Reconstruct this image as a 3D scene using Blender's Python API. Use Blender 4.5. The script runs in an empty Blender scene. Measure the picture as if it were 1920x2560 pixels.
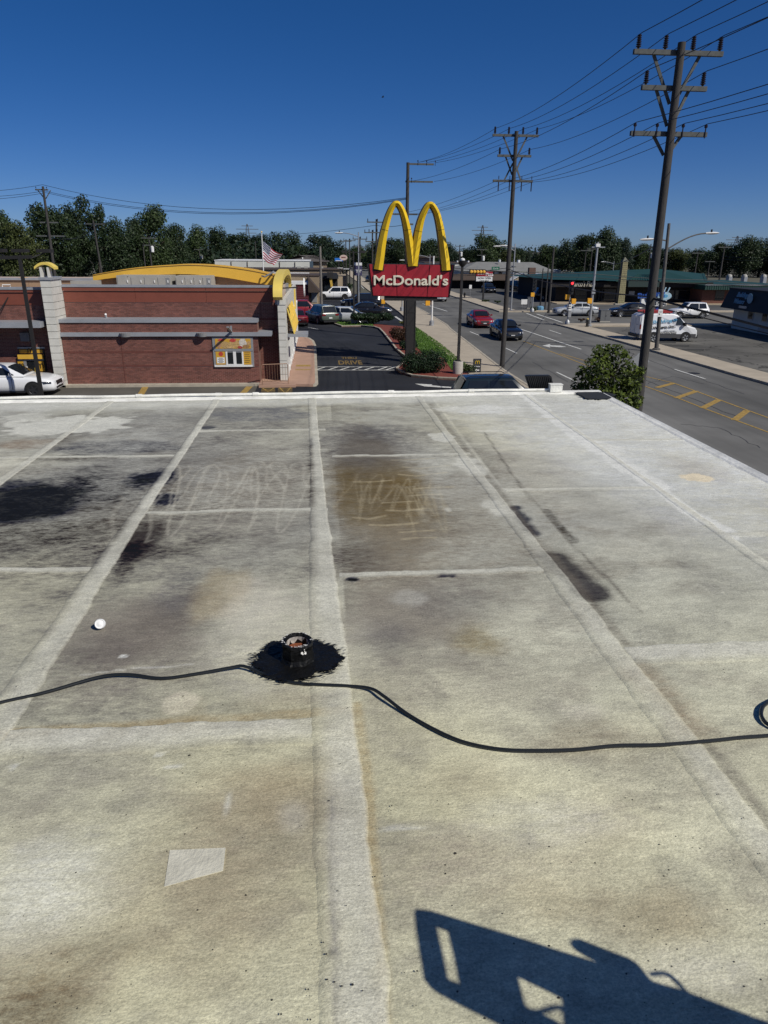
import bpy, math, random
import numpy as np
from mathutils import Vector
R = math.radians
SC = bpy.context.scene
COL = SC.collection
random.seed(7)

# ------------------------------------------------------------------ camera, sky, sun, exposure
FPX, CXP, CYP, EYE = 1775.0, 960.0, 1280.0, 6.75
PITCH, ROLL, YAW = R(20.3), R(0.45), R(5.0)
_f = Vector((math.sin(YAW)*math.cos(PITCH), math.cos(YAW)*math.cos(PITCH), -math.sin(PITCH)))
_r0 = Vector((math.cos(YAW), -math.sin(YAW), 0)); _u0 = _r0.cross(_f)
_r = _r0*math.cos(ROLL) + _u0*math.sin(ROLL)
_u = -_r0*math.sin(ROLL) + _u0*math.cos(ROLL)
cam = bpy.data.cameras.new('camera'); cam_o = bpy.data.objects.new('camera', cam); COL.objects.link(cam_o)
cam.sensor_fit = 'VERTICAL'; cam.sensor_height = 36.0; cam.lens = FPX/2560*36.0
cam.clip_start = 0.05; cam.clip_end = 6000
from mathutils import Matrix
M3 = Matrix((( _r.x, _u.x, -_f.x), (_r.y, _u.y, -_f.y), (_r.z, _u.z, -_f.z)))
cam_o.matrix_world = Matrix.Translation((0, 0, EYE)) @ M3.to_4x4()
SC.camera = cam_o
SC.render.resolution_x, SC.render.resolution_y = 768, 1024

SUN_EL, SUN_AZ = R(42.0), R(47.0)             # light travels towards (-sin az, cos az)
TRAVEL = Vector((-math.sin(SUN_AZ)*math.cos(SUN_EL), math.cos(SUN_AZ)*math.cos(SUN_EL), -math.sin(SUN_EL)))
w = bpy.data.worlds.new('World'); SC.world = w; w.use_nodes = True
nt = w.node_tree; bg = nt.nodes['Background']
sky = nt.nodes.new('ShaderNodeTexSky'); sky.sky_type = 'NISHITA'; sky.sun_disc = False
sky.sun_elevation = SUN_EL; sky.sun_rotation = math.atan2(-TRAVEL.x, -TRAVEL.y)
sky.altitude = 200; sky.air_density = 0.5; sky.dust_density = 0.5; sky.ozone_density = 8.0
hs = nt.nodes.new('ShaderNodeHueSaturation'); hs.inputs['Saturation'].default_value = 1.205; hs.inputs['Hue'].default_value = .512
nt.links.new(sky.outputs[0], hs.inputs['Color']); gm = nt.nodes.new('ShaderNodeGamma'); gm.inputs[1].default_value = .82; nt.links.new(hs.outputs[0], gm.inputs[0]); nt.links.new(gm.outputs[0], bg.inputs[0])
bg.inputs[1].default_value = 0.103
sun = bpy.data.lights.new('sun', 'SUN'); sun.energy = 4.4; sun.angle = R(0.53); sun.color = (1, .955, .87)
sun_o = bpy.data.objects.new('sun', sun); COL.objects.link(sun_o)
sun_o.rotation_euler = TRAVEL.to_track_quat('-Z', 'Y').to_euler(); sun_o.location = (30, -30, 40)
SC.view_settings.view_transform = 'Standard'; SC.view_settings.look = 'None'
SC.view_settings.exposure = -0.1; SC.view_settings.gamma = 1.0
SC.view_settings.use_curve_mapping = False

# ------------------------------------------------------------------ pixel -> place
def ray(px, py): return _r*((px-CXP)/FPX) + _u*((CYP-py)/FPX) + _f
def G(px, py, z=0.0):
    d = ray(px, py); t = (z-EYE)/d.z
    return Vector((d.x*t, d.y*t, z))
def AY(px, py, Y):
    d = ray(px, py); t = Y/d.y
    return Vector((d.x*t, Y, EYE+d.z*t))
def AX(px, py, X):
    d = ray(px, py); t = X/d.x
    return Vector((X, d.y*t, EYE+d.z*t))
def ZY(py, Y, px=400): return AY(px, py, Y).z
ZR = EYE-1.65                                  # our roof

# ------------------------------------------------------------------ materials
def _p(m): return m.node_tree.nodes['Principled BSDF']
MATS = {}
def mat(name, c, rough=.6, metal=0., var=.12, scale=6., bump=0., bscale=40., coat=0., spec=None, stretch=None, island=0.):
    if name in MATS: return MATS[name]
    m = bpy.data.materials.new(name); m.use_nodes = True; t = m.node_tree; b = _p(m)
    b.inputs['Roughness'].default_value = rough; b.inputs['Metallic'].default_value = metal
    if coat: b.inputs['Coat Weight'].default_value = coat; b.inputs['Coat Roughness'].default_value = .05
    if spec is not None: b.inputs['Specular IOR Level'].default_value = spec
    tc = t.nodes.new('ShaderNodeTexCoord'); vec = tc.outputs['Object']
    if stretch:
        mp = t.nodes.new('ShaderNodeMapping'); mp.inputs['Scale'].default_value = stretch
        t.links.new(vec, mp.inputs[0]); vec = mp.outputs[0]
    n = t.nodes.new('ShaderNodeTexNoise'); n.inputs['Scale'].default_value = scale; n.inputs['Detail'].default_value = 6
    n.inputs['Roughness'].default_value = .62
    t.links.new(vec, n.inputs['Vector'])
    cr = t.nodes.new('ShaderNodeValToRGB')
    lo, hi = 1-var, 1+var
    cr.color_ramp.elements[0].position = .3; cr.color_ramp.elements[1].position = .7
    cr.color_ramp.elements[0].color = (*[min(1, x*lo) for x in c], 1)
    cr.color_ramp.elements[1].color = (*[min(1, x*hi) for x in c], 1)
    t.links.new(n.outputs[0], cr.inputs[0]); out = cr.outputs[0]
    if island:
        g = t.nodes.new('ShaderNodeNewGeometry')
        mr = t.nodes.new('ShaderNodeMapRange'); mr.inputs[3].default_value = 1-island; mr.inputs[4].default_value = 1+island
        t.links.new(g.outputs['Random Per Island'], mr.inputs[0])
        mx = t.nodes.new('ShaderNodeVectorMath'); mx.operation = 'SCALE'
        t.links.new(out, mx.inputs[0]); t.links.new(mr.outputs[0], mx.inputs['Scale']); out = mx.outputs[0]
    t.links.new(out, b.inputs['Base Color'])
    if bump:
        n2 = t.nodes.new('ShaderNodeTexNoise'); n2.inputs['Scale'].default_value = bscale; n2.inputs['Detail'].default_value = 4
        t.links.new(vec, n2.inputs['Vector'])
        bp = t.nodes.new('ShaderNodeBump'); bp.inputs['Strength'].default_value = bump; bp.inputs['Distance'].default_value = .02
        t.links.new(n2.outputs[0], bp.inputs['Height']); t.links.new(bp.outputs[0], b.inputs['Normal'])
    MATS[name] = m; return m
def emis(name, c, s):
    m = bpy.data.materials.new(name); m.use_nodes = True; b = _p(m)
    b.inputs['Base Color'].default_value = (*c, 1); b.inputs['Emission Color'].default_value = (*c, 1); b.inputs['Emission Strength'].default_value = s
    return m
def leafmat(name, c, isl=.45):
    m = bpy.data.materials.new(name); m.use_nodes = True; t = m.node_tree; b = _p(m)
    b.inputs['Roughness'].default_value = .55; b.inputs['Specular IOR Level'].default_value = .3
    g = t.nodes.new('ShaderNodeNewGeometry'); cr = t.nodes.new('ShaderNodeValToRGB')
    e = cr.color_ramp.elements
    e[0].color = (c[0]*(1-isl), c[1]*(1-isl), c[2]*(1-isl*.6), 1); e[1].color = (min(1, c[0]*(1+isl*1.3)), c[1]*(1+isl), c[2]*(1+isl*.3), 1)
    t.links.new(g.outputs['Random Per Island'], cr.inputs[0]); t.links.new(cr.outputs[0], b.inputs['Base Color'])
    tr = t.nodes.new('ShaderNodeBsdfTranslucent'); t.links.new(cr.outputs[0], tr.inputs[0])
    mx = t.nodes.new('ShaderNodeMixShader'); mx.inputs[0].default_value = .22
    t.links.new(b.outputs[0], mx.inputs[1]); t.links.new(tr.outputs[0], mx.inputs[2])
    t.links.new(mx.outputs[0], t.nodes['Material Output'].inputs[0])
    return m
def asphalt(name, c, var=.18, crack=0., streak=False, rough=.9, spec=.25):
    m = bpy.data.materials.new(name); m.use_nodes = True; t = m.node_tree; b = _p(m)
    b.inputs['Roughness'].default_value = rough; b.inputs['Specular IOR Level'].default_value = spec
    tc = t.nodes.new('ShaderNodeTexCoord'); mp = t.nodes.new('ShaderNodeMapping'); t.links.new(tc.outputs['Object'], mp.inputs[0])
    if streak: mp.inputs['Scale'].default_value = (1, .06, 1)
    n = t.nodes.new('ShaderNodeTexNoise'); n.inputs['Scale'].default_value = .9 if streak else .35; n.inputs['Detail'].default_value = 7
    t.links.new(mp.outputs[0], n.inputs['Vector'])
    n2 = t.nodes.new('ShaderNodeTexNoise'); n2.inputs['Scale'].default_value = 22; n2.inputs['Detail'].default_value = 3
    t.links.new(tc.outputs['Object'], n2.inputs['Vector'])
    ad = t.nodes.new('ShaderNodeMath'); ad.operation = 'MULTIPLY_ADD'; ad.inputs[1].default_value = .35
    t.links.new(n2.outputs[0], ad.inputs[0]); t.links.new(n.outputs[0], ad.inputs[2])
    cr = t.nodes.new('ShaderNodeValToRGB'); cr.color_ramp.elements[0].position = .45; cr.color_ramp.elements[1].position = .95
    cr.color_ramp.elements[0].color = (*[x*(1-var) for x in c], 1); cr.color_ramp.elements[1].color = (*[x*(1+var) for x in c], 1)
    t.links.new(ad.outputs[0], cr.inputs[0]); out = cr.outputs[0]
    if crack:
        nd = t.nodes.new('ShaderNodeTexNoise'); nd.inputs['Scale'].default_value = .8; nd.inputs['Detail'].default_value = 3
        t.links.new(tc.outputs['Object'], nd.inputs['Vector'])
        vm = t.nodes.new('ShaderNodeVectorMath'); vm.operation = 'MULTIPLY_ADD'; vm.inputs[1].default_value = (2.2, 2.2, 0)
        t.links.new(nd.outputs['Color'], vm.inputs[0]); t.links.new(tc.outputs['Object'], vm.inputs[2])
        v = t.nodes.new('ShaderNodeTexVoronoi'); v.feature = 'DISTANCE_TO_EDGE'; v.inputs['Scale'].default_value = .28
        t.links.new(vm.outputs[0], v.inputs['Vector'])
        mr = t.nodes.new('ShaderNodeMapRange'); mr.inputs[1].default_value = .006; mr.inputs[2].default_value = .02
        mr.inputs[3].default_value = 1-crack; mr.inputs[4].default_value = 1
        t.links.new(v.outputs[0], mr.inputs[0])
        sc = t.nodes.new('ShaderNodeVectorMath'); sc.operation = 'SCALE'
        t.links.new(out, sc.inputs[0]); t.links.new(mr.outputs[0], sc.inputs['Scale']); out = sc.outputs[0]
    nl = t.nodes.new('ShaderNodeTexNoise'); nl.inputs['Scale'].default_value = .11; nl.inputs['Detail'].default_value = 5; nl.inputs['Roughness'].default_value = .6
    t.links.new(tc.outputs['Object'], nl.inputs['Vector'])
    ml = t.nodes.new('ShaderNodeMapRange'); ml.inputs[1].default_value = .35; ml.inputs[2].default_value = .65; ml.inputs[3].default_value = .72; ml.inputs[4].default_value = 1.18
    t.links.new(nl.outputs[0], ml.inputs[0]); sl_ = t.nodes.new('ShaderNodeVectorMath'); sl_.operation = 'SCALE'
    t.links.new(out, sl_.inputs[0]); t.links.new(ml.outputs[0], sl_.inputs['Scale']); out = sl_.outputs[0]
    t.links.new(out, b.inputs['Base Color'])
    bp = t.nodes.new('ShaderNodeBump'); bp.inputs['Strength'].default_value = .25; bp.inputs['Distance'].default_value = .01
    t.links.new(n2.outputs[0], bp.inputs['Height']); t.links.new(bp.outputs[0], b.inputs['Normal'])
    return m

# ------------------------------------------------------------------ mesh helpers
class MB:
    def __init__(s): s.v = []; s.f = []
    def add(s, vs, fs):
        o = len(s.v); s.v += [tuple(v) for v in vs]; s.f += [tuple(i+o for i in f) for f in fs]; return s
    def box(s, x0, x1, y0, y1, z0, z1):
        return s.add([(x0,y0,z0),(x1,y0,z0),(x1,y1,z0),(x0,y1,z0),(x0,y0,z1),(x1,y0,z1),(x1,y1,z1),(x0,y1,z1)],
                     [(0,3,2,1),(4,5,6,7),(0,1,5,4),(1,2,6,5),(2,3,7,6),(3,0,4,7)])
    def prism(s, pts, vec):
        n = len(pts); vec = Vector(vec); a = [Vector(p) for p in pts]; b = [p+vec for p in a]
        nrm = sum(((a[i]-a[0]).cross(a[(i+1) % n]-a[0]) for i in range(n)), Vector())
        if nrm.dot(vec) > 0: a, b = b, a
        return s.add(a+b, [tuple(range(n)), tuple(reversed(range(n, 2*n)))] + [(i, i+n, (i+1) % n+n, (i+1) % n) for i in range(n)])
    def cyl(s, p0, p1, r0, r1=None, n=10, caps=True):
        r1 = r0 if r1 is None else r1; p0, p1 = Vector(p0), Vector(p1); d = (p1-p0).normalized()
        a = d.orthogonal().normalized(); b = d.cross(a)
        vs = [p0+(a*math.cos(2*math.pi*i/n)+b*math.sin(2*math.pi*i/n))*r0 for i in range(n)]
        vs += [p1+(a*math.cos(2*math.pi*i/n)+b*math.sin(2*math.pi*i/n))*r1 for i in range(n)]
        fs = [(i, (i+1) % n, (i+1) % n+n, i+n) for i in range(n)]
        if caps: fs += [tuple(reversed(range(n))), tuple(range(n, 2*n))]
        return s.add(vs, fs)
    def tube(s, pts, r, n=6, up=(0, 0, 1)):
        pts = [Vector(p) for p in pts]; rs = r if isinstance(r, (list, tuple)) else [r]*len(pts)
        vs = []; fs = []; up = Vector(up)
        for i, p in enumerate(pts):
            d = (pts[min(i+1, len(pts)-1)]-pts[max(i-1, 0)]).normalized()
            a = d.cross(up)
            if a.length < 1e-3: a = d.cross(Vector((1, 0, 0)))
            a.normalize(); b = a.cross(d)
            vs += [p+(a*math.cos(2*math.pi*k/n)+b*math.sin(2*math.pi*k/n))*rs[i] for k in range(n)]
        for i in range(len(pts)-1):
            fs += [(i*n+k, i*n+(k+1) % n, (i+1)*n+(k+1) % n, (i+1)*n+k) for k in range(n)]
        m = len(pts)-1
        fs += [tuple(reversed(range(n))), tuple(range(m*n, m*n+n))]
        return s.add(vs, fs)
    def bar(s, p0, p1, w, h, up=(0, 0, 1)):
        p0, p1 = Vector(p0), Vector(p1); d = (p1-p0).normalized(); a = d.cross(Vector(up))
        if a.length < 1e-3: a = d.cross(Vector((0, 1, 0)))
        a.normalize(); b = a.cross(d); a *= w/2; b *= h/2
        return s.add([p0-a-b, p0+a-b, p0+a+b, p0-a+b, p1-a-b, p1+a-b, p1+a+b, p1-a+b],
                     [(0,1,2,3),(7,6,5,4),(0,4,5,1),(1,5,6,2),(2,6,7,3),(3,7,4,0)])
    def lathe(s, prof, c=(0, 0, 0), axis='z', n=16):
        c = Vector(c); vs = []; fs = []
        for (r, h) in prof:
            for i in range(n):
                a = 2*math.pi*i/n; x, y = r*math.cos(a), r*math.sin(a)
                vs.append(c+(Vector((x, y, h)) if axis == 'z' else Vector((x, h, y)) if axis == 'y' else Vector((h, x, y))))
        for j in range(len(prof)-1):
            for i in range(n):
                q = (j*n+i, j*n+(i+1) % n, (j+1)*n+(i+1) % n, (j+1)*n+i)
                fs.append(q if axis != 'y' else q[::-1])
        return s.add(vs, fs)
    def sheet(s, pts): return s.add(pts, [tuple(range(len(pts)))])
    def build(s, name, m, parent=None, smooth=False, sharp=40):
        me = bpy.data.meshes.new(name); me.from_pydata(s.v, [], s.f); me.update()
        if smooth:
            me.polygons.foreach_set('use_smooth', [True]*len(me.polygons))
            me.set_sharp_from_angle(angle=R(sharp))
        if m: me.materials.append(m)
        o = bpy.data.objects.new(name, me); COL.objects.link(o)
        if parent: o.parent = parent
        return o
def tag(o, label=None, cat=None, group=None, kind=None):
    for k, v in (('label', label), ('category', cat), ('group', group), ('kind', kind)):
        if v: o[k] = v
    return o
def T(name, label, cat, loc=(0, 0, 0), rz=0, group=None):
    o = bpy.data.objects.new(name, None); COL.objects.link(o); o.location = loc; o.rotation_euler = (0, 0, rz)
    o.empty_display_size = .2
    return tag(o, label, cat, group)
def W(o, pts):                                  # world points into a thing's own frame (unrotated things)
    return [Vector(p)-o.location for p in pts]
def text(name, s, m, parent, loc, rot, size, width=None, height=None, ext=.005, bold=0., bevel=0., shear=0., align='CENTER'):
    c = bpy.data.curves.new(name, 'FONT'); c.body = s; c.size = size; c.extrude = ext; c.offset = bold; c.bevel_depth = bevel
    c.align_x = align; c.align_y = 'CENTER'; c.shear = shear; c.resolution_u = 6
    o = bpy.data.objects.new(name, c); COL.objects.link(o); o.data.materials.append(m)
    o.parent = parent; o.location = loc; o.rotation_euler = rot
    bpy.context.view_layer.update()
    dg = bpy.context.evaluated_depsgraph_get(); me = bpy.data.meshes.new_from_object(o.evaluated_get(dg))
    bpy.data.objects.remove(o); bpy.data.curves.remove(c)
    me.name = name; o = bpy.data.objects.new(name, me); COL.objects.link(o)
    if not me.materials: me.materials.append(m)
    o.parent = parent; o.location = loc; o.rotation_euler = rot
    xs = [v.co.x for v in me.vertices]; ys = [v.co.y for v in me.vertices]
    dx_, dy_ = max(xs)-min(xs), max(ys)-min(ys)
    sx = width/dx_ if width else 1; sy = height/dy_ if height else (sx if width else 1)
    if height and not width: sx = sy
    cx_, cy_ = (max(xs)+min(xs))/2 if align == 'CENTER' else 0, (max(ys)+min(ys))/2
    for v in me.vertices: v.co.x = (v.co.x-cx_)*sx; v.co.y = (v.co.y-cy_)*sy
    return o
def ribbon(pts, wd, z=None):
    pts = [Vector(p) for p in pts]; mb = MB(); vs = []
    for i, p in enumerate(pts):
        d = pts[min(i+1, len(pts)-1)]-pts[max(i-1, 0)]; n = Vector((-d.y, d.x, 0)).normalized()*wd/2
        a, b = p+n, p-n
        if z is not None: a.z = b.z = z
        vs += [a, b]
    mb.add(vs, [(2*i, 2*i+1, 2*i+3, 2*i+2) for i in range(len(pts)-1)]); return mb
def copytree(o, parent=None):
    c = o.copy(); COL.objects.link(c); c.parent = parent
    for ch in o.children: copytree(ch, c)
    return c
# numpy value noise
_rng = np.random.RandomState(3); _tab = _rng.rand(256, 256)
def vnoise(x, y):
    xi = np.floor(x).astype(int); yi = np.floor(y).astype(int); fx = x-xi; fy = y-yi
    fx = fx*fx*(3-2*fx); fy = fy*fy*(3-2*fy); g = lambda i, j: _tab[i % 256, j % 256]
    return (g(xi, yi)*(1-fx)+g(xi+1, yi)*fx)*(1-fy)+(g(xi, yi+1)*(1-fx)+g(xi+1, yi+1)*fx)*fy
def fbm(x, y, o=4):
    s = 0; a = .5; t = 0
    for k in range(o): s = s+a*vnoise(x*2**k+17*k, y*2**k+31*k); t += a; a *= .55
    return s/t
def sstep(a, b, x):
    t = np.clip((x-a)/(b-a), 0, 1); return t*t*(3-2*t)

# ------------------------------------------------------------------ palette
concrete = mat('concrete', (.36, .34, .30), .85, var=.15, scale=1.2, bump=.2)
walkmat = mat('sidewalk_concrete', (.40, .345, .265), .9, var=.14, scale=.8, bump=.2)
pinkmat = mat('pink_concrete', (.40, .25, .18), .85, var=.1, scale=.9)
kerbmat = mat('kerb_concrete', (.38, .34, .27), .85, var=.2, scale=2)
road_m = asphalt('road_asphalt', (.142, .140, .132), .22, streak=True)
lot_m = asphalt('sealed_asphalt', (.022, .024, .03), .3)
oldlot_m = asphalt('old_asphalt', (.125, .12, .108), .3, crack=.65)
grey_lot = asphalt('grey_lot', (.10, .10, .098), .2)
lane_m = asphalt('lane_concrete', (.105, .10, .086), .25)
ground_m = mat('ground_soil', (.09, .085, .06), .95, var=.25, scale=.05)
white_p = mat('white_paint', (.56, .56, .53), .75, var=.3, scale=7)
yellow_p = mat('yellow_paint', (.34, .22, .055), .75, var=.38, scale=7)
dkmetal = mat('dark_bronze_metal', (.014, .013, .013), .65, var=.1)
galv = mat('galvanised_metal', (.34, .35, .36), .45, metal=.4, var=.12, scale=5)
wood_pole = mat('weathered_wood', (.044, .041, .039), .9, var=.32, scale=7, stretch=(4, 4, .35), bump=.6, bscale=18)
wood_arm = mat('grey_wood', (.085, .09, .088), .9, var=.25, scale=8)
blackm = mat('black_rubber', (.012, .012, .013), .55, var=.2)
glass = mat('dark_glass', (.012, .015, .018), .06, var=.1, spec=.7)
brickm = mat('red_brick', (.172, .069, .052), .9, var=.2, scale=.8, island=.25, stretch=(1, 1, .35))
mortar = mat('mortar', (.46, .37, .30), .95, var=.1, scale=8)
redmetal = mat('rust_red_metal', (.19, .055, .034), .55, var=.08, scale=2)
greymetal = mat('grey_coping', (.27, .285, .31), .45, var=.1, scale=2)
yellowm = mat('golden_yellow', (.68, .40, .05), .5, var=.06, scale=1.5)
paleyellow = mat('pale_yellow', (.72, .55, .12), .5, var=.06, scale=1.5)
tile_m = mat('white_tile', (.58, .57, .52), .5, var=.1, scale=2.5)
tanm = mat('tan_stucco', (.29, .195, .125), .9, var=.1, scale=1.5)
hvacm = mat('hvac_grey', (.33, .32, .29), .6, var=.1, scale=2)
whitem = mat('white_metal', (.72, .72, .70), .45, var=.06, scale=3)
redsign = mat('sign_red', (.28, .012, .022), .45, var=.16, scale=1.8, stretch=(1, 1, .4))
yelsign = mat('sign_yellow', (.64, .43, .016), .42, var=.15, scale=2.2, stretch=(1, 1, .4))
letter_m = mat('letter_ivory', (.66, .62, .50), .35, var=.08, scale=4)
grass_m = mat('grass_green', (.075, .15, .028), .95, var=.3, scale=1.5)
mulch_m = mat('red_mulch', (.17, .035, .022), .95, var=.4, scale=12, bump=.6, bscale=30)
chrome = mat('bright_rim', (.55, .56, .58), .3, metal=.8, var=.08)
amber = mat('signal_amber', (.75, .36, .02), .5, var=.08)

# ------------------------------------------------------------------ ground, roads, pavements
def struct(name, pts, m, z): 
    o = MB().sheet([(p[0], p[1], z) for p in pts]).build(name, m); return tag(o, kind='structure')
def S(pxs, z=0.0): return [G(x, y, z) for x, y in pxs]
def slab(name, pts, m, z0, z1, parent=None):
    return tag(MB().prism([(p[0], p[1], z0) for p in pts], (0, 0, z1-z0)).build(name, m, parent), kind=None if parent else 'structure')
struct('ground', [(-3000, -60), (3000, -60), (3000, 4000), (-3000, 4000)], ground_m, -.012)
# curb lines of the street
KL = [(11.4, -20), (11.0, 20), (10.75, 41.5), (11.6, 64.7), (11.9, 68.5), (11.9, 84), (11.2, 120), (9.6, 300), (6, 900)]
KR = [G(1920, 963), G(1840, 941), G(1690, 897), G(1539, 853), G(1417, 820)]
KR = [(24.6, -20), (24.4, 20)]+[(p.x, p.y) for p in KR]+[(22.5, 69.6)]
KR2 = [(20.6, 84), (20.0, 120), (18.4, 300), (14.5, 900)]
def L(ps, d): return [(x+d, y) for x, y in ps]
road = KL+KR2[::-1]+[(200, 84.2), (200, 69.4)]+KR[::-1]
struct('road', road, road_m, 0.0)
struct('drive_lane', [(-40, 26), (-3.4, 26), (-3.4, 37.6), (-40, 37.6)], lane_m, .0)
lot = [(-3.4, 20), (8.0, 20), (9.0, 41), (9.2, 64), (8.6, 120), (-60, 120), (-60, 62), (-3.4, 62)]
struct('parking_lot', lot, lot_m, .004)
struct('pizza_parking_lot', [(22.6, 84.4), (140, 84.4), (140, 160), (21.6, 160)], grey_lot, -.004)
struct('corner_parking_lot', [(26.2, -20), (90, -20), (90, 69.2), (25.6, 69.2)], oldlot_m, -.004)
# left sidewalk (between inner edge and kerb) and right one
INL = [(8.9, -20), (8.5, 20), (8.35, 41.0), (8.6, 64), (8.8, 84), (8.3, 120), (6.9, 300)]
KLs = [(x, y) for x, y in KL if y < 301]
slab('sidewalk', INL+L(KLs, -.16)[::-1], walkmat, -.05, .12)
slab('kerb', L(KLs, -.16)+KLs[::-1], kerbmat, -.05, .135)
walkR = KR+[(24.2, 71.2), (200, 71.2), (200, 69.6+1.6), (200, 68.2), (26.4, 68.2)]
inr = [(27.0, -20), (27.0, 20)]+[(x+2.2, y) for x, y in KR[2:-1]]+[(25.2, 67.5)]
slab('sidewalk', L(KR, .17)+inr[::-1], walkmat, -.05, .12)
slab('kerb', KR+L(KR, .17)[::-1], kerbmat, -.05, .135)
slab('sidewalk', [(24.9, 67.5), (22.8, 69.5), (60, 69.5), (60, 67.5)], walkmat, -.05, .118)
inr2 = [(23.0, 85.6), (22.3, 120), (20.7, 300)]
KR2s = KR2[:3]
slab('sidewalk', L(KR2s, .17)+inr2[::-1], walkmat, -.05, .12)
slab('kerb', KR2s+L(KR2s, .17)[::-1], kerbmat, -.05, .135)
slab('sidewalk', [(20.8, 84.0), (80, 84.0), (80, 85.4), (20.8, 85.4)], walkmat, -.05, .122)
# sidewalk joints: narrow recessed-looking seams are kept in the material; kerb sections of the restaurant island
pink = S([(722, 966), (726, 846), (756, 846), (770, 849), (780, 856), (785, 868), (788, 962), (783, 967)])
pk = slab('pavement', pink, pinkmat, -.02, .13)
slab('kerb', [p+Vector((0, 0, 0)) for p in S([(783, 967), (788, 962), (785, 868), (780, 856), (770, 849), (756, 846)])] +
     [p+Vector((.16, .12, 0)) for p in S([(756, 846), (770, 849), (780, 856), (785, 868), (788, 962), (783, 967)])], kerbmat, -.02, .125)
slab('kerb', [(-40, 37.45), (-3.3, 37.45), (-3.3, 37.84), (-40, 37.84)], kerbmat, -.02, .12)
slab('pavement', [(-3.3, 37.0), (-1.4, 37.0), (-1.4, 39.2), (-3.3, 39.2)], pinkmat, -.02, .128)
# planting island
isl_px = [(833, 811), (854, 818), (902, 817), (935, 820), (947, 824), (957, 834), (975, 857), (988, 875), (1013, 896), (1008, 911), (989, 925), (1003, 935), (1028, 943), (1089, 949), (1165, 952), (1200, 953)]
isl = S(isl_px)
inner = [Vector((8.3, 40.4, 0)), Vector((8.35, 48, 0)), Vector((8.5, 60, 0)), Vector((8.55, 66, 0)), G(880, 808), G(850, 806)]
tag(slab('planting_bed', isl+inner, mulch_m, -.02, .10), kind='structure')
tag(MB().prism([p+Vector((0, 0, .02)) for p in isl] + [p+Vector((.13, .1, .02)) for p in isl[::-1]], (0, 0, .13)).build('kerb', kerbmat), kind='structure')
gr = S([(1010, 818), (1043, 823), (1100, 862), (1150, 905), (1178, 925), (1130, 930), (1110, 900), (1060, 890), (1035, 865), (1028, 830)])
lawn_pts = [Vector((p.x, p.y, .115)) for p in gr]
tag(slab('lawn', lawn_pts, grass_m, .0, .115), kind='structure')
lawn2 = S([(838, 812), (858, 817), (903, 815), (936, 819), (930, 811), (880, 809), (848, 807)])
tag(slab('lawn', lawn2, grass_m, .0, .113), kind='structure')
def inside(p, poly):
    c = False; n = len(poly)
    for i in range(n):
        a, b = poly[i], poly[(i+1) % n]
        if (a[1] > p[1]) != (b[1] > p[1]) and p[0] < (b[0]-a[0])*(p[1]-a[1])/(b[1]-a[1])+a[0]: c = not c
    return c
blade = leafmat('grass_blade', (.085, .175, .03), .4)
mb = MB()
for poly, n in ((gr, 9000), (lawn2, 1500)):
    xs = [p[0] for p in poly]; ys = [p[1] for p in poly]; k = 0
    while k < n:
        x, y = random.uniform(min(xs), max(xs)), random.uniform(min(ys), max(ys)); k += 1
        if inside((x, y), poly):
            a = random.uniform(0, 6.3); s = .04; h = random.uniform(.05, .11)
            mb.add([(x-math.cos(a)*s, y-math.sin(a)*s, .11), (x+math.cos(a)*s, y+math.sin(a)*s, .11), (x+random.uniform(-.05, .05), y+random.uniform(-.05, .05), .11+h)], [(0, 1, 2)])
tag(mb.build('grass', blade), 'short mown green grass on the restaurant island', 'grass', kind='stuff')

# painted markings, each a sheet of its own
def mark(name, pxs, wd, m, z=.008): return tag(ribbon([G(x, y, z) for x, y in pxs], wd, z).build(name, m), kind='structure')
for pxs, wd in [([(1270, 812), (1360, 842), (1453, 873)], .16), ([(1175, 829), (1197, 838)], .13), ([(1264, 870), (1292, 883)], .13), ([(1391, 930), (1441, 954)], .13),
                ([(1373, 825), (1403, 835)], .13), ([(1493, 863), (1511, 869)], .13), ([(1686, 923), (1763, 947)], .13), ([(1342, 785), (1406, 806)], .22), ([(1316, 783), (1360, 800)], .2),
                ([(988, 791), (1010, 806)], .25), ([(1036, 797), (1056, 811)], .25), ([(1056, 759), (1118, 778)], .18), ([(1048, 774), (1062, 778)], .14), ([(1232, 817), (1262, 817)], .4),
                ([(905, 705), (925, 728)], .18), ([(880, 690), (910, 722)], .14), ([(1080, 757), (1140, 776)], .0001)][:-1]:
    mark('lane_marking', pxs, wd, white_p)
yl = [(1309, 853), (1400, 887), (1455, 909), (1530, 937), (1606, 963), (1690, 993), (1756, 1019), (1836, 1049), (1920, 1080), (1985, 1104)]
yr = [(1400, 884), (1500, 912), (1606, 939), (1683, 957), (1798, 999), (1868, 1025), (1920, 1044), (1985, 1069)]
mark('lane_marking', yl, .11, yellow_p); mark('lane_marking', yr, .11, yellow_p)
for a, b in [((1683, 958), (1642, 969)), ((1742, 977), (1690, 995)), ((1798, 999), (1756, 1020)), ((1868, 1026), (1836, 1050)), ((1600, 940), (1560, 950))]:
    mark('lane_marking', [a, b], .3, yellow_p, .013)
# turn arrow
def flat(name, pxs, m, z): return tag(MB().sheet([G(x, y, z) for x, y in pxs]).build(name, m), kind='structure')
flat('lane_marking', [(1356, 864), (1375, 860), (1376, 863), (1400, 864), (1416, 867), (1400, 868), (1374, 866), (1376, 869)][::-1], white_p, .010)
flat('lane_marking', [(1037, 959), (1081, 961), (1078, 963), (1110, 966), (1152, 969), (1152, 971), (1108, 969), (1066, 966), (1062, 966)][::-1], white_p, .012)
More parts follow.
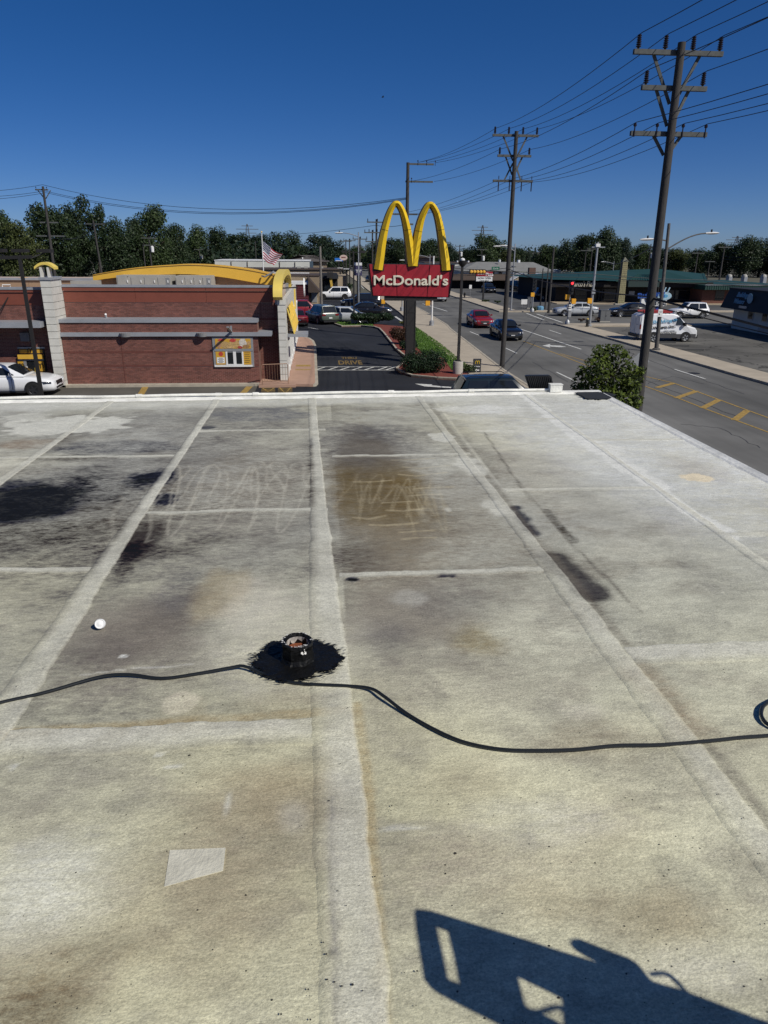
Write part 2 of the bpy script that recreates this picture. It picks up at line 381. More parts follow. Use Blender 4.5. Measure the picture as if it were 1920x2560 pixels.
# hatched crossing on the sealed lot
mark('lane_marking', [(788, 917), (1000, 917)], .14, white_p, .012); mark('lane_marking', [(788, 925), (992, 925)], .14, white_p, .012)
for x in (800, 831, 861, 892, 922, 955, 975): mark('lane_marking', [(x-10, 924.5), (x+12, 917.5)], .12, white_p, .016)
for x0, x1 in ((352, 372), (604, 632)):
    flat('lane_marking', [(x0-9, 987), (x0+8, 987), (x1, 966), (x1-16, 966)], yellow_p, .010)
flat('pavement_patch', [(628, 990), (652, 967.5), (790, 967.5), (800, 990)], lot_m, .0075)
for x0, x1, y0, y1, n in ((653, 688, 970, 980, 4), (695, 731, 968, 984, 6)):
    for k in range(n):
        y = y0+(y1-y0)*k/(n-1); mark('lane_marking', [(x0, y), (x1, y)], .10, yellow_p, .013)
    mark('lane_marking', [(x0+4, y0+1), ((x0+x1)/2, y1-1), (x1-4, y0+1)], .09, yellow_p, .018)
flat('lane_marking', [(740, 912), (776, 912), (776, 916), (740, 916)], yellow_p, .134)
flat('lane_marking', [(738, 923), (776, 923), (776, 925), (738, 925)], yellow_p, .134)
mark('lane_marking', [(770, 818), (795, 823)], .12, white_p, .012)
p0, p1 = G(846, 907), G(905, 907)
t0 = T('pavement_lettering', 'faded yellow lettering painted on the black asphalt before the crossing', 'road marking', ((p0.x+p1.x)/2, p0.y, .016))
faded_y = mat('faded_yellow', (.20, .13, .035), .8, var=.45, scale=9)
text('lettering', 'DRIVE', faded_y, t0, (0, 0, 0), (0, 0, 0), 1, width=p1.x-p0.x, height=G(870, 902).y-G(870, 912).y, ext=.0, bold=.02)
text('lettering', 'THRU', faded_y, t0, (0, 2.0, 0), (0, 0, 0), 1, width=1.0, height=.9, ext=.0, bold=.02)

crackm = mat('crack_sealant', (.035, .035, .036), .7, var=.2)
def crack(pxs, wd, seed):
    rr_ = random.Random(seed); pts = [G(x, y) for x, y in pxs]; out = []
    for a_, b_ in zip(pts[:-1], pts[1:]):
        for k in range(8): p_ = a_.lerp(b_, k/8); out.append(p_+Vector((rr_.uniform(-.09, .09), rr_.uniform(-.12, .12), 0)))
    out.append(pts[-1]); tag(ribbon(out, wd, .0045).build('crack_seal', crackm), kind='structure')
for i, (pxs, wd) in enumerate([([(1318, 792), (1340, 797), (1372, 806)], .16), ([(1314, 808), (1345, 810), (1370, 812)], .14), ([(1300, 860), (1420, 862), (1560, 868)], .05), ([(1130, 796), (1230, 798), (1300, 797)], .06), ([(1450, 880), (1560, 930), (1700, 985), (1850, 1045)], .045), ([(1330, 905), (1420, 955)], .04), ([(1560, 875), (1700, 930), (1860, 985)], .04), ([(1480, 900), (1530, 890), (1590, 905)], .035), ([(1150, 770), (1200, 790), (1270, 800)], .05), ([(1620, 960), (1680, 940), (1760, 960)], .035), ([(1700, 1060), (1800, 1070), (1900, 1120)], .035)]): crack(pxs, wd, i)
g_ = G(1735, 933, .005); tag(MB().lathe([(.001, .006), (.33, .006), (.35, .002)], (g_.x, g_.y, 0), n=20).build('manhole_cover', dkmetal), 'dark round manhole cover in the right lane', 'manhole cover')

# ------------------------------------------------------------------ our flat roof
def FY(x): return 8.31+(x+3.7)*.037
FARY, EASTX, XS = 8.31, 3.42, [-4.86, -3.64, -2.42, -1.23, 0.04, 1.28, 2.46, 3.42]
rb = T('flat_roof_building', 'flat roof with stained pale coating filling the foreground', 'building', (-1, 3, 0))
roofm = bpy.data.materials.new('roof_coating'); roofm.use_nodes = True
t = roofm.node_tree; b = _p(roofm); b.inputs['Roughness'].default_value = .8; b.inputs['Specular IOR Level'].default_value = .3
at = t.nodes.new('ShaderNodeAttribute'); at.attribute_name = 'Col'
tc = t.nodes.new('ShaderNodeTexCoord'); geo = t.nodes.new('ShaderNodeNewGeometry')
def nz(scale, st, detail=6, rough=.65):
    mp = t.nodes.new('ShaderNodeMapping'); mp.inputs['Scale'].default_value = st; t.links.new(geo.outputs['Position'], mp.inputs[0])
    n = t.nodes.new('ShaderNodeTexNoise'); n.inputs['Scale'].default_value = scale; n.inputs['Detail'].default_value = detail; n.inputs['Roughness'].default_value = rough
    t.links.new(mp.outputs[0], n.inputs['Vector']); return n.outputs[0]
def mr_(src, a, b_, c, d):
    m_ = t.nodes.new('ShaderNodeMapRange'); m_.inputs[1].default_value = a; m_.inputs[2].default_value = b_; m_.inputs[3].default_value = c; m_.inputs[4].default_value = d
    t.links.new(src, m_.inputs[0]); return m_.outputs[0]
def scl(vec, f):
    s_ = t.nodes.new('ShaderNodeVectorMath'); s_.operation = 'SCALE'; t.links.new(vec, s_.inputs[0]); t.links.new(f, s_.inputs['Scale']); return s_.outputs[0]
at0 = t.nodes.new('ShaderNodeAttribute'); at0.attribute_name = 'Clean'
brk = t.nodes.new('ShaderNodeMath'); brk.operation = 'ADD'
t.links.new(mr_(nz(16, (1, 2.4, 1), 10, .78), .38, .62, -.08, .50), brk.inputs[0]); t.links.new(mr_(nz(3.2, (1, 1.5, 1), 6, .6), .35, .65, .45, .80), brk.inputs[1])
mxc = t.nodes.new('ShaderNodeMix'); mxc.data_type = 'RGBA'; mxc.clamp_factor = False
at2 = t.nodes.new('ShaderNodeAttribute'); at2.attribute_name = 'Solid'; sm = t.nodes.new('ShaderNodeMix'); sm.inputs[3].default_value = 1.05
t.links.new(mr_(at2.outputs['Fac'], 0, 1, 0, .86), sm.inputs[0]); t.links.new(brk.outputs[0], sm.inputs[2]); t.links.new(sm.outputs[0], mxc.inputs[0]); t.links.new(at0.outputs['Color'], mxc.inputs[6]); t.links.new(at.outputs['Color'], mxc.inputs[7])
c1 = scl(mxc.outputs[2], mr_(nz(5, (1, 2.2, 1), 8, .7), .32, .68, .86, 1.12))
c1 = scl(c1, mr_(nz(120, (1, 1.3, 1), 5, .8), .34, .66, .68, 1.24))
c1 = scl(c1, mr_(nz(34, (.7, 1.8, 1), 8, .85), .36, .64, .80, 1.16))
c1 = scl(c1, mr_(nz(60, (1, 1.4, 1), 8, .8), .30, .40, .60, 1.0))
t.links.new(c1, b.inputs['Base Color'])
bp = t.nodes.new('ShaderNodeBump'); bp.inputs['Strength'].default_value = .5; bp.inputs['Distance'].default_value = .006
ad = t.nodes.new('ShaderNodeMath'); ad.operation = 'ADD'; t.links.new(nz(95, (1, 1.5, 1), 5), ad.inputs[0]); t.links.new(nz(13, (1, 2.2, 1), 6), ad.inputs[1])
t.links.new(ad.outputs[0], bp.inputs['Height']); t.links.new(bp.outputs[0], b.inputs['Normal'])

def GR(px, py): g = G(px, py, ZR); return np.array([g.x, g.y])
def wob(x, y, s=3., a=.1): return (fbm(x*s+9, y*s+4, 4)-.5)*2*a
STAINS_SHADE = []    # soft blots, plus seam shade painted in: centre and radii measured on the photo, carried onto the roof plane
def blot(px, py, rx, ry, c, s, soft=.5, rough=.35, freq=3.):
    p = GR(px, py); a = GR(px+rx, py); u_ = GR(px, py-ry); d_ = GR(px, py+ry)
    STAINS_SHADE.append(('e', p, abs(a[0]-p[0]), abs(u_[1]-d_[1])/2, c, s, soft, rough, freq))
def streak(pts, wd, c, s, soft=.5, rough=.4, freq=6.): STAINS_SHADE.append(('l', [GR(*q) for q in pts], wd, None, c, s, soft, rough, freq))
K = (.026, .029, .042); DK = (.075, .068, .055); GY = (.155, .148, .135); BR = (.165, .135, .083); TAN = (.31, .265, .175); LT = (.52, .515, .465); WH = (.57, .57, .545); MID = (.24, .22, .18)
# broad tone
blot(500, 1250, 560, 230, GY, .72, .7); blot(350, 1060, 420, 40, GY, .55, .6); blot(1000, 1090, 200, 40, GY, .4, .7); blot(200, 1330, 300, 120, DK, .62, .6); blot(600, 1250, 300, 120, MID, .35, .7)
blot(1100, 1300, 260, 170, MID, .6, .7); blot(945, 1200, 125, 165, BR, .85, .5); blot(900, 1170, 70, 90, (.14, .118, .078), .5, .7); blot(905, 1110, 150, 55, GY, .7, .5); blot(940, 1080, 60, 20, (.10, .10, .10), .4, .8)
blot(900, 1390, 70, 60, DK, .75, .7); blot(1000, 1380, 180, 80, MID, .5, .7); blot(985, 1230, 60, 70, (.15, .12, .075), .5, .6)
blot(640, 1180, 140, 80, MID, .4); blot(1020, 1540, 200, 120, MID, .9, .8); blot(960, 1610, 90, 60, GY, .5, .8); blot(1130, 1500, 120, 50, GY, .45, .9); blot(1250, 1700, 200, 80, MID, .45, .9); blot(1000, 1850, 120, 60, MID, .4, .9); blot(1190, 1600, 60, 40, (.20, .16, .08), .6, .7); blot(980, 1700, 90, 70, MID, .4)
blot(330, 1590, 210, 120, MID, .95, .7); blot(250, 1640, 110, 60, (.17, .155, .13), .6, .6); blot(400, 1560, 110, 60, (.16, .145, .12), .55, .7)
blot(545, 1480, 90, 60, TAN, .6, .4); blot(455, 1475, 70, 55, GY, .6, .6); blot(600, 1470, 30, 45, TAN, .4, .6)
blot(700, 1940, 190, 40, TAN, .45, .6); blot(800, 1880, 60, 30, (.20, .18, .14), .5, .7); blot(330, 1830, 420, 16, TAN, .6, .5); blot(460, 1790, 60, 45, TAN, .35); blot(700, 1760, 120, 40, TAN, .3)
blot(680, 2010, 190, 100, TAN, .75, .8); blot(330, 2010, 60, 60, GY, .35, .8); blot(520, 2250, 280, 170, TAN, .6, .9); blot(120, 2430, 220, 140, (.27, .225, .135), .65, .8); blot(60, 2540, 150, 60, (.16, .135, .085), .6, .8)
blot(80, 2080, 110, 80, MID, .3, .8); blot(840, 2130, 26, 260, (.36, .33, .28), .45, .8); blot(1240, 2160, 330, 100, (.38, .33, .25), .35, .9); blot(1650, 2280, 190, 80, TAN, .65, .9); blot(1350, 2250, 160, 60, TAN, .45, .9); blot(1150, 1950, 120, 60, TAN, .35, .9); blot(1500, 1850, 150, 60, TAN, .35, .9); blot(1240, 2280, 60, 30, GY, .3, .9)
blot(1500, 2050, 140, 60, (.38, .33, .24), .35, .9)
# right side, newer and greyer
blot(1560, 1080, 330, 130, (.52, .53, .525), .8, .6, .2); streak([(-100, 1016), (300, 1012), (700, 1005), (1100, 993), (1450, 984)], .24, (.52, .52, .49), .6, .8, .5, 4); streak([(1480, 990), (1650, 1075), (1900, 1215)], .22, (.56, .565, .55), .6, .8, .4, 4); blot(1750, 1250, 200, 150, (.46, .47, .47), .6, .7); blot(1300, 1170, 140, 60, MID, .4, .7); blot(1500, 1300, 170, 90, MID, .35, .8); blot(1760, 1440, 60, 70, GY, .4, .8); blot(1740, 1170, 70, 40, (.33, .30, .25), .5, .8)
# dark ponds, dirt and painted shade beside two seams
blot(70, 1252, 135, 46, K, .9, .6, .35, 5); blot(20, 1235, 100, 38, K, .8, .6, .35, 5); blot(150, 1245, 55, 38, K, .75, .6, .4, 6); blot(110, 1272, 95, 28, K, .85, .5, .3); blot(30, 1285, 110, 24, K, .85, .5, .3); blot(90, 1232, 100, 18, (.035, .036, .045), .9, .4, .3); blot(190, 1215, 190, 45, (.05, .048, .046), .75, .5, .5); blot(375, 1196, 60, 22, K, .85, .5, .6, 7); blot(425, 1190, 12, 18, K, .7); blot(415, 1248, 36, 14, K, .8, .4, .6, 8)
blot(345, 1355, 60, 50, DK, .85, .6); blot(325, 1395, 35, 55, (.06, .052, .043), .75, .6); blot(120, 1330, 210, 30, DK, .6, .6); blot(520, 1350, 60, 18, DK, .45, .7, .8, 8); blot(420, 1380, 70, 20, DK, .5, .6, .8, 8)
blot(290, 1118, 170, 18, (.115, .115, .115), .75, .3); blot(170, 1145, 90, 8, DK, .5); blot(640, 1035, 130, 20, (.14, .14, .14), .75, .3); blot(520, 1069, 22, 4, K, .7); blot(60, 1110, 70, 14, (.24, .19, .14), .6); blot(560, 1110, 60, 12, GY, .5)
blot(880, 1449, 17, 6, K, .95, .3); blot(1120, 1438, 36, 5, K, .75, .6, .8, 9); blot(785, 1105, 9, 16, K, .8, .5); streak([(786, 1115), (788, 1180), (790, 1262)], .05, (.06, .05, .04), .8)
streak([(1290, 1270), (1308, 1300), (1335, 1335)], .05, K, .85, .6, .9, 12); streak([(1385, 1395), (1430, 1440), (1475, 1485)], .10, (.07, .067, .06), .85, .35, .3); blot(1470, 1470, 50, 22, (.10, .095, .085), .6, .5)
streak([(1210, 1080), (1300, 1215), (1420, 1350), (1520, 1450), (1600, 1530)], .012, (.13, .12, .10), .7, .6, .3); streak([(1365, 1275), (1400, 1315), (1440, 1355)], .025, DK, .8, .6, .9, 14)
streak([(1075, 1010), (1160, 1120), (1250, 1230), (1330, 1330), (1400, 1410), (1500, 1535), (1610, 1660), (1725, 1805), (1840, 1950), (1930, 2060)], .03, (.15, .135, .11), .55, .8, .5); streak([(1615, 1690), (1680, 1760), (1740, 1830)], .09, (.30, .255, .18), .6, .8)  # long first streak paints the shadow line of the seam edge
streak([(893, 1760), (905, 1850), (918, 1960), (935, 2200), (950, 2400), (958, 2560)], .020, (.36, .29, .16), .62, .7, .5); streak([(828, 2000), (832, 2230), (842, 2560)], .012, (.17, .16, .14), .75, .6, .8, 14)  # tan streak paints the shadow right of the centre seam; second is dirt
streak([(0, 1836), (300, 1815), (600, 1795), (860, 1775)], .03, (.30, .245, .145), .7, .6); streak([(200, 1690), (330, 1672), (480, 1662)], .006, (.5, .49, .45), .5)
# pale repairs
blot(170, 1062, 150, 24, LT, .85, .12, .5, 5); blot(60, 1045, 60, 12, LT, .6, .3, .6, 6); blot(1215, 1025, 100, 13, WH, .8, .15, .5, 5); blot(1130, 1022, 40, 9, LT, .7, .2, .6); blot(1105, 1092, 28, 12, LT, .7, .2, .6); blot(1520, 1125, 44, 22, WH, .75, .15, .6, 6)
blot(1740, 1194, 42, 11, (.62, .54, .40), .95, .08, .3, 5); blot(1175, 1165, 36, 22, LT, .7, .3, .5); blot(1240, 1270, 34, 22, LT, .6, .3, .6); blot(1255, 1077, 60, 4, LT, .8, .2); blot(1430, 1127, 36, 8, LT, .75, .2, .7, 6); blot(1120, 1275, 10, 6, LT, .6)
streak([(1310, 985), (1377, 1041), (1458, 1099)], .08, WH, .85, .25, .7, 7); streak([(1458, 1099), (1539, 1151), (1643, 1215)], .10, WH, .9, .25, .7, 7); streak([(1643, 1215), (1712, 1272), (1828, 1336), (1830, 1342)], .06, WH, .85, .25, .5, 7)
streak([(1540, 1010), (1620, 1045), (1710, 1098)], .06, WH, .8, .3, .6, 6); streak([(1850, 1172), (1925, 1210)], .05, WH, .7, .3); blot(1350, 1990, 14, 2, LT, .5); blot(1460, 1775, 60, 22, (.56, .53, .43), .5, .8); blot(1020, 1495, 50, 20, LT, .3)
blot(570, 2010, 12, 28, LT, .6, .8); blot(735, 2040, 40, 40, LT, .3, .9); blot(1010, 2070, 60, 7, LT, .5, .5); blot(400, 1885, 16, 4, WH, .8, .3); blot(430, 1918, 26, 6, WH, .6, .5); blot(32, 1916, 9, 6, WH, .7, .3); blot(308, 1643, 10, 4, WH, .8, .3)
blot(640, 1500, 90, 70, (.52, .49, .41), .4, .5); blot(700, 1590, 180, 120, (.50, .475, .40), .5, .7); blot(450, 1756, 45, 32, (.50, .46, .36), .6, .15, .15); blot(100, 2230, 200, 130, (.58, .58, .53), .6, .8); blot(1370, 2050, 200, 60, (.56, .55, .50), .35, .9); blot(1750, 2420, 200, 60, (.55, .53, .47), .4, .9)
# scratched loops where coating was scraped
rr = random.Random(5)
def scribble(x0, x1, ya, yb, cyc, slant, wd, c, s_, jit=8):
    pts = []; n = int(cyc*14)
    for i in range(n+1):
        u = i/n; ph = u*cyc*2*math.pi; v = .5-.5*math.cos(ph); am = .75+.25*math.sin(u*9+x0)
        pts.append((x0+(x1-x0)*u-slant*v+jit*math.sin(u*31), ya+(yb-ya)*v*am+6*math.sin(u*17)))
    streak(pts, wd*1.7, c, s_*.9, .9, .5, 14)
PL = (.50, .475, .40)
scribble(440, 700, 1160, 1345, 2.6, 60, .006, PL, .36); scribble(560, 800, 1175, 1330, 3.2, 45, .005, PL, .30); scribble(470, 560, 1165, 1290, 1.5, 90, .006, PL, .28); scribble(640, 760, 1150, 1240, 2.4, -30, .006, PL, .26, 14); scribble(300, 450, 1240, 1370, 1.6, 70, .008, PL, .25)
scribble(900, 1095, 1200, 1300, 6.5, 22, .005, (.38, .335, .235), .26, 6); scribble(1000, 1105, 1215, 1330, 5.5, -26, .005, (.40, .355, .25), .28, 5); scribble(850, 1000, 1190, 1290, 3.2, 30, .005, (.36, .31, .22), .2, 10)
for k in range(12):
    x0 = rr.uniform(880, 1040); y0 = 1150+k*18; streak([(x0, y0), (x0+40, y0+4*math.sin(k)), (x0+rr.uniform(70, 120), y0-4)], .014, (.48, .42, .29), .3, .6, .7, 12)

def seg_d(x, y, pts):
    d = np.full(x.shape, 9.)
    for a, c in zip(pts[:-1], pts[1:]):
        v = c-a; l2 = v@v+1e-9; tt = np.clip(((x-a[0])*v[0]+(y-a[1])*v[1])/l2, 0, 1)
        d = np.minimum(d, np.hypot(x-a[0]-tt*v[0], y-a[1]-tt*v[1]))
    return d
ROWS = {0: [5.93, 3.62], 1: [5.93, 3.65], 2: [6.77, 4.52, 2.17], 3: [5.83, 3.48], 4: [7.14, 4.84, 2.57], 5: [6.22, 3.9], -1: [6.77, 4.5]}
PT = {(1, 2): .82, (2, 0): .95, (2, 1): .72, (2, 2): .85, (3, 1): .80, (3, 2): .84, (3, 3): .74, (4, 0): .97, (4, 1): .80, (4, 2): .78, (5, 1): .90, (5, 2): .95, (5, 3): 1.0, (6, 1): 1.02, (6, 2): 1.1}
def field(x, y, strip=None):
    near = sstep(5.5, 2.0, y)[..., None]
    c = np.array((.44, .43, .365))*(1-near)+np.array((.455, .442, .335))*near
    n1 = fbm(x*.9+3, y*1.2+8, 5)[..., None]; c = c*(.74+.52*n1)
    n2 = fbm(x*2.3+13, y*7+2, 4)[..., None]; c = c*(.90+.20*n2)
    warm = (fbm(x*.6+50, y*.6+7, 3)[..., None]-.5)*.5; c = c*(1+warm*np.array((.25, .1, -.5)))
    clean = c.copy(); solid = np.zeros(x.shape)
    d2 = sstep(.50, .66, fbm(x*2.6+40, y*4+11, 5))[..., None]*.42; c = c*(1-d2)+np.array(MID)*d2
    g2 = sstep(.55, .72, fbm(x*7+4, y*9+21, 4))[..., None]*.25; c = c*(1-g2)+np.array(GY)*g2
    so = 0. if strip is None else strip
    tone = np.ones(x.shape)
    for ci_ in range(7):
        inx = (x >= XS[ci_]) & (x < XS[ci_+1]); ys_ = [-9]+sorted(ROWS.get(ci_-1, [5.9, 3.6]))+[99]
        for k_, (ya_, yb_) in enumerate(zip(ys_[:-1], ys_[1:])):
            tone[inx & (y >= ya_) & (y < yb_)] = PT.get((ci_, k_), 1.)
    c = c*tone[..., None]
    dirt = np.zeros(x.shape)
    for ci_ in range(1, 7):
        dx_ = x-XS[ci_]-.04; sd = np.where(dx_ > 0, np.exp(-dx_/.13), 0)*(.25+1.3*sstep(.42, .70, fbm(y*.9+ci_*7, y*0+ci_, 3)))*{3: 1.15, 4: .75, 5: .6, 2: .7}.get(ci_, .4); dirt = np.maximum(dirt, sd*.62*sstep(1.0, 2.6, y))
        for yy_ in ROWS.get(ci_-1, []):
            m_ = (x > XS[ci_]) & (x < XS[min(ci_+1, 7)]); dy_ = np.abs(y-yy_)-.03; dirt = np.where(m_, np.maximum(dirt, np.where(dy_ > 0, np.exp(-dy_/.07), 0)*.45*sstep(.45, .7, fbm(x*1.3+yy_*3, y*.5, 3))), dirt)
    dirt = np.clip(dirt, 0, .8)[..., None]; c = c*(1-dirt)+np.array((.10, .09, .072))*dirt
    for (k, p, a, b_, col, s, soft, rough, fr) in STAINS_SHADE:
        if k == 'e':
            m0 = (np.abs(x-p[0]) < a*2) & (np.abs(y-p[1]) < b_*2)
            if not m0.any(): continue
            xx, yy = x[m0], y[m0]
            d = np.hypot((xx-p[0])/a, (yy-p[1])/b_)+wob(xx/max(a, .15), yy/max(b_, .15), fr*.6, rough)+wob(xx, yy, 11, .16)
        else:
            q = np.array(p); m0 = (x > q[:, 0].min()-a*2) & (x < q[:, 0].max()+a*2) & (y > q[:, 1].min()-a*2) & (y < q[:, 1].max()+a*2)
            if not m0.any(): continue
            xx, yy = x[m0], y[m0]; d = seg_d(xx, yy, p)/a+wob(xx, yy, fr, rough)
        m = (1-sstep(1-soft, 1+soft*.6, d))*s
        if strip is not None: m = m*(1-so[m0]*.6)
        if col in (K, BR, TAN) or s > .84: solid[m0] = np.maximum(solid[m0], m)
        m = m[..., None]
        c[m0] = c[m0]*(1-m)+np.array(col)*m
    if strip is not None:
        k = np.clip(.72*strip*(.45+1.0*fbm(x*2.2, y*2.2+5, 5)), 0, .85)[..., None]
        tgt = np.array((.50, .49, .43)); c = c*(1-k)+tgt*k; clean = clean*(1-k)+tgt*k
    gain = np.array((1.30, 1.305, 1.26)); dl = c-clean; c = clean+dl*np.where(dl < 0, 1.14, 1.0); return np.clip(c*gain, .008, .85), np.clip(clean*gain, .01, .85), np.clip(solid*1.1, 0, 1)
def relief(x, y): return (fbm(x*2.2+5, y*2.2, 3)-.5)*.012+(fbm(x*9+5, y*13, 3)-.5)*.004
def patch(name, x0, x1, y0, y1, res, z, strip=0., wav=0., thick=0., slant=None):
    nx, ny = max(2, int((x1-x0)/res)+1), max(2, int((y1-y0)/res)+1)
    X, Y = np.meshgrid(np.linspace(x0, x1, nx), np.linspace(y0, y1, ny))
    if wav:
        if y1-y0 > x1-x0: X = X+((fbm(Y*1.7+x0*7, X*0+3, 4)-.5)*wav)+((fbm(Y*14, X*8+1, 3)-.5)*.02)
        else: Y = Y+((fbm(X*1.7+y0*5, Y*0+3, 4)-.5)*wav)+((fbm(X*14, Y*8+1, 3)-.5)*.02)
    if slant is not None:
        xc = (x0+x1)/2; X = xc+slant(Y)+(X-xc)*(.58+.42*sstep(6.2, 2.0, Y))
    Z = relief(X, Y)+z
    if thick:
        e = np.minimum(np.minimum(np.arange(nx)[None, :], (nx-1-np.arange(nx))[None, :]), np.minimum(np.arange(ny)[:, None], (ny-1-np.arange(ny))[:, None]))
        Z = Z+thick*np.clip(e/1.0, 0, 1)-.003*(e == 0)
    v = np.stack([X-rb.location.x, Y-rb.location.y, Z], -1).reshape(-1, 3)
    i = np.arange(nx*ny).reshape(ny, nx); f = np.stack([i[:-1, :-1], i[:-1, 1:], i[1:, 1:], i[1:, :-1]], -1).reshape(-1, 4)
    me = bpy.data.meshes.new(name); me.from_pydata(v.tolist(), [], f.tolist())
    sf_ = None
    if strip:
        wide = y1-y0 > x1-x0; n_ = nx if wide else ny; u_ = np.linspace(-1, 1, n_); pr_ = np.where(u_ > 0, sstep(1.0, .86, u_), sstep(-1.0, .2, u_))
        sf_ = strip*(pr_[None, :] if wide else pr_[:, None])*np.ones_like(X); e_ = (fbm(X*9+3, Y*9+1, 4)-.5)*1.1; sf_ = np.clip(sf_*(1+e_), 0, 1)
    c_a, c_b, sld = field(X, Y, sf_)
    for nm_, C in (('Col', c_a), ('Clean', c_b), ('Solid', np.repeat(sld[..., None], 3, -1))):
        C = C.reshape(-1, 3); ca = me.color_attributes.new(nm_, 'FLOAT_COLOR', 'POINT')
        ca.data.foreach_set('color', np.hstack([C, np.ones((len(C), 1))]).astype(np.float32).ravel())
    me.polygons.foreach_set('use_smooth', [True]*len(me.polygons)); me.materials.append(roofm); me.update()
    o = bpy.data.objects.new(name, me); COL.objects.link(o); o.parent = rb; return o
for ci in range(7):
    x0, x1 = XS[ci], XS[ci+1]
    ys = [0.3]+sorted(ROWS.get(ci-1, [5.9, 3.6]))+[FY(x0)-.02]
    for y0, y1 in zip(ys[:-1], ys[1:]):
        res = .016 if y1 < 4 else .02
        if x1 < -1.2 and y1 < 3: res = .04
        if -1.3 < x0 < 1.0 and y1 > 3: res = .0125
        patch('roof_panel', x0, x1-1e-4, y0, y1-1e-4, res, ZR)
    for yy in sorted(ROWS.get(ci-1, [5.9, 3.6])):
        wd = .17 if yy < 3 else .09
        patch('seam_strip', x0+.02, x1-.02, yy-wd/2, yy+wd/2, .012, ZR+.0012, 1., .05, .0012)
for ci in range(1, 7):
    wd = {4: .17, 3: .15, 5: .13, 6: .10}.get(ci, .15)
    off = -.07 if ci == 4 else -.05 if ci == 5 else 0
    patch('seam_strip', XS[ci]-wd/2+off, XS[ci]+wd/2+off, .35, FY(XS[ci])-.06, .014, ZR+.0022, 1. if ci != 5 else .5, .03, .0018, {4: lambda y: .05-.0235*(y-1.8), 5: lambda y: .03-.02*(y-1.9)}.get(ci, lambda y: 0*y))
x_ = rb.location.x; y_ = rb.location.y
mb = MB(); mb.prism([(-30-x_, -14-y_, 0), (EASTX-.02-x_, -14-y_, 0), (EASTX-.02-x_, FY(EASTX)-.02-y_, 0), (-30-x_, FY(-30)-.02-y_, 0)], (0, 0, ZR-.03))
mb.build('wall', mat('building_brick', (.24, .16, .12), .9), rb)
q = MB()
q.box(-30-x_, -4.86-x_, -14-y_, FY(-30)-.1-y_, ZR-.03, ZR-.004).box(-4.86-x_, EASTX-x_, -14-y_, .31-y_, ZR-.03, ZR-.004)
q.build('roof_deck', mat('roof_plain', (.5, .48, .4), .9), rb)
edge_m = mat('edge_white', (.74, .735, .68), .6, var=.22, scale=5, bump=.3)
mb = MB(); vs = []
for xx in (-9, EASTX+.02):
    yy = FY(xx)
    vs += [(xx-x_, yy-.13-y_, ZR-.012), (xx-x_, yy-.07-y_, ZR+.014), (xx-x_, yy-.02-y_, ZR+.02), (xx-x_, yy+.03-y_, ZR+.02), (xx-x_, yy+.03-y_, ZR-.15), (xx-x_, yy-.13-y_, ZR-.15)]
mb.add(vs, [(k, k+6, (k+1) % 6+6, (k+1) % 6) for k in range(6)]+[tuple(range(6)), tuple(reversed(range(6, 12)))])
mb.build('edge_trim', edge_m, rb)
mb = MB(); mb.prism([(EASTX-.10-x_, -6-y_, ZR-.01), (EASTX-.05-x_, -6-y_, ZR+.010), (EASTX+.02-x_, -6-y_, ZR+.016), (EASTX+.02-x_, -6-y_, ZR-.15), (EASTX-.10-x_, -6-y_, ZR-.15)], (0, FY(EASTX)+5.86, 0))
mb.build('edge_trim', edge_m, rb)

# conduit along the far edge, box at its end
cx1 = AY(1374, 972, 8.55).x
cd = T('white_conduit', 'thin white pipe running along the far roof edge', 'pipe', (-1, FY(-1), ZR+.02))
cxs = [-7+i*(cx1+7)/40 for i in range(41)]
pts = [(x+1, FY(x)-FY(-1)-.005+.006*math.sin(i*1.3), .022+.004*math.sin(i*.9)) for i, x in enumerate(cxs)]
MB().tube(pts, .016, 8).build('pipe', edge_m, cd, True)
for px in (352, 548, 640, 978, 1180): 
    x = AY(px, 985, 8.45).x; yq = FY(x)-FY(-1)-.005; x += 1; MB().cyl((x-.035, yq, .022), (x+.035, yq, .022), .022, n=8).build('coupling', edge_m, cd, True)
jb = T('junction_box', 'small white painted box at the end of the roof edge pipe', 'electrical box', (AY(1387, 972, 8.55).x, FY(2.8)-.02, ZR+.02))
MB().box(-.075, .075, -.045, .045, 0, .085).build('box_body', edge_m, jb); MB().box(-.08, .08, -.05, .05, .0855, .095).build('lid', edge_m, jb)
MB().box(-.1, .1, -.03, .03, -.012, .0).build('foot', edge_m, jb)

# tar splats
tar = mat('wet_tar', (.005, .005, .005), .5, var=.3, scale=20, bump=.7, bscale=30, spec=.22)
def splat(name, c, rx, ry, seed, n=500, spike=.045):
    rr = random.Random(seed); out = []
    ph = [rr.uniform(0, 6.3) for _ in range(6)]
    for k in range(n):
        a = 2*math.pi*k/n; r = 1+.07*math.sin(3*a+ph[0])+.05*math.sin(5*a+ph[1])+.05*math.sin(11*a+ph[2])
        r += rr.uniform(-spike, spike)*(.35+abs(math.cos(a)))*(.25+1.5*abs(math.sin(2.3*a+ph[3])*math.sin(5.1*a+ph[4])))
        out.append((c[0]+rx*r*math.cos(a)+(rr.uniform(-.02, .02) if spike else 0)*0, c[1]+ry*r*math.sin(a), c[2]))
    return out
vp = GR(745, 1652); vb = vp
sp = T('tar_splat', 'glossy black tar brushed around the vent pipe', 'tar patch', (vb[0], vb[1], ZR))
pc, pa = GR(742, 1655), GR(845, 1655); pu, pd = GR(742, 1606), GR(742, 1704)
mb = MB(); o_ = splat('s', (pc[0]-vb[0], (pu[1]+pd[1])/2-vb[1], .011), pa[0]-pc[0], (pu[1]-pd[1])/2*1.0, 3)
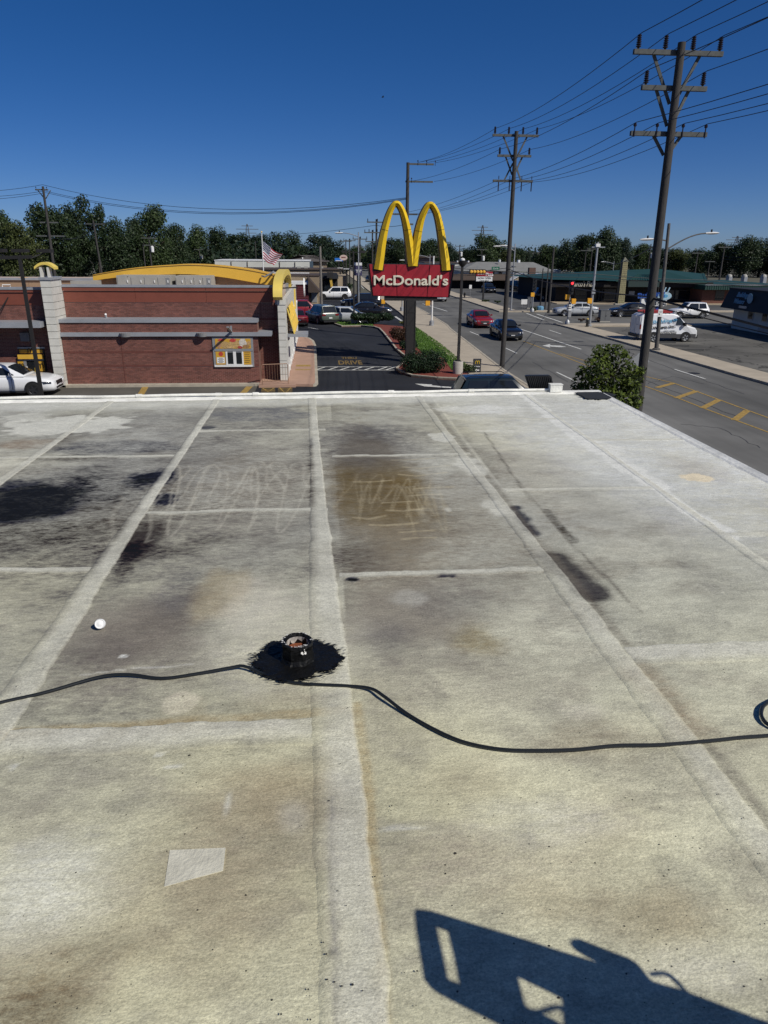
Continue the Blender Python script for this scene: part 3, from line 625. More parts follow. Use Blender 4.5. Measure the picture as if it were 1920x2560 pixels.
mb.prism(o_, (0, 0, .003)); mb.build('tar_coat', tar, sp)
rr = random.Random(9); mb = MB()
for k in range(420):
    a = rr.uniform(0, 6.28); r = rr.gauss(1.0, .09); x = pc[0]-vb[0]+(pa[0]-pc[0])*r*math.cos(a); y = (pu[1]+pd[1])/2-vb[1]+(pu[1]-pd[1])/2*r*math.sin(a)
    l = rr.uniform(.004, .024); wd = rr.uniform(.001, .004)
    mb.sheet([(x-l, y, .0125), (x, y-wd, .0125), (x+l, y+wd*.3, .0125), (x, y+wd, .0125)])
tag(mb.build('brush_streaks', tar, sp), kind='stuff')
cs = GR(1487, 990)
sp2 = T('tar_patch', 'matt black tar patch at the far right roof corner', 'tar patch', (cs[0], cs[1], ZR))
MB().prism([(x*1.0+y*.0-.0, y, .012) for x, y, z in splat('s', (0, 0, 0), .22, .25, 4, 120, .12)], (0, 0, .003)).build('tar_coat', mat('dry_tar', (.02, .021, .022), .8), sp2)
sq = [GR(425, 2128), GR(564, 2122), GR(558, 2178), GR(411, 2219)]
c0 = sum(sq)/4
pat = T('coating_patch', 'pale four-sided repair patch on the roof near the lower left', 'roof patch', (c0[0], c0[1], ZR))
MB().prism([(p[0]-c0[0], p[1]-c0[1], -.006) for p in sq], (0, 0, .0105)).build('patch_sheet', mat('patch_pale', (.55, .53, .43), .85, var=.16, scale=14, bump=.25, bscale=90), pat)
mb = MB(); rr = random.Random(2)
for k in range(330):
    px, py = rr.uniform(0, 1920), 1500+1060*rr.random()**.7
    p = GR(px, py); 
    if p[0] > EASTX-.1: continue
    hz_ = ZR+float(relief(np.array([p[0]]), np.array([p[1]]))[0])+.0012
    if min(abs(p[0]-q_) for q_ in XS) < .18: hz_ += .007
    s = rr.choice([.0010, .0012, .0016, .002, .0026]) * (1.9 if rr.random() < .06 else 1)
    mb.sheet([(p[0]+s*math.cos(i*1.05)*rr.uniform(.7, 1.2), p[1]+s*math.sin(i*1.05)*rr.uniform(.7, 1.2), hz_) for i in range(6)])
tag(mb.build('tar_specks', mat('speck_black', (.03, .027, .022), .8)), 'tiny black tar specks scattered over the foreground roof', 'specks', kind='stuff')

# vent pipe
vt = T('vent_pipe', 'stubby tar-coated vent pipe with rusty open top on roof', 'vent pipe', (vb[0], vb[1], ZR+.012))
zt = .088
mb = MB(); n = 8; vs = []; fs = []; prof = [(.085, -.01), (.072, .008), (.067, .02), (.066, .06), (.069, zt-.012), (.066, zt), (.050, zt-.004), (.047, zt-.03), (.044, .03), (.0, .028)]
rr = random.Random(4)
for r, h in prof:
    for i in range(n): a = 2*math.pi*(i+.5)/n; q_ = r*(1+rr.uniform(-.04, .04)); vs.append((q_*math.cos(a), q_*math.sin(a), h+rr.uniform(-.002, .002)))
for j in range(len(prof)-1): fs += [(j*n+i, j*n+(i+1) % n, (j+1)*n+(i+1) % n, (j+1)*n+i) for i in range(n)]
mb.add(vs, fs); mb.build('pipe_body', tar, vt)
mb = MB(); mb.lathe([(.0455, .04), (.0455, zt-.008)], n=16); wl = mb.build('liner', mat('pipe_liner', (.38, .36, .33), .7, var=.5, scale=45), vt); 
mb = MB(); mb.lathe([(.001, .052), (.0445, .05)], n=12); mb.build('rust', mat('rust', (.22, .06, .02), .9, var=.5, scale=30), vt)
mb = MB(); rr = random.Random(8)
for k in range(60):
    a = rr.uniform(0, 6.28); r = rr.uniform(.053, .066); s = rr.uniform(.0015, .006)
    if k < 26: a = rr.uniform(-1.7, -.9)
    mb.sheet([(r*math.cos(a)+s*math.cos(i)*rr.uniform(.6, 1), r*math.sin(a)+s*.6*math.sin(i)*rr.uniform(.6, 1), zt+.0045) for i in range(6)])
for k in range(9):
    a = -1.1+rr.uniform(-.2, .2); z = zt-.006-.022*rr.random(); s = rr.uniform(.002, .005); r = .0745
    mb.sheet([(r*math.cos(a+s*20*math.cos(i)*.7), r*math.sin(a+s*20*math.cos(i)*.7), z+s*math.sin(i)*1.4) for i in range(6)])
tag(mb.build('paint_flecks', mat('fleck_white', (.75, .74, .70), .6), vt), kind='stuff')

# black cord, cap, loop
cord_m = mat('cord_black', (.010, .012, .013), .4, var=.1, spec=.5)
def smooth_path(p, n=6):
    p = [Vector(q) for q in p]; out = []
    for i in range(len(p)-1):
        a, b_, c, d = p[max(i-1, 0)], p[i], p[i+1], p[min(i+2, len(p)-1)]
        for k in range(n):
            u = k/n; out.append(.5*((2*b_)+(c-a)*u+(2*a-5*b_+4*c-d)*u*u+(3*b_-a-3*c+d)*u**3))
    return out+[p[-1]]
cpx = [(-120, 1795), (0, 1761), (116, 1735), (249, 1702), (324, 1696), (405, 1700), (492, 1690), (579, 1678), (613, 1677), (666, 1692), (741, 1712), (868, 1719), (926, 1729), (960, 1752), (1018, 1790), (1093, 1833), (1163, 1862), (1249, 1879), (1336, 1883), (1440, 1881), (1539, 1871), (1654, 1868), (1770, 1857), (1857, 1848), (1925, 1843), (2050, 1830)]
lift = {8: .012, 7: .008, 13: .012, 12: .006, 4: .008, 3: .006}
pts = [Vector((*GR(x, y), ZR+.0095+float(relief(*[np.array([q]) for q in GR(x, y)])[0])+lift.get(i, 0))) for i, (x, y) in enumerate(cpx)]
o = T('extension_cable', 'long black cord snaking across the roof past the vent pipe', 'cord', pts[10])
MB().tube(W(o, smooth_path(pts)), .0066, 8).build('cord', cord_m, o, True)
lp = [(2100, 1735), (1990, 1738), (1935, 1752), (1905, 1768), (1896, 1785), (1899, 1803), (1915, 1819), (1950, 1829), (2060, 1822)]
pts = [Vector((*GR(x+6, y), ZR+.012)) for x, y in lp]
o = T('extension_cable', 'loop of black cord lying at the right edge of roof', 'cord', pts[4])
MB().tube(W(o, smooth_path(pts)), .0072, 8).build('cord', cord_m, o, True)
cp = GR(252, 1573)
o = T('bottle_cap', 'white plastic bottle cap standing on the roof at left', 'cap', (cp[0], cp[1], ZR+.005))
capm = mat('cap_white', (.78, .78, .76), .4, var=.03)
mb = MB().lathe([(.0001, .012), (.008, .012), (.012, .0095), (.0185, .0095), (.0205, .012), (.0225, .010), (.0235, .004), (.0235, -.012), (.021, -.012), (.020, .004), (.0001, .005)], n=28)
ob = mb.build('cap_shell', capm, o, True, 50); ob.location = (0, 0, .0225); ob.rotation_euler = (R(62), 0, R(8))
# unseen caster, added and shaped to throw the lower right shadow
hz = .86; dx, dy = -TRAVEL.x/-TRAVEL.z*hz, -TRAVEL.y/-TRAVEL.z*hz
def sh(zx, zy): p = GR(960+zx/1.728, 1940+zy/1.728); return Vector((p[0]+dx, p[1]+dy, ZR+hz))
st = T('work_stand', 'dark flat board with a hand slot on a stand beside the camera', 'stand', (sh(1500, 1100).x, sh(1500, 1100).y, ZR))
dkb = mat('board_dark', (.05, .05, .05), .7)
outer = [(172, 592), (235, 600), (560, 700), (980, 830), (870, 775), (842, 745), (850, 725), (880, 721), (1000, 768), (1100, 808), (1180, 900), (1330, 945), (1659, 1071), (2000, 1180), (1900, 1500), (1000, 1480), (840, 1400), (812, 1071), (810, 980), (720, 935), (585, 872), (622, 1010), (700, 1040), (780, 1080), (830, 1140), (800, 1220), (490, 1071), (235, 940), (205, 900), (163, 605)]
# shadow caster split round its slot into two convex-free outlines
def panel(zs, nm): MB().prism(W(st, [sh(*z) for z in zs]), (0, 0, .02)).build(nm, dkb, st)
panel([(172, 592), (235, 600), (310, 622), (310, 680), (237, 655), (282, 890), (358, 918), (358, 1006), (235, 940), (205, 900), (163, 605)], 'grip_end')
panel([(310, 622), (560, 700), (980, 830), (1180, 900), (1330, 945), (1659, 1071), (2000, 1180), (1900, 1500), (1000, 1480), (840, 1400), (812, 1071), (810, 980), (720, 935), (585, 872), (622, 1010), (700, 1040), (780, 1080), (830, 1140), (800, 1220), (490, 1071), (358, 1006), (358, 918), (310, 680)], 'board')  # main body of the added shadow caster
panel([(980, 830), (870, 775), (842, 745), (850, 725), (880, 721), (1000, 768), (1100, 808), (1180, 900)], 'lug')
MB().tube(W(st, smooth_path([sh(1160, 857), sh(1225, 853), (sh(1275, 890)), sh(1318, 945)])), .006, 6).build('wire_loop', dkb, st)
MB().tube(W(st, smooth_path([sh(615, 1015), sh(680, 1018), sh(745, 1000), sh(815, 1006)])), .006, 6).build('cord', dkb, st)  # thin strand of the added caster
for z in ((1850, 1250), (1750, 1420), (1100, 1440)):  # legs only hold up the added caster
    p = sh(*z)-st.location; MB().cyl((p.x, p.y, .005), (p.x, p.y, hz), .015, n=8).build('leg', dkb, st)

# ------------------------------------------------------------------ restaurant
YB, YU, YP, YC = 37.85, 39.0, 37.45, 38.15         # bump-out face, upper wall, tiled pier front, corner pilaster front
XL, XBR, XE = -13.08, -3.3, -2.02
zc0, zc1 = ZY(718, YU), ZY(712.5, YU)
zb0 = ZY(756, YU)
zl1a, zl1b = ZY(806.5, YB), ZY(798, YB)
zl2a, zl2b = ZY(841, YB-.12), ZY(831, YB-.12)
rest = T('restaurant_building', 'red brick restaurant with grey ledges, yellow roof arch and white tiled piers', 'building', (-8, 45, 0))
def RB(mb, name, m, smooth=False, parent=None):
    mb.v = [tuple(Vector(v)-rest.location) for v in mb.v]; o = mb.build(name, m, rest if parent is None else parent, smooth); return o
YFAR = 59.0
RB(MB().box(-30, XE-.28, YU+.012, YFAR, 0, zc0-.25), 'core_wall', mortar)
RB(MB().box(XL, XBR, YB+.012, YU, 0, zl1a), 'bump_out_wall', mortar)
RB(MB().box(-30, -13.5, YB+.462, YU+.02, 0, ZY(762, YB+.45, 60)), 'wing_wall', mortar)
RB(MB().box(-30, XE-.3, YU+.3, YFAR, zc0-.5, zc0-.4), 'roof_deck', mat('roof_membrane', (.30, .28, .25), .9))
def bricks(name, x0, x1, y, z0, z1, axis='x', skip=()):
    mb = MB(); bl, bh, j = .203, .057, .0125; r = 0; z = z0
    while z+bh < z1+.02:
        off = 0 if r % 2 else -(bl+j)/2; x = x0+off
        while x < x1:
            a, b_ = max(x, x0), min(x+bl, x1)
            if b_-a > .03 and not any(s[0] < (a+b_)/2 < s[1] and s[2] < z+bh/2 < s[3] for s in skip):
                e = random.uniform(0, .004)
                if axis == 'x': vs = [(a, y-e, z), (b_, y-e, z), (b_, y-e, z+bh), (a, y-e, z+bh), (a, y+.02, z), (b_, y+.02, z), (b_, y+.02, z+bh), (a, y+.02, z+bh)]
                mb.add(vs, [(0, 1, 2, 3), (3, 2, 6, 7), (1, 5, 6, 2), (4, 0, 3, 7), (4, 5, 1, 0)])
            x += bl+j
        z += bh+j; r += 1
    return tag(RB(mb, name, brickm), kind='stuff')
wx0, wx1 = AY(533, 880, YB).x, AY(634, 880, YB).x; wz0, wz1 = ZY(917, YB, 580), ZY(843, YB, 580)
zs1, zs2 = ZY(880, YB), ZY(914.5, YB)
bricks('brickwork', XL, XBR, YB, .13, zs2-.05, skip=[(wx0+.1, wx1-.1, wz0+.03, wz1-.03)]); bricks('brickwork', XL, XBR, YB, zs2+.05, zs1-.05, skip=[(wx0+.1, wx1-.1, wz0+.03, wz1-.03)]); bricks('brickwork', XL, XBR, YB, zs1+.05, zl2a, skip=[(wx0+.1, wx1-.1, wz0+.03, wz1-.03)])
bricks('brickwork', XL, XBR, YB, zl2b, zl1a); bricks('brickwork', XL, XE-.3, YU, zl1b-.05, zb0); bricks('brickwork', XBR, XE-.3, YU, .13, zl1b-.05)
bricks('brickwork', -22, -13.55, YB+.45, .13, ZY(762, YB+.45, 60))
RB(MB().box(XBR+.0005, XBR+.012, YB-.003, YU, .13, zl1a), 'return_face', MATS.get('return_brick') or mat('return_brick', (.17, .085, .065), .9, var=.15, scale=12))
for z in (zs1, zs2): RB(MB().box(XL, XBR, YB-.012, YB+.012, z-.042, z+.042), 'soldier_course', mat('dark_brick', (.13, .042, .032), .9, var=.2, scale=9))
RB(MB().box(XBR, XE-.3, YU-.012, YU+.012, ZY(798, YU)-.04, ZY(798, YU)+.04), 'soldier_course', MATS['dark_brick'])
for px in (685, 649.5):                              # control joints
    x = AY(px, 730, YU).x; RB(MB().box(x-.012, x+.012, YU-.02, YU-.004, zl1b, zb0), 'control_joint', MATS['dark_brick'])
x = AY(302, 850, YB).x; RB(MB().box(x-.012, x+.012, YB-.018, YB-.003, .13, zl2a), 'control_joint', MATS['dark_brick'])
RB(MB().box(XL-.02, XBR+.02, YB-.03, YB-.002, 0.01, .125), 'plinth', concrete)
# cornice bands and copings
zm = ZY(727.5, YU)
for xa, xb, y, z0, z1, zt0 in ((XL+.02, XE-.32, YU, zb0, zm, zc0), (-30, -13.56, YB+.45, ZY(762, YB+.45, 60), ZY(731, YB+.45, 60), ZY(724, YB+.45, 60))):
    n = 3 if xa > -14 else 4
    for k in range(n):
        a, b_ = xa+(xb-xa)*k/n, xa+(xb-xa)*(k+1)/n
        RB(MB().box(a+.006, b_-.006, y-.03, y+.2, z0, z1-.012), 'cornice_panel', redmetal)
        RB(MB().box(a+.006, b_-.006, y-.09, y+.2, z1+.006, zt0), 'cornice_panel', redmetal)
RB(MB().box(XL-.06, XE-.3, YU-.12, YU+.3, zc0, zc1), 'coping', greymetal)
RB(MB().box(-30, -13.58, YB+.33, YB+.75, ZY(724, YB+.45, 60), ZY(718, YB+.45, 60)), 'coping', greymetal)
RB(MB().box(XL+.0, XBR+.05, YB-.07, YU-.03, zl1a, zl1b), 'coping', greymetal)
RB(MB().box(XL+.0, XE-.55, YB-.14, YB-.015, zl2a, zl2b), 'ledge', greymetal)
RB(MB().box(XBR+.003, XE-.55, YB-.013, YU-.03, zl2a+.02, zl2b-.004), 'canopy', greymetal)
for px in (315, 506):                               # wall lights on the ledge
    x = AY(px, 835, YB).x; c0 = Vector((x, YB-.14, (zl2a+zl2b)/2-.02))
    mb = MB(); vs = []; n = 8
    for z in (-.09, .10):
        rr_ = .27 if z > 0 else .22
        vs += [(x+rr_*math.cos(math.pi+math.pi*i/n), YB-.15+rr_*.9*math.sin(math.pi+math.pi*i/n), c0.z+z) for i in range(n+1)]
    m_ = n+1; mb.add(vs, [(i, i+1, i+1+m_, i+m_) for i in range(n)]+[tuple(range(m_-1, -1, -1)), tuple(range(m_, 2*m_)), (n, 0, m_, m_+n)]); RB(mb, 'wall_light', galv)
x = AY(267, 788, YU).x; zz = ZY(790, YU, 267); RB(MB().cyl((x-.05, YU-.02, zz-.12), (x+.05, YU-.35, zz+.12), .06, .05), 'spotlight', whitem)
x = AY(579, 830, YB).x; RB(MB().bar((x, YB-.16, zl2b+.02), (x-.06, YB-1.0, zl2b+.35), .12, .05), 'bracket', galv); RB(MB().box(x-.05, x+.05, YB-.16, YB-.1, zl2b-.1, zl2b+.32), 'bracket', galv)
x = AY(696, 822, YC).x
# drive-through window: menu panel, two panes, side posters
win = RB(MB().box(wx0, wx1, YB-.05, YB+.2, wz0, wz1), 'window', galv)
def wbox(px0, px1, py0, py1, d, name, m, par=win):
    a = AY(px0, py1, YB-.06); b_ = AY(px1, py0, YB-.06)
    return RB(MB().box(a.x, b_.x, YB-.05-d, YB-.049, a.z, b_.z), name, m, par) if par is rest else _child(a, b_, d, name, m, par)
def _child(a, b_, d, name, m, par):
    mb = MB().box(a.x, b_.x, YB-.05-d, YB-.049, a.z, b_.z); mb.v = [tuple(Vector(v)-rest.location) for v in mb.v]; return mb.build(name, m, par)
postery = mat('poster_yellow', (.55, .31, .03), .6, var=.05)
wbox(539, 626, 847, 871.5, .012, 'menu_poster', postery)
food = [(562, 862, 12, 8, (.42, .27, .11)), (590, 860, 18, 9, (.46, .30, .12)), (607, 858, 9, 11, (.55, .50, .44)), (615, 866, 9, 4, (.30, .17, .07)), (547, 862, 6, 8, (.40, .22, .12)), (582, 851, 8, 4, (.45, .05, .04)), (553, 850, 8, 3, (.5, .06, .05)), (622, 858, 5, 5, (.45, .28, .12)), (600, 868, 6, 3, (.35, .05, .04)), (575, 868, 9, 3, (.5, .33, .14))]
for i, (px, py, rx, ry, c) in enumerate(food):
    a = AY(px, py, YB-.064); mb = MB()
    pts = [(a.x+rx/46*math.cos(k*.52)*(1+.12*math.sin(k*2.3+i)), YB-.0635-.0008*i, a.z+ry/46*math.sin(k*.52)*(1+.1*math.sin(k*3.1+i))) for k in range(12)]
    mb.prism([Vector(p)-rest.location for p in pts], (0, -.0006, 0)); mb.build('poster_food', mat('food%d' % i, c, .6, var=.45, scale=14), win)
wbox(541, 562, 879, 911.5, .012, 'side_poster', postery); wbox(609, 627, 879, 911.5, .012, 'side_poster', postery)
a = AY(552, 885, YB-.064); MB().lathe([(0.001, 0), (.115, 0)], (a.x+8, YB-.0645-45, a.z), 'y', 16).build('poster_disc', mat('poster_red', (.42, .05, .03), .6), win)
wbox(543, 561.5, 893.5, 908, .016, 'notice', whitem)
ink = mat('ink', (.02, .02, .02), .7)
a = AY(552, 899, YB-.068)
for k, s in enumerate(['NEW', 'TODAY', 'INSIDE', 'OPEN', 'PLAY']): pass
for k in range(5): a = AY(552, 895.7+k*2.6, YB-.07); _child(a-Vector((.10+.05*(k % 2), 0, .012)), a+Vector((.10+.05*(k % 2), 0, .012)), .0165, 'print_line', ink, win)
for k in range(6): a = AY(618, 882+k*4.8, YB-.07); _child(a-Vector((.14, 0, .012)), a+Vector((.14-.03*(k % 2), 0, .012)), .0125, 'print_line', ink, win)
wbox(568, 584, 881, 911, .008, 'pane', glass); wbox(590, 606, 881, 910, .008, 'pane', glass)
wbox(566, 568, 879, 912, .03, 'mullion', whitem); wbox(584.5, 589.5, 879, 913, .03, 'mullion', whitem); wbox(606, 608, 879, 912, .03, 'mullion', whitem); wbox(566, 608, 910, 912.5, .034, 'mullion', whitem)
wbox(537, 631, 912.5, 917, .05, 'sill', whitem); wbox(536, 633, 872, 878, .02, 'transom', galv)
# left wing: canopy, framed yellow pay window
zf0, zf1 = ZY(820, YB-.8, 60), ZY(806, YB-.8, 60)
RB(MB().box(-30, -13.75, YB-.75, YB+.44, zf0, zf1), 'canopy', greymetal)
RB(MB().bar((-15.5, YB+.44, zf1+1.1), (-16.0, YB-.6, zf1), .04, .04), 'tie_rod', dkmetal)
pw0, pw1 = AY(46, 870, YB+.45).x, AY(110, 870, YB+.45).x; pz1, pz0 = ZY(869, YB+.45, 80), ZY(930, YB+.45, 80)
pw = RB(MB().box(pw0, pw1, YB+.38, YB+.6, pz0, pz1), 'window', dkmetal)
def pbox(px0, px1, py0, py1, d, name, m):
    a = AY(px0, py1, YB+.37); b_ = AY(px1, py0, YB+.37)
    mb = MB().box(a.x, b_.x, YB+.38-d, YB+.3805, a.z, b_.z); mb.v = [tuple(Vector(v)-rest.location) for v in mb.v]; return mb.build(name, m, pw)
pbox(49, 105, 874, 883, .01, 'sign_panel', postery); pbox(47, 108, 886, 897, .12, 'awning', yellowm); pbox(48, 62, 903, 928, .02, 'side_poster', postery); pbox(96, 109, 903, 928, .02, 'side_poster', postery); pbox(66, 93, 903, 928, .006, 'pane', glass)
pbox(44, 112, 867.5, 871.5, .04, 'frame_rail', galv); pbox(46, 110, 898, 901, .06, 'frame_rail', galv); pbox(93, 95, 902, 929, .03, 'mullion', galv); pbox(63, 65.5, 902, 929, .03, 'mullion', galv)
arch_m = mat('mark_dark', (.05, .035, .01), .6)
def arches(w_, h_, n=14, th=.14):                   # two joined arches as a bar path in x,z
    out = []
    for s in (-1, 1):
        c = s*w_*.25; pts = [(c-w_*.25*math.cos(math.pi*k/n)*(1 if True else 0), h_*math.sin(math.pi*k/n)**.6) for k in range(n+1)]
        out.append(pts)
    return out
for px, py, sz in ((77, 882, .28), (55, 920, .26), (102, 920, .26)):
    a = AY(px, py, YB+.35)
    mb = MB()
    for pts in arches(sz, sz*.85): mb.tube([(a.x+x-rest.location.x, YB+.35-rest.location.y, a.z+z) for x, z in pts], .02, 5, (0, 1, 0))
    mb.build('arch_mark', arch_m, pw)
# equipment box on the wing wall
a = AY(65, 842, YB+.3); RB(MB().box(a.x-.22, a.x+.22, YB+.1, YB+.44, a.z-.2, a.z+.22), 'speaker_box', mat('box_grey', (.12, .12, .13), .6))
# tiled pier
px0, px1 = -13.56, -13.08; zp = AY(140, 700, YP).z
RB(MB().box(px0+.02, px1-.02, YP+.02, YU+.0, 0, zp), 'pier_core', mat('dark_joint', (.16, .15, .14), .9))
nt_ = 15
for k in range(nt_):
    za, zb_ = zp*k/nt_, zp*(k+1)/nt_
    RB(MB().box(px0, px1-.001, YP, YP+.018, za+.011, zb_-.011), 'tile', tile_m)
    for q_ in range(2 if za > zl2b else 1):
        d0 = YP+.002+(YU-YP)*(q_/2 if za > zl2b else 0)+.006; d1 = YP+((YU-YP)*((q_+1)/2) if za > zl2b else .38)
        RB(MB().box(px1-.018, px1, d0+(.0185 if q_ == 0 else 0), d1-.006, za+.011, zb_-.011), 'tile', tile_m)
RB(MB().box(px0-.05, px1+.06, YP-.05, YU+.02, zp, zp+.12), 'pier_cap', greymetal)
def arc_band(p_of, n, th, wd_vec, nm, m):
    mb = MB(); vs = []
    for k in range(n+1):
        p, nrm = p_of(k/n); a = p; b_ = p+nrm*th; wv = Vector(wd_vec)
        vs += [a, b_, b_+wv, a+wv]
    fs = []
    for k in range(n):
        for j in range(4): fs.append((k*4+j, k*4+(j+1) % 4, (k+1)*4+(j+1) % 4, (k+1)*4+j))
    fs += [(3, 2, 1, 0), (n*4, n*4+1, n*4+2, n*4+3)]
    mb.add(vs, fs); return RB(mb, nm, m, True)
zz = zp+.12
def pf(u): 
    x = px0-.20+(px1-px0+.46)*u; h = .36+.22*math.sin(math.pi*min(1, max(0, u)))**.9
    return Vector((x, YP+.05, zz+h)), Vector((0, 0, 1))
arc_band(pf, 14, .12, (0, .55, 0), 'pier_arch', paleyellow)
for x in (px0+.02, px1-.12): RB(MB().box(x, x+.10, YP+.1, YP+.5, zz, zz+.46), 'arch_leg', tile_m)
# big roof arch
topx = [(231.6, 687), (263, 681), (339, 669), (420, 662.5), (481, 660), (557, 664), (633, 674), (694, 688)]
botx = [(233, 702.5), (264, 697), (340, 689), (420, 686), (481, 686), (557, 693), (633, 706), (679, 714)]
YA = 42.0
tw = [AY(x, y, YA) for x, y in topx]; bw = [AY(x, y, YA) for x, y in botx]
def resamp(p, n=30):
    q_ = smooth_path(p, 8); return [q_[int(i*(len(q_)-1)/n)] for i in range(n+1)]
tw, bw = resamp(tw), resamp(bw)
mb = MB(); vs = []
for a, b_ in zip(tw, bw): vs += [b_, a, a+Vector((0, 1.1, 0)), b_+Vector((0, 1.1, 0))]
n = len(tw)-1; mb.add(vs, [(k*4+j, k*4+(j+1) % 4, (k+1)*4+(j+1) % 4, (k+1)*4+j) for k in range(n) for j in range(4)]+[(3, 2, 1, 0), (n*4, n*4+1, n*4+2, n*4+3)])
RB(mb, 'roof_arch', yellowm, True)
mb = MB(); mb.tube([a*.88+b_*.12+Vector((0, -.012, 0)) for a, b_ in zip(tw, bw)], .018, 5); RB(mb, 'arch_seam', mat('seam_brown', (.2, .11, .03), .7))
mb = MB(); mb.tube([AY(655, 690, YA-.1), AY(662, 692, YA-.4), AY(680, 682, YA-.4), AY(684, 679, YA)], .05, 6); RB(mb, 'arch_hook', galv)
# tan screen wall beneath the arch, units
for k in range(4):
    x0 = -30+k*4.6; RB(MB().box(x0, x0+4.59, 43.0, 43.2, zc0-.4, AY(20, 700, 43).z), 'screen_panel', tanm)
mb = MB(); up_ = [p*.6+q*.4 for p, q in zip(bw, tw)]; dn = [Vector((p.x, 0, zc0-.4)) for p in up_]
for p in up_: p.y = 42.3
for p in dn: p.y = 42.3
mb.prism(dn+up_[::-1], (0, .2, 0)); RB(mb, 'screen_wall', tanm)
RB(MB().box(-30, -11.7, 42.9, 43.3, AY(20, 700, 43).z, AY(20, 695, 43).z), 'coping', greymetal)
for u0, u1, yy in ((293, 425, 40.4), (440, 527, 40.6)):
    a, b_ = AY(u0, 714, yy), AY(u1, 690, yy); zt_ = AY(440, 689.5, yy).z
    hv = RB(MB().box(a.x, b_.x, yy, yy+1.6, zc0-.4, zt_), 'hvac_unit', hvacm)
    w0 = b_.x-a.x
    for k in range(4):
        x0 = a.x+w0*(k+.08)/4; x1 = a.x+w0*(k+.92)/4
        mb = MB().box(x0, x1, yy-.025, yy-.001, zc0-.35, zt_-.08); mb.v = [tuple(Vector(v)-rest.location) for v in mb.v]; mb.build('access_panel', hvacm, hv)
        mb = MB().box(x1-.1, x1-.05, yy-.06, yy-.026, zt_-.35, zt_-.22); mb.v = [tuple(Vector(v)-rest.location) for v in mb.v]; mb.build('handle', whitem, hv)
    for k in range(7):
        x0 = b_.x-.24; z0 = zc0+.02+k*(zt_-zc0-.1)/7
        mb = MB().box(x0, x0+.22, yy-.04, yy-.0255, z0, z0+.02); mb.v = [tuple(Vector(v)-rest.location) for v in mb.v]; mb.build('louvre', greymetal, hv)
mb = MB().prism([AY(295, 714, 40.4), AY(320, 690, 40.4), AY(320, 714, 40.4)], (0, 1.2, 0)); RB(mb, 'duct', hvacm)
a = AY(172, 714, 40); RB(MB().box(a.x, a.x+1.3, 40.3, 41.3, zc0-.2, AY(190, 703, 40).z), 'roof_hood', hvacm)
mb = MB().tube([AY(6, 718, 40.5), AY(6, 712, 40.5), AY(26, 712, 40.5), AY(26, 718, 40.5)], .03, 6); RB(mb, 'roof_pipe', whitem)
mb = MB(); pts = [AY(28+46*k/10, 698.5-4.5*math.sin(math.pi*k/10), 43.6) for k in range(11)]; mb.prism(pts, (0, .5, 0)); RB(mb, 'pier_arch', yellowm)
# corner pilaster, tiled
cx0, cx1 = AY(701.5, 942, YC).x, AY(720, 945, YC).x; zq = AY(704, 762, YC).z
RB(MB().box(cx0+.02, cx1-.02, YC+.02, YU+.5, .1, zq), 'pilaster_core', MATS['dark_joint'])
for k in range(11):
    za, zb_ = .14+(zq-.14)*k/11, .14+(zq-.14)*(k+1)/11
    RB(MB().box(cx0, cx1-.001, YC, YC+.018, za+.011, zb_-.011), 'tile', tile_m); RB(MB().box(cx1-.018, cx1, YC+.0185, YU+.5, za+.011, zb_-.011), 'tile', tile_m)
RB(MB().box(cx0-.03, cx1+.03, YC-.03, YU+.55, zq, zq+.25), 'pilaster_cap', tile_m)
# side arch over the entrance front, seen end-on
ax0 = cx0-.18; zs_ = AY(700, 750, YC-.2).z
def sf(u):
    a = math.pi*u; y = YC+5.8-6.0*math.cos(a)*1.0; z = zs_+1.0*math.sin(a)**.6
    nr = Vector((0, -math.cos(a)*.8, .45+.6*math.sin(a))).normalized(); return Vector((ax0, y, z)), nr
arc_band(sf, 30, .32, (.46, 0, 0), 'side_arch', paleyellow)
for yy in (YC+.3, YC+11.0): RB(MB().box(ax0+.05, ax0+.3, yy-.1, yy+.15, zq, zs_+.35), 'arch_leg', galv)
RB(MB().bar((ax0+.3, YC+1.2, zs_+.5), (ax0+1.2, YC+1.2, zs_+.55), .06, .06), 'bracket', dkmetal)
# entrance front: white frames, panes, awning, big disc sign
XF = cx1-.06
RB(MB().box(XF-.25, XF-.05, YU+.5, YFAR, 0, zq+.1), 'front_wall', tile_m)
for k in range(9):
    y0 = YU+.8+k*2.2
    RB(MB().box(XF-.049, XF+.06, y0-.09, y0+.09, .12, 3.0), 'mullion', whitem)
    RB(MB().box(XF-.049, XF+.0, y0+.1, y0+2.1, .5, 2.7), 'pane', glass)
for z in (.3, 2.85): RB(MB().box(XF-.049, XF+.05, YU+.6, YFAR-.3, z-.08, z+.08), 'frame_rail', whitem)
aw0, aw1 = AX(713, 795, XF).y, 47.0
aw = RB(MB().prism([(XF+.08, 39.6, 3.7), (XF+.42, 39.6, 2.4), (XF+.42, 39.6, 2.32), (XF+.08, 39.6, 3.6)], (0, 6.5, 0)), 'awning', yellowm)
for k in range(8):
    y0 = 39.6+k*6.5/7; mb = MB().bar((XF+.10, y0, 3.74), (XF+.44, y0, 2.44), .06, .06); mb.v = [tuple(Vector(v)-rest.location) for v in mb.v]; mb.build('rib', paleyellow, aw)
mb = MB().bar((XF+.28, 39.6, 3.05), (XF+.28, 46.1, 3.05), .05, .05); mb.v = [tuple(Vector(v)-rest.location) for v in mb.v]; mb.build('rib', paleyellow, aw)
RB(MB().bar((XF+.42, 42.5, 3.5), (XF+.42, 42.5, 4.6), .10, .1), 'awning_post', paleyellow)
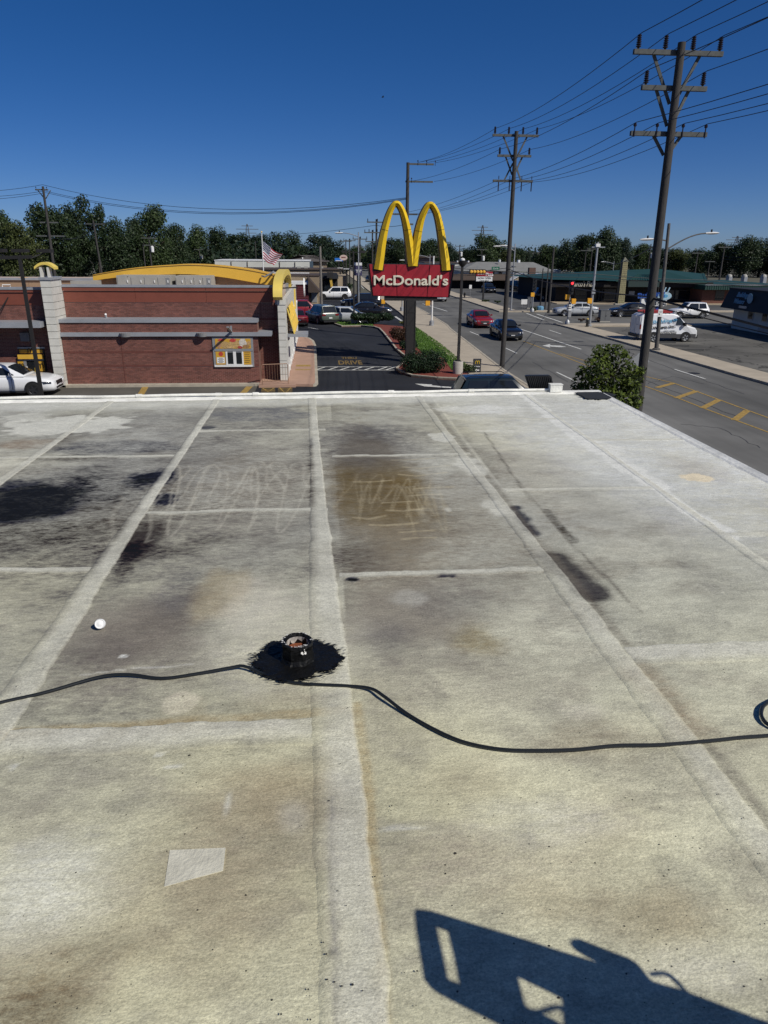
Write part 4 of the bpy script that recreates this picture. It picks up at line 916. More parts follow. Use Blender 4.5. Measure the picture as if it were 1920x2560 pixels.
RB(MB().box(XF, XF+1.15, YC+1.4, YU+2.2, zl2a-.25, zl2a-.1), 'canopy', greymetal)
mb = MB(); c0 = Vector((cx1+.95, YC+1.2, zs_+.55)); mb.lathe([(0.001, .06), (.45, .06), (.48, 0), (.001, 0)], c0, 'x', 20); RB(mb, 'dish', whitem)
# railing beside the recess
rl = T('ramp_railing', 'thin brown metal railing at the recessed restaurant corner', 'railing', (-3.2, 37.1, .13))
railm = mat('rail_brown', (.28, .16, .10), .6)
a, b_ = G(656, 963, .13), G(721, 960, .13); d_ = b_-a; hh = 1.05
MB().tube([(0, 0, 0), (0, 0, hh-.05), (.05, 0, hh), (d_.x-.05, d_.y, hh), (d_.x, d_.y, hh-.05), (d_.x, d_.y, 0)], .022, 6).build('top_rail', railm, rl)
rl.location = a
for k in range(1, 10): MB().cyl((d_.x*k/10, d_.y*k/10, .2), (d_.x*k/10, d_.y*k/10, hh-.01), .008, n=5).build('baluster', railm, rl)
MB().cyl((0, 0, .2), (d_.x, d_.y, .2), .016, n=6).build('bottom_rail', railm, rl)
# bollard
bo = G(151, 958); bo = Vector((-14.35, 37.35, 0))
b0 = T('bollard', 'bright yellow bollard beside the tiled pier and white sedan', 'bollard', bo)
MB().lathe([(.085, 0), (.085, .98), (.07, 1.04), (.035, 1.07), (.001, 1.075)], n=14).build('post', mat('bollard_yellow', (.72, .50, .03), .45), b0, True)
MB().lathe([(.13, 0), (.12, .03), (.086, .04)], n=14).build('base', concrete, b0)

# ------------------------------------------------------------------ arch sign
sb = G(1026, 906); SY = sb.y
sg = T('restaurant_pylon_sign', 'red trapezoid pylon sign with two tall yellow arches and ivory lettering', 'sign', (sb.x, sb.y, .1))
def s2(x, y, dy=0.): v = AY(x, y, SY+dy)-sg.location; return v
tr = [s2(919, 659), s2(1138, 661.5), s2(1124, 744), s2(929, 740)]
def inset(ps, d): c = sum(ps, Vector())/len(ps); return [p+(c-p).normalized()*d for p in ps]
MB().prism([p+Vector((0, .05, 0)) for p in tr], (0, .55, 0)).build('cabinet', dkmetal, sg)
# three red face panels, notched under the arch feet
def lerp(a, b_, u): return a+(b_-a)*u
T0, T1, B1, B0 = inset(tr, .09)
cuts = [0, .318, .715, 1.0]
for a, b_ in zip(cuts[:-1], cuts[1:]):
    g_ = .004
    MB().prism([lerp(B0, B1, a+g_), lerp(B0, B1, b_-g_), lerp(T0, T1, b_-g_), lerp(T0, T1, a+g_)], (0, .06, 0)).build('face_panel', redsign, sg)
def arch_leg_pts(pl):
    return [s2(*p) for p in pl]
def archband(cl, wds):                              # bevelled bar with raised ridge along a centre line in the sign plane
    mb = MB(); vs = []; n = len(cl)
    for i, p in enumerate(cl):
        d = (cl[min(i+1, n-1)]-cl[max(i-1, 0)]); d.y = 0; d.normalize(); nr = Vector((d.z, 0, -d.x)); w_ = wds[i]/2
        vs += [p-nr*w_+Vector((0, -.08, 0)), p+Vector((0, -.26, 0)), p+nr*w_+Vector((0, -.08, 0)), p+nr*w_+Vector((0, .3, 0)), p-nr*w_+Vector((0, .3, 0))]
    fs = [(i*5+j, (i+1)*5+j, (i+1)*5+(j+1) % 5, i*5+(j+1) % 5) for i in range(n-1) for j in range(5)]
    fs += [(0, 1, 2, 3, 4), tuple(reversed(range((n-1)*5, n*5)))]
    return mb.add(vs, fs)
AL = [(945.5, 674), (950, 645), (955, 610), (962, 575), (970, 545), (978, 524), (986, 511), (991, 508.5), (997, 511), (1006, 526), (1013, 548), (1019, 575), (1024, 610), (1028, 640), (1031, 665)]
AR = [(1032.5, 664), (1037, 635), (1042, 605), (1048, 572), (1055, 545), (1064, 524), (1071, 513), (1076, 510.5), (1082, 514), (1091, 529), (1098, 552), (1105, 590), (1109, 620), (1113, 650), (1115, 676)]
WD = [20, 19, 17.5, 15.5, 13.5, 12, 11, 10.6, 11, 12, 13.5, 15.5, 17, 19, 20]
fine = lambda p: smooth_path(p, 5)
ppm = SY/FPX*1.03
outl = mat('sign_dark_edge', (.10, .07, .01), .6)
for cl, nm in ((AL, 'golden_arch'), (AR, 'golden_arch')):
    c3 = fine([s2(*p) for p in cl]); wd = np.interp(np.linspace(0, 1, len(c3)), np.linspace(0, 1, len(WD)), WD)*ppm
    o = archband(c3, wd).build(nm, yelsign, sg); 
    bk = archband([p+Vector((0, .27, 0)) for p in c3], wd*1.13).build('arch_backing', outl, o)
    for u in (.30, .70):
        i = int(u*(len(c3)-1)) if cl is AL else int(u*(len(c3)-1))
        i = min(range(len(c3)), key=lambda q_: abs(c3[q_].z-(AY(960, 576, SY).z-sg.location.z))+(0 if (q_ < len(c3)/2) == (u < .5) else 99))
        d = (c3[i+1]-c3[i-1]).normalized(); nr = Vector((d.z, 0, -d.x)); w_ = wd[i]/2+.01
        MB().prism([c3[i]-nr*w_+Vector((0, -.075, 0))-d*.012, c3[i]+Vector((0, -.268, 0))-d*.012, c3[i]+nr*w_+Vector((0, -.075, 0))-d*.012], d*.024).build('arch_joint', outl, o)
    for foot in ((0, cl[0]), (1, cl[-1])):
        p = s2(foot[1][0], foot[1][1]); 
        if foot[0] == (0 if cl is AL else 1):
            MB().box(p.x-.34, p.x+.34, -.02, .02, p.z-.08, T0.z-.0).build('foot_notch', dkmetal, sg)
p = s2(1031.5, 664); MB().box(p.x-.37, p.x+.37, -.02, .02, p.z-.07, T0.z).build('foot_notch', dkmetal, sg)
a, b_ = s2(934, 703), s2(1120, 703)
tx = text('lettering', "McDonald's", letter_m, sg, ((a.x+b_.x)/2, -.02, s2(1027, 700.5).z), (R(90), 0, 0), 1.0, width=(b_.x-a.x), height=(s2(1000, 688).z-s2(1000, 713).z)*1.06, ext=.06, bold=.004, bevel=.02)
st_ = s2(1025, 745); pl = s2(1022, 750)
MB().box(s2(962, 745).x, s2(1094, 745).x, .1, .5, s2(1020, 752).z, s2(1020, 741).z+.02).build('cradle', dkmetal, sg)
wv = .26
MB().box(-wv, wv, .05, .55, -.1, s2(1025, 751).z).build('post', dkmetal, sg)
MB().box(-wv-.02, wv+.02, .03, .57, s2(1025, 782).z, s2(1025, 779).z).build('post_band', dkmetal, sg)
for sx in (-1, 1): MB().box(sx*wv-.03, sx*wv+.03, .02, .58, -.1, s2(1025, 753).z).build('post_edge', dkmetal, sg)

# ------------------------------------------------------------------ lamp poles, direction sign, bench
def lot_lamp(base, ztop, label, heads, drum=True):
    o = T('parking_lot_lamp', label, 'lamp post', base, group='square lamp posts round the restaurant')
    z0 = 0
    if drum: MB().lathe([(.0, .72), (.27, .72), (.29, .69), (.29, -.05)], n=18).build('concrete_base', concrete, o, True); z0 = .72; MB().box(-.14, .14, -.14, .14, .72, .75).build('base_plate', dkmetal, o)
    mb = MB(); r0, r1 = .075, .06
    mb.add([(-r0, -r0, z0), (r0, -r0, z0), (r0, r0, z0), (-r0, r0, z0), (-r1, -r1, ztop), (r1, -r1, ztop), (r1, r1, ztop), (-r1, r1, ztop)], [(0, 3, 2, 1), (4, 5, 6, 7), (0, 1, 5, 4), (1, 2, 6, 5), (2, 3, 7, 6), (3, 0, 4, 7)])
    mb.build('pole', dkmetal, o)
    for (dx, dy) in heads:
        MB().bar((0, 0, ztop-.12), (dx*.55, dy*.55, ztop-.1), .06, .06).build('arm', dkmetal, o)
        MB().box(dx*.85-.25, dx*.85+.25, dy*.85-.22, dy*.85+.22, ztop-.16, ztop+.04).build('lamp_head', dkmetal, o)
    return o
b1 = G(1144, 938); zt1 = AY(1150, 658, b1.y).z
o = lot_lamp((b1.x, b1.y, .08), zt1-.2, 'dark square lamp post on a concrete drum beside the near shrub', [])
MB().lathe([(.10, 0), (.22, .12), (.24, .3), (.001, .32)], (0, 0, zt1-.25), n=14).build('lamp_head', dkmetal, o, True); MB().lathe([(.13, .32), (.12, .4), (.001, .45)], (0, 0, zt1-.25), n=12).build('photocell', whitem, o, True)
b2 = G(885, 811)
lot_lamp((b2.x, b2.y, .08), AY(890, 630, b2.y).z, 'dark square lamp post on a concrete drum before the silver hatchback', [(1, 0), (-1, 0)])
lp_ = AY(106, 1000, 33.2)
o = lot_lamp((lp_.x, 33.2, 0), AY(48, 645, 33.2).z, 'dark square lamp post rising in front of the white sedan', [], drum=False)
zt_ = AY(48, 645, 33.2).z
MB().bar((-1.1, 0, zt_), (.5, 0, zt_+.05), .10, .14).build('arm', dkmetal, o)
for x_0, y_0 in ((-.05, .3), (.9, .5), (-1.0, .4)): MB().box(x_0-.28, x_0+.28, y_0-.25, y_0+.3, zt_+.22, zt_+.36).build('lamp_head', dkmetal, o); MB().bar((x_0*.5, 0, zt_), (x_0, y_0, zt_+.22), .05, .05).build('arm', dkmetal, o)
d0 = G(1191, 936); dz = .1
ds = T('direction_sign', 'small charcoal welcome sign with yellow arches and white arrow', 'sign', (d0.x, d0.y, dz))
a, b_ = AY(1182, 932, d0.y), AY(1203, 897, d0.y); cx_ = (a.x+b_.x)/2-d0.x; hw = (b_.x-a.x)/2; z0, z1 = a.z-dz, b_.z-dz
MB().box(cx_-hw, cx_+hw, -.06, .06, z0, z1).build('panel', mat('sign_charcoal', (.035, .036, .04), .5), ds)
for s in (-1, 1): MB().box(cx_+s*hw*.7-.03, cx_+s*hw*.7+.03, -.03, .03, 0, z0).build('post', galv, ds)
mb = MB()
for pts in arches(.24, .17): mb.tube([(cx_+x, -.065, z1-.28+z) for x, z in pts], .018, 5, (0, 1, 0))
mb.build('arch_mark', yelsign, ds)
text('lettering', 'Welcome', whitem, ds, (cx_, -.064, z1-.42), (R(90), 0, 0), .1, width=hw*1.5, ext=.002, bold=.003)
MB().prism([(cx_-.13, -.061, z0+.16), (cx_-.02, -.061, z0+.28), (cx_-.02, -.061, z0+.19), (cx_+.13, -.061, z0+.19), (cx_+.13, -.061, z0+.13), (cx_-.02, -.061, z0+.13), (cx_-.02, -.061, z0+.04)], (0, -.004, 0)).build('arrow', whitem, ds)
# finned floodlight fixed to the roof edge beside the box
fy = 8.72; bn = AY(1350, 960, fy)
be = T('floodlight', 'black finned floodlight mounted at the far roof edge beside a white box', 'floodlight', (bn.x, fy, AY(1350, 977, fy).z))
blk = mat('housing_black', (.012, .012, .014), .35); fin_m = mat('fin_black', (.03, .031, .034), .35)
q_ = lambda x, y, dy=0.: AY(x, y, fy+dy)-be.location
MB().prism([q_(1326, 976), q_(1314, 940), q_(1320, 938.5), q_(1374, 938), q_(1379, 942), q_(1386, 976)], (0, .05, 0)).build('housing', blk, be)
for k in range(13):
    u = k/12; a, b_ = q_(1328+u*54, 975), q_(1318+u*57, 940+(3 if k == 12 else 0))
    MB().bar(a+Vector((0, -.014, 0)), b_+Vector((0, -.014, 0)), .006, .03, (0, 1, 0)).build('fin', fin_m, be)
MB().box(-.03, .03, -.08, .0, -.03, .012).build('bracket', blk, be); MB().box(-.03, .03, -.16, -.08, -.045, -.01).build('bracket_foot', blk, be)

# ------------------------------------------------------------------ vehicles (local +x = forward)
def paint(nm, c, rough=.3): return mat('paint_'+nm, c, rough, var=.03, scale=1, coat=.7)
tyre_m = mat('tyre', (.012, .012, .012), .85, var=.2); trim_m = mat('car_trim', (.012, .012, .013), .5)
lamp_w = mat('headlamp', (.62, .64, .66), .12, var=.05); lamp_r = mat('tail_lamp', (.16, .008, .01), .2, var=.05); plate_m = mat('number_plate', (.6, .6, .6), .5)
darkrim = mat('dark_rim', (.05, .05, .055), .4, metal=.5)
WHEELS = {}
def wheel(r, wd, rim):
    k = (round(r, 3), rim.name)
    if k not in WHEELS:
        a = MB().lathe([(r*.62, -wd/2), (r*.95, -wd/2), (r, -wd*.36), (r, wd*.36), (r*.95, wd/2), (r*.62, wd/2)], axis='y', n=24).build('tyre', tyre_m, None, True)
        mb = MB().lathe([(.02, wd*.30), (r*.56, wd*.30), (r*.63, wd*.5), (r*.66, wd*.44), (r*.66, -wd*.5), (.001, -wd*.5)], axis='y', n=24)
        b_ = mb.build('rim', darkrim, None, True)
        sp_ = MB()
        for i in range(5):
            a0 = i*2*math.pi/5; c_, s_ = math.cos(a0), math.sin(a0)
            sp_.bar((c_*.03, wd*.42, s_*.03), (c_*r*.62, wd*.47, s_*r*.62), r*.20, .02, (0, 1, 0))
        sp_.lathe([(.001, wd*.47), (.06, wd*.47), (.07, wd*.40)], axis='y', n=10); sp_.lathe([(r*.58, wd*.44), (r*.655, wd*.515), (r*.66, wd*.40)], axis='y', n=24)
        c_ = sp_.build('spokes', rim, None)
        WHEELS[k] = [o.data for o in (a, b_, c_)]
        for o in (a, b_, c_): bpy.data.objects.remove(o)
    return WHEELS[k]
def put_wheels(o, r, wd, xf, xr, hw, rim):
    for x in (xf, xr):
        for s in (1, -1):
            e = bpy.data.objects.new('wheel', wheel(r, wd, rim)[0]); COL.objects.link(e); e.parent = o
            e.location = (x, s*(hw-wd/2+.012), r); e.rotation_euler = (0, 0, 0 if s > 0 else math.pi)
            for nm, me in zip(('rim', 'spokes'), wheel(r, wd, rim)[1:]):
                q_ = bpy.data.objects.new(nm, me); COL.objects.link(q_); q_.parent = e
SHAPES = {
 'sedan': dict(st=[(-1, .45, .80, .80), (-.97, .36, .93, .86), (-.86, .24, 1.00, .91), (-.62, .20, .97, .92), (-.2, .19, .95, .925), (.25, .19, .94, .925), (.52, .20, .92, .91), (.72, .22, .88, .90), (.88, .23, .81, .86), (.97, .25, .73, .77), (1, .30, .60, .66)],
               cab=(-.80, -.43, .10, .46, 1.00, 1.45), wh=(.62, -.58)),
 'hatch': dict(st=[(-1, .45, .85, .80), (-.97, .34, .98, .86), (-.86, .24, 1.00, .89), (-.62, .20, .98, .90), (-.2, .19, .96, .90), (.25, .19, .95, .90), (.55, .20, .93, .89), (.76, .22, .85, .87), (.9, .24, .74, .82), (.98, .28, .60, .72), (1, .34, .50, .62)],
               cab=(-.95, -.62, .12, .56, .98, 1.50), wh=(.64, -.64)),
 'suv': dict(st=[(-1, .5, .95, .84), (-.97, .40, 1.08, .90), (-.86, .28, 1.10, .94), (-.62, .24, 1.08, .95), (-.2, .23, 1.06, .955), (.25, .23, 1.06, .955), (.48, .24, 1.05, .945), (.72, .25, 1.00, .93), (.9, .27, .92, .88), (.98, .30, .76, .78), (1, .36, .60, .68)],
             cab=(-.97, -.82, .10, .42, 1.08, 1.74), wh=(.63, -.62)),
}
def car(name, label, cat_, kind, pm, base, rz, Ln=4.7, sc_=1.0, rim=None, group=None, rail=False, detail=True, wr=None, clad=False):
    o = T(name, label, cat_, base, rz, group); S_ = SHAPES[kind]; hl = Ln/2
    mb = MB(); vs = []; st = S_['st']
    for (u, z0, z1, hw) in st:
        x = u*hl; half = [(hw*.80, z0), (hw*.96, z0+.10), (hw, z0+(z1-z0)*.42), (hw*.985, z1-.14), (hw*.93, z1-.03), (hw*.80, z1+.005), (hw*.4, z1+.022)]
        ring = [(x, y, z) for y, z in half]+[(x, 0, z1+.028)]+[(x, -y, z) for y, z in half[::-1]]+[(x, 0, z0)]
        vs += ring
    m = 16; n = len(st)
    fs = [(i*m+j, (i+1)*m+j, (i+1)*m+(j+1) % m, i*m+(j+1) % m) for i in range(n-1) for j in range(m)]+[tuple(range(m)), tuple(reversed(range((n-1)*m, n*m)))]
    bd = mb.add(vs, fs).build('body', pm, o, True, 55)
    xrb, xrt, xft, xfb, zb, zt = S_['cab']; xrb, xrt, xft, xfb = [v*hl for v in (xrb, xrt, xft, xfb)]
    hb = max(s[3] for s in st)*.90; ht = hb*.76; xm = (xrt+xft)/2
    vs = []
    stn = [(xrb, 0.0), (xrt, .96), (xm-.1, 1.0), (xft, .97), (xfb, 0.0)]
    for x, k in stn:
        z = lambda h: zb-.05+(h-zb+.05)*k
        half = [(hb, zb-.05), (hb-(hb-ht)*.93*(.15+.85*1), z(zt-.07)), (ht*.90, z(zt-.015)), (ht*.5, z(zt+.012))]
        vs += [(x, y, q_) for y, q_ in half]+[(x, 0, z(zt+.018))]+[(x, -y, q_) for y, q_ in half[::-1]]
    m = 9; fs = [(i*m+j, (i+1)*m+j, (i+1)*m+j+1, i*m+j+1) for i in range(4) for j in range(m-1)]
    MB().add(vs, fs).build('cabin', pm, o, True, 35)
    sl = (hb-ht)*.93/(zt-.07-zb+.05)
    yy = lambda z: hb-sl*(z-zb+.05)+.008
    zlo, zhi = zb+.03, zt-.10
    uu = lambda xa, xb, za, zb_, z: xa+(xb-xa)*(z-za)/(zb_-za)
    fx = lambda z: uu(xfb, xft, zb-.05, zt-.07, z)-.10
    rx = lambda z: uu(xrb, xrt, zb-.05, zt-.07, z)+.10
    bp_ = (fx(zhi)+rx(zhi))/2-.08
    for s in (1, -1):
        for poly in ([(fx(zlo)-.16, zlo), (fx(zhi)-.05, zhi), (bp_+.04, zhi), (bp_+.04, zlo)], [(bp_-.04, zlo), (bp_-.04, zhi), (rx(zhi)+.04, zhi), (rx(zlo)+.18, zlo)]):
            pts = [(x, s*(yy(z)+(.02 if i in (0,) else 0)), z) for i, (x, z) in enumerate(poly)]
            MB().prism(pts, (0, s*.006, 0)).build('side_window', glass, o)
    def screen(xb, xt, nm, sgn):
        vs = []; cols = 5
        for k, z in ((.10, None), (.90, None)):
            x = xb+(xt-xb)*k; zz = zb-.05+(zt-zb)*k+.02
            w_ = (ht+.06*(1-k))*.90
            for c in range(cols):
                q_ = -1+2*c/(cols-1); vs.append((x+sgn*.03, q_*w_, zz+.022*(1-q_*q_)+.012))
        fs = [(c, c+1, cols+c+1, cols+c) for c in range(cols-1)]
        MB().add(vs, fs if sgn < 0 else [f[::-1] for f in fs]).build(nm, glass, o)
    screen(xfb, xft, 'windscreen', 1); screen(xrb, xrt, 'rear_window', -1)
    r = wr or (.335 if kind != 'suv' else .375); hw = max(s[3] for s in st)
    xf, xr = S_['wh'][0]*hl, S_['wh'][1]*hl
    for x in (xf, xr):
        for s in (1, -1):
            mb = MB(); pts = [(x+(r+.075)*math.cos(a*math.pi/12), 0, r+(r+.075)*math.sin(a*math.pi/12)) for a in range(13)]+[(x-r-.06, 0, .22), (x+r+.06, 0, .22)]
            mb.prism([(p[0], s*(hw-.06), p[2]) for p in pts], (0, s*.062, 0)); mb.build('wheel_arch', trim_m, o)
    put_wheels(o, r, .22, xf, xr, hw+.003, rim or chrome)
    fz = st[-3][2]; rzv = st[0][2]
    for s in (1, -1):
        y = s*st[-2][3]*.72
        MB().prism([(hl*.93, y+s*.17, fz-.10), (hl*1.0, y-s*.02, fz-.12), (hl*1.0, y-s*.04, fz-.22), (hl*.935, y+s*.19, fz-.20)], (.035, 0, .02)).build('headlight', lamp_w, o)
        ys_ = s*st[-3][3]
        MB().prism([(hl*.80, ys_*1.02, fz-.10), (hl*.955, ys_*.86, fz-.13), (hl*.955, ys_*.88, fz-.22), (hl*.83, ys_*1.03, fz-.19)], (.01, s*.025, .0)).build('headlight', lamp_w if pm.name != 'paint_white' else glass, o)
        MB().box(-hl-.03, -hl*.93, min(s*.5, s*.84), max(s*.5, s*.84), rzv-.10, rzv+.06).build('tail_light', lamp_r, o)
        MB().prism([(xfb-.62, s*(hb+.02), zb-.02), (xfb-.58, s*(hb+.22), zb), (xfb-.58, s*(hb+.22), zb+.14), (xfb-.62, s*(hb+.02), zb+.10)], (.10, 0, .01)).build('mirror', pm, o)
        if detail:
            for xh in (bp_+.15, bp_-.95): MB().box(xh-.10, xh+.10, min(s*hw*.985, s*(hw+.02)), max(s*hw*.985, s*(hw+.02)), zb-.22, zb-.19).build('door_handle', chrome if pm.name != 'paint_white' else pm, o)
            for xh in (bp_, bp_+1.05, bp_-.98): MB().box(xh-.006, xh+.006, min(s*hw*.97, s*(hw+.003)), max(s*hw*.97, s*(hw+.003)), .36, zb-.1).build('door_gap', trim_m, o)
        MB().box(xr+r+.06, xf-r-.06, min(s*hw*.9, s*(hw+.006)), max(s*hw*.9, s*(hw+.006)), .19, .27 if not clad else .42).build('sill_trim', trim_m, o)
    MB().prism([(hl*.985, -.42, fz-.13), (hl*.985, .42, fz-.13), (hl*1.0, .36, fz-.30), (hl*1.0, -.36, fz-.30)], (.035, 0, 0)).build('grille', trim_m, o)
    MB().box(hl*.95, hl*1.004, -.46, .46, .33, .42).build('lower_intake', trim_m, o)
    MB().box(hl, hl+.03, -.15, .15, .44, .53).build('number_plate', plate_m, o); MB().box(-hl-.035, -hl+.02, -.16, .16, .58, .70).build('number_plate', plate_m, o)
    MB().box(-hl-.02, -hl*.9, -.7, .7, .26, .40).build('rear_bumper', trim_m, o)
    if rail:
        for s in (1, -1): MB().tube([(xft-.1, s*ht*.86, zt), (xft-.25, s*ht*.86, zt+.06), (xrt+.2, s*ht*.86, zt+.06), (xrt+.05, s*ht*.86, zt)], .018, 5).build('roof_rail', trim_m, o)
    if sc_ != 1: o.scale = (sc_,)*3
    return o
P_white = paint('white', (.72, .73, .74)); P_black = paint('black', (.008, .008, .010), .2); P_red = paint('red', (.22, .010, .014)); P_silver = paint('silver', (.42, .44, .46), .3)
P_navy = paint('navy', (.010, .014, .024), .2); P_green = paint('green_grey', (.10, .125, .10), .3); P_maroon = paint('maroon', (.16, .008, .012)); P_teal = paint('dark_teal', (.012, .02, .024), .2)
cgp = 'cars around the restaurant and street'
wf = G(108, 981); car('white_sedan', 'white sedan at the drive-through in front of the yellow window', 'car', 'sedan', P_white, (wf.x-1.5, 36.0, 0), 0, 4.85, rim=darkrim, group=cgp)
p = AY(1255, 970, 35.9); car('dark_suv', 'dark blue-black SUV whose top shows over the roof edge', 'car', 'suv', P_teal, (G(1243, 938, 1.74).x+.35, G(1243, 938, 1.74).y, 0), R(2), 4.5, rim=chrome, group=cgp, rail=True)
def at_(px, py): g = G(px, py); return (g.x, g.y, 0)
car('red_sedan', 'red sedan driving towards the camera beyond the lamp post', 'car', 'sedan', P_red, (G(1192, 812).x, 68.2, 0), R(-90), 4.7, group=cgp)
car('black_sedan', 'black sedan on the road half behind the middle utility pole', 'car', 'sedan', P_black, (G(1274, 850).x, 58.6, 0), R(-90), 4.8, rim=darkrim, group=cgp)
car('silver_sedan', 'silver sedan waiting at the side street by the traffic signals', 'car', 'sedan', P_silver, at_(1437, 789), R(180), 4.8, group=cgp)
car('white_crossover', 'white crossover with dark cladding on the side street behind the van', 'car', 'suv', P_white, at_(1717, 795), R(180), 4.3, sc_=.95, group=cgp, clad=True)
car('black_coupe', 'black low car on the side street behind the long pole', 'car', 'sedan', P_black, at_(1575, 791), R(180), 4.7, group=cgp)
car('black_suv', 'black SUV parked in front of the green-roofed pizza shop', 'car', 'suv', P_black, at_(1376, 750), R(0), 4.9, group=cgp)
car('dark_suv', 'dark SUV parked before the gabled building with brick chimney', 'car', 'suv', P_navy, at_(1297, 727), R(-75), 4.7, group=cgp)
car('dark_hatchback', 'dark car parked behind the red and white reader board', 'car', 'hatch', P_black, at_(1221, 731), R(-90), 4.3, group=cgp)
car('white_suv', 'white SUV parked side-on at the back of the restaurant lot', 'car', 'suv', P_white, at_(835, 748), R(180), 4.9, rim=darkrim, group=cgp)
car('black_suv', 'black SUV parked just left of the red sign behind thin poles', 'car', 'suv', P_black, at_(902, 770), R(180), 4.9, rim=darkrim, group=cgp)
car('dark_sedan', 'dark sedan half hidden behind the long green shrub', 'car', 'sedan', P_black, at_(925, 790), R(0), 4.6, group=cgp)
car('silver_hatchback', 'silver hatchback parked beside the concrete lamp base', 'car', 'hatch', P_silver, at_(869, 806), R(-8), 4.45, group=cgp)
car('green_suv', 'grey-green SUV parked with its rear towards the camera', 'car', 'suv', P_green, (G(818, 812).x-.6, G(818, 812).y+2.2, 0), R(112), 5.0, group=cgp)
car('red_suv', 'red SUV parked beyond the yellow awning', 'car', 'suv', P_red, at_(764, 792), R(5), 4.9, group=cgp)
car('maroon_sedan', 'maroon sedan parked with its tail towards the restaurant awning', 'car', 'sedan', P_maroon, (G(737, 818).x, G(737, 818).y+2.3, 0), R(100), 4.7, group=cgp)
car('white_pickup', 'small white pickup far off by the yellow boom', 'truck', 'suv', P_white, at_(842, 728), R(90), 4.6, group=cgp, detail=False)
car('dark_hatchback', 'dark car in the shade left of the yellow boom', 'car', 'hatch', P_black, at_(816, 732), R(0), 4.4, group=cgp, detail=False)
car('grey_pickup', 'tiny dark pickup on the road just right of the red sign', 'truck', 'suv', P_silver, at_(1094, 752), R(-90), 4.8, group=cgp, detail=False)
# far traffic down the street
for px, py, c, lb in ((940, 712, P_white, 'tiny white car far down the street left of the sign'), (925, 706, P_black, 'tiny dark car farthest down the street')):
    car('distant_car', lb, 'car', 'sedan', c, at_(px, py), R(-90), 4.6, group=cgp, detail=False)

# ------------------------------------------------------------------ service van
vy0 = G(1700, 855).y; va = AX; vb0 = AY(1580, 840, vy0+1.4); vf = AY(1741, 850, vy0)
Lv = vf.x-vb0.x
van = T('service_van', 'white service van with blue lettering and red roof rack', 'van', ((vf.x+vb0.x)/2, vy0+1.0, 0))
hl = Lv/2; Hv = 2.15
prof = [(-hl, .45), (-hl-.02, 1.2), (-hl+.03, 2.0), (-hl+.25, 2.13), (-hl+1.2, 2.18), (hl-2.1, 2.16), (hl-1.75, 2.08), (hl-1.1, 1.50), (hl-.88, 1.28), (hl-.2, 1.08), (hl-.02, .85), (hl, .45), (hl-.05, .30), (-hl, .30)]
vs = []; ws = []
for x, z in prof: ws.append(.99 if z < 1.35 else .99-(z-1.35)*.16)
mb = MB(); n = len(prof)
ins = .07
V = [(x, -w_, z) for (x, z), w_ in zip(prof, ws)]+[(x, w_, z) for (x, z), w_ in zip(prof, ws)]
mb.add(V, [tuple(range(n)), tuple(reversed(range(n, 2*n)))]+[(i, i+n, (i+1) % n+n, (i+1) % n) for i in range(n)])
vbod = mb.build('body', P_white, van); bv = vbod.modifiers.new('bev', 'BEVEL'); bv.width = .09; bv.segments = 3; bv.limit_method = 'ANGLE'; bv.angle_limit = R(35)
for s in (-1, 1):
    MB().prism([(hl-1.83, s*.925, 1.33), (hl-1.83, s*.89, 1.90), (hl-1.62, s*.89, 1.92), (hl-1.18, s*.95, 1.42), (hl-1.15, s*.97, 1.33)], (0, s*.055, 0)).build('side_window', glass, van)
    MB().box(-hl+.05, hl-.1, min(s*.98, s*1.003), max(s*.98, s*1.003), .32, .62).build('side_trim', mat('van_grey', (.05, .05, .052), .6), van)
    MB().box(-hl+1.5, hl-1.75, min(s*1.0, s*1.012), max(s*1.0, s*1.012), .63, .80).build('stripe', mat('van_stripe', (.02, .022, .025), .5), van)
    MB().box(hl-1.25, hl-1.1, min(s*1.0, s*1.22), max(s*1.0, s*1.22), 1.25, 1.50).build('mirror', trim_m, van)
    MB().box(-hl-.03, -hl+.05, min(s*.86, s*.99), max(s*.86, s*.99), 1.0, 1.35).build('tail_light', lamp_r, van)
    MB().prism([(hl-.22, s*.75, 1.06), (hl-.03, s*.70, .90), (hl-.03, s*.9, .86), (hl-.25, s*.99, .98)], (.03, s*.01, .02)).build('headlight', lamp_w, van)
MB().prism([(hl-1.74, -.80, 2.02), (hl-1.74, .80, 2.02), (hl-1.05, .88, 1.42), (hl-1.05, -.88, 1.42)], (.03, 0, .035)).build('windscreen', glass, van)
MB().box(hl-.2, hl+.06, -.97, .97, .28, .52).build('front_bumper', trim_m, van); MB().box(-hl-.12, -hl+.05, -.95, .95, .35, .58).build('rear_bumper', trim_m, van)
for s in (-1, 1): MB().box(-hl-.04, -hl-.005, .04 if s > 0 else -.86, .86 if s > 0 else -.04, .65, 1.98).build('rear_door', P_white, van)
MB().box(-hl-.05, -hl-.041, -.6, -.2, 1.3, 1.34).build('door_print', mat('print_grey', (.25, .3, .35), .6), van)
put_wheels(van, .36, .24, hl-.95, -hl+1.15, 1.0, galv)
for x in (hl-.95, -hl+1.15):
    for s in (-1, 1):
        pts = [(x+.44*math.cos(a*math.pi/12), s*.96, .36+.44*math.sin(a*math.pi/12)) for a in range(13)]+[(x-.42, s*.96, .29), (x+.42, s*.96, .29)]
        MB().prism(pts, (0, s*.046, 0)).build('wheel_arch', trim_m, van)
redr = mat('rack_red', (.28, .02, .02), .5)
MB().box(-hl+.2, hl-2.2, -.80, -.55, 2.22, 2.40).build('pipe_carrier', redr, van)
for x in (-hl+.5, -hl+2.0, hl-2.4): MB().box(x-.04, x+.04, -.85, .85, 2.15, 2.22).build('rack_bar', galv, van)
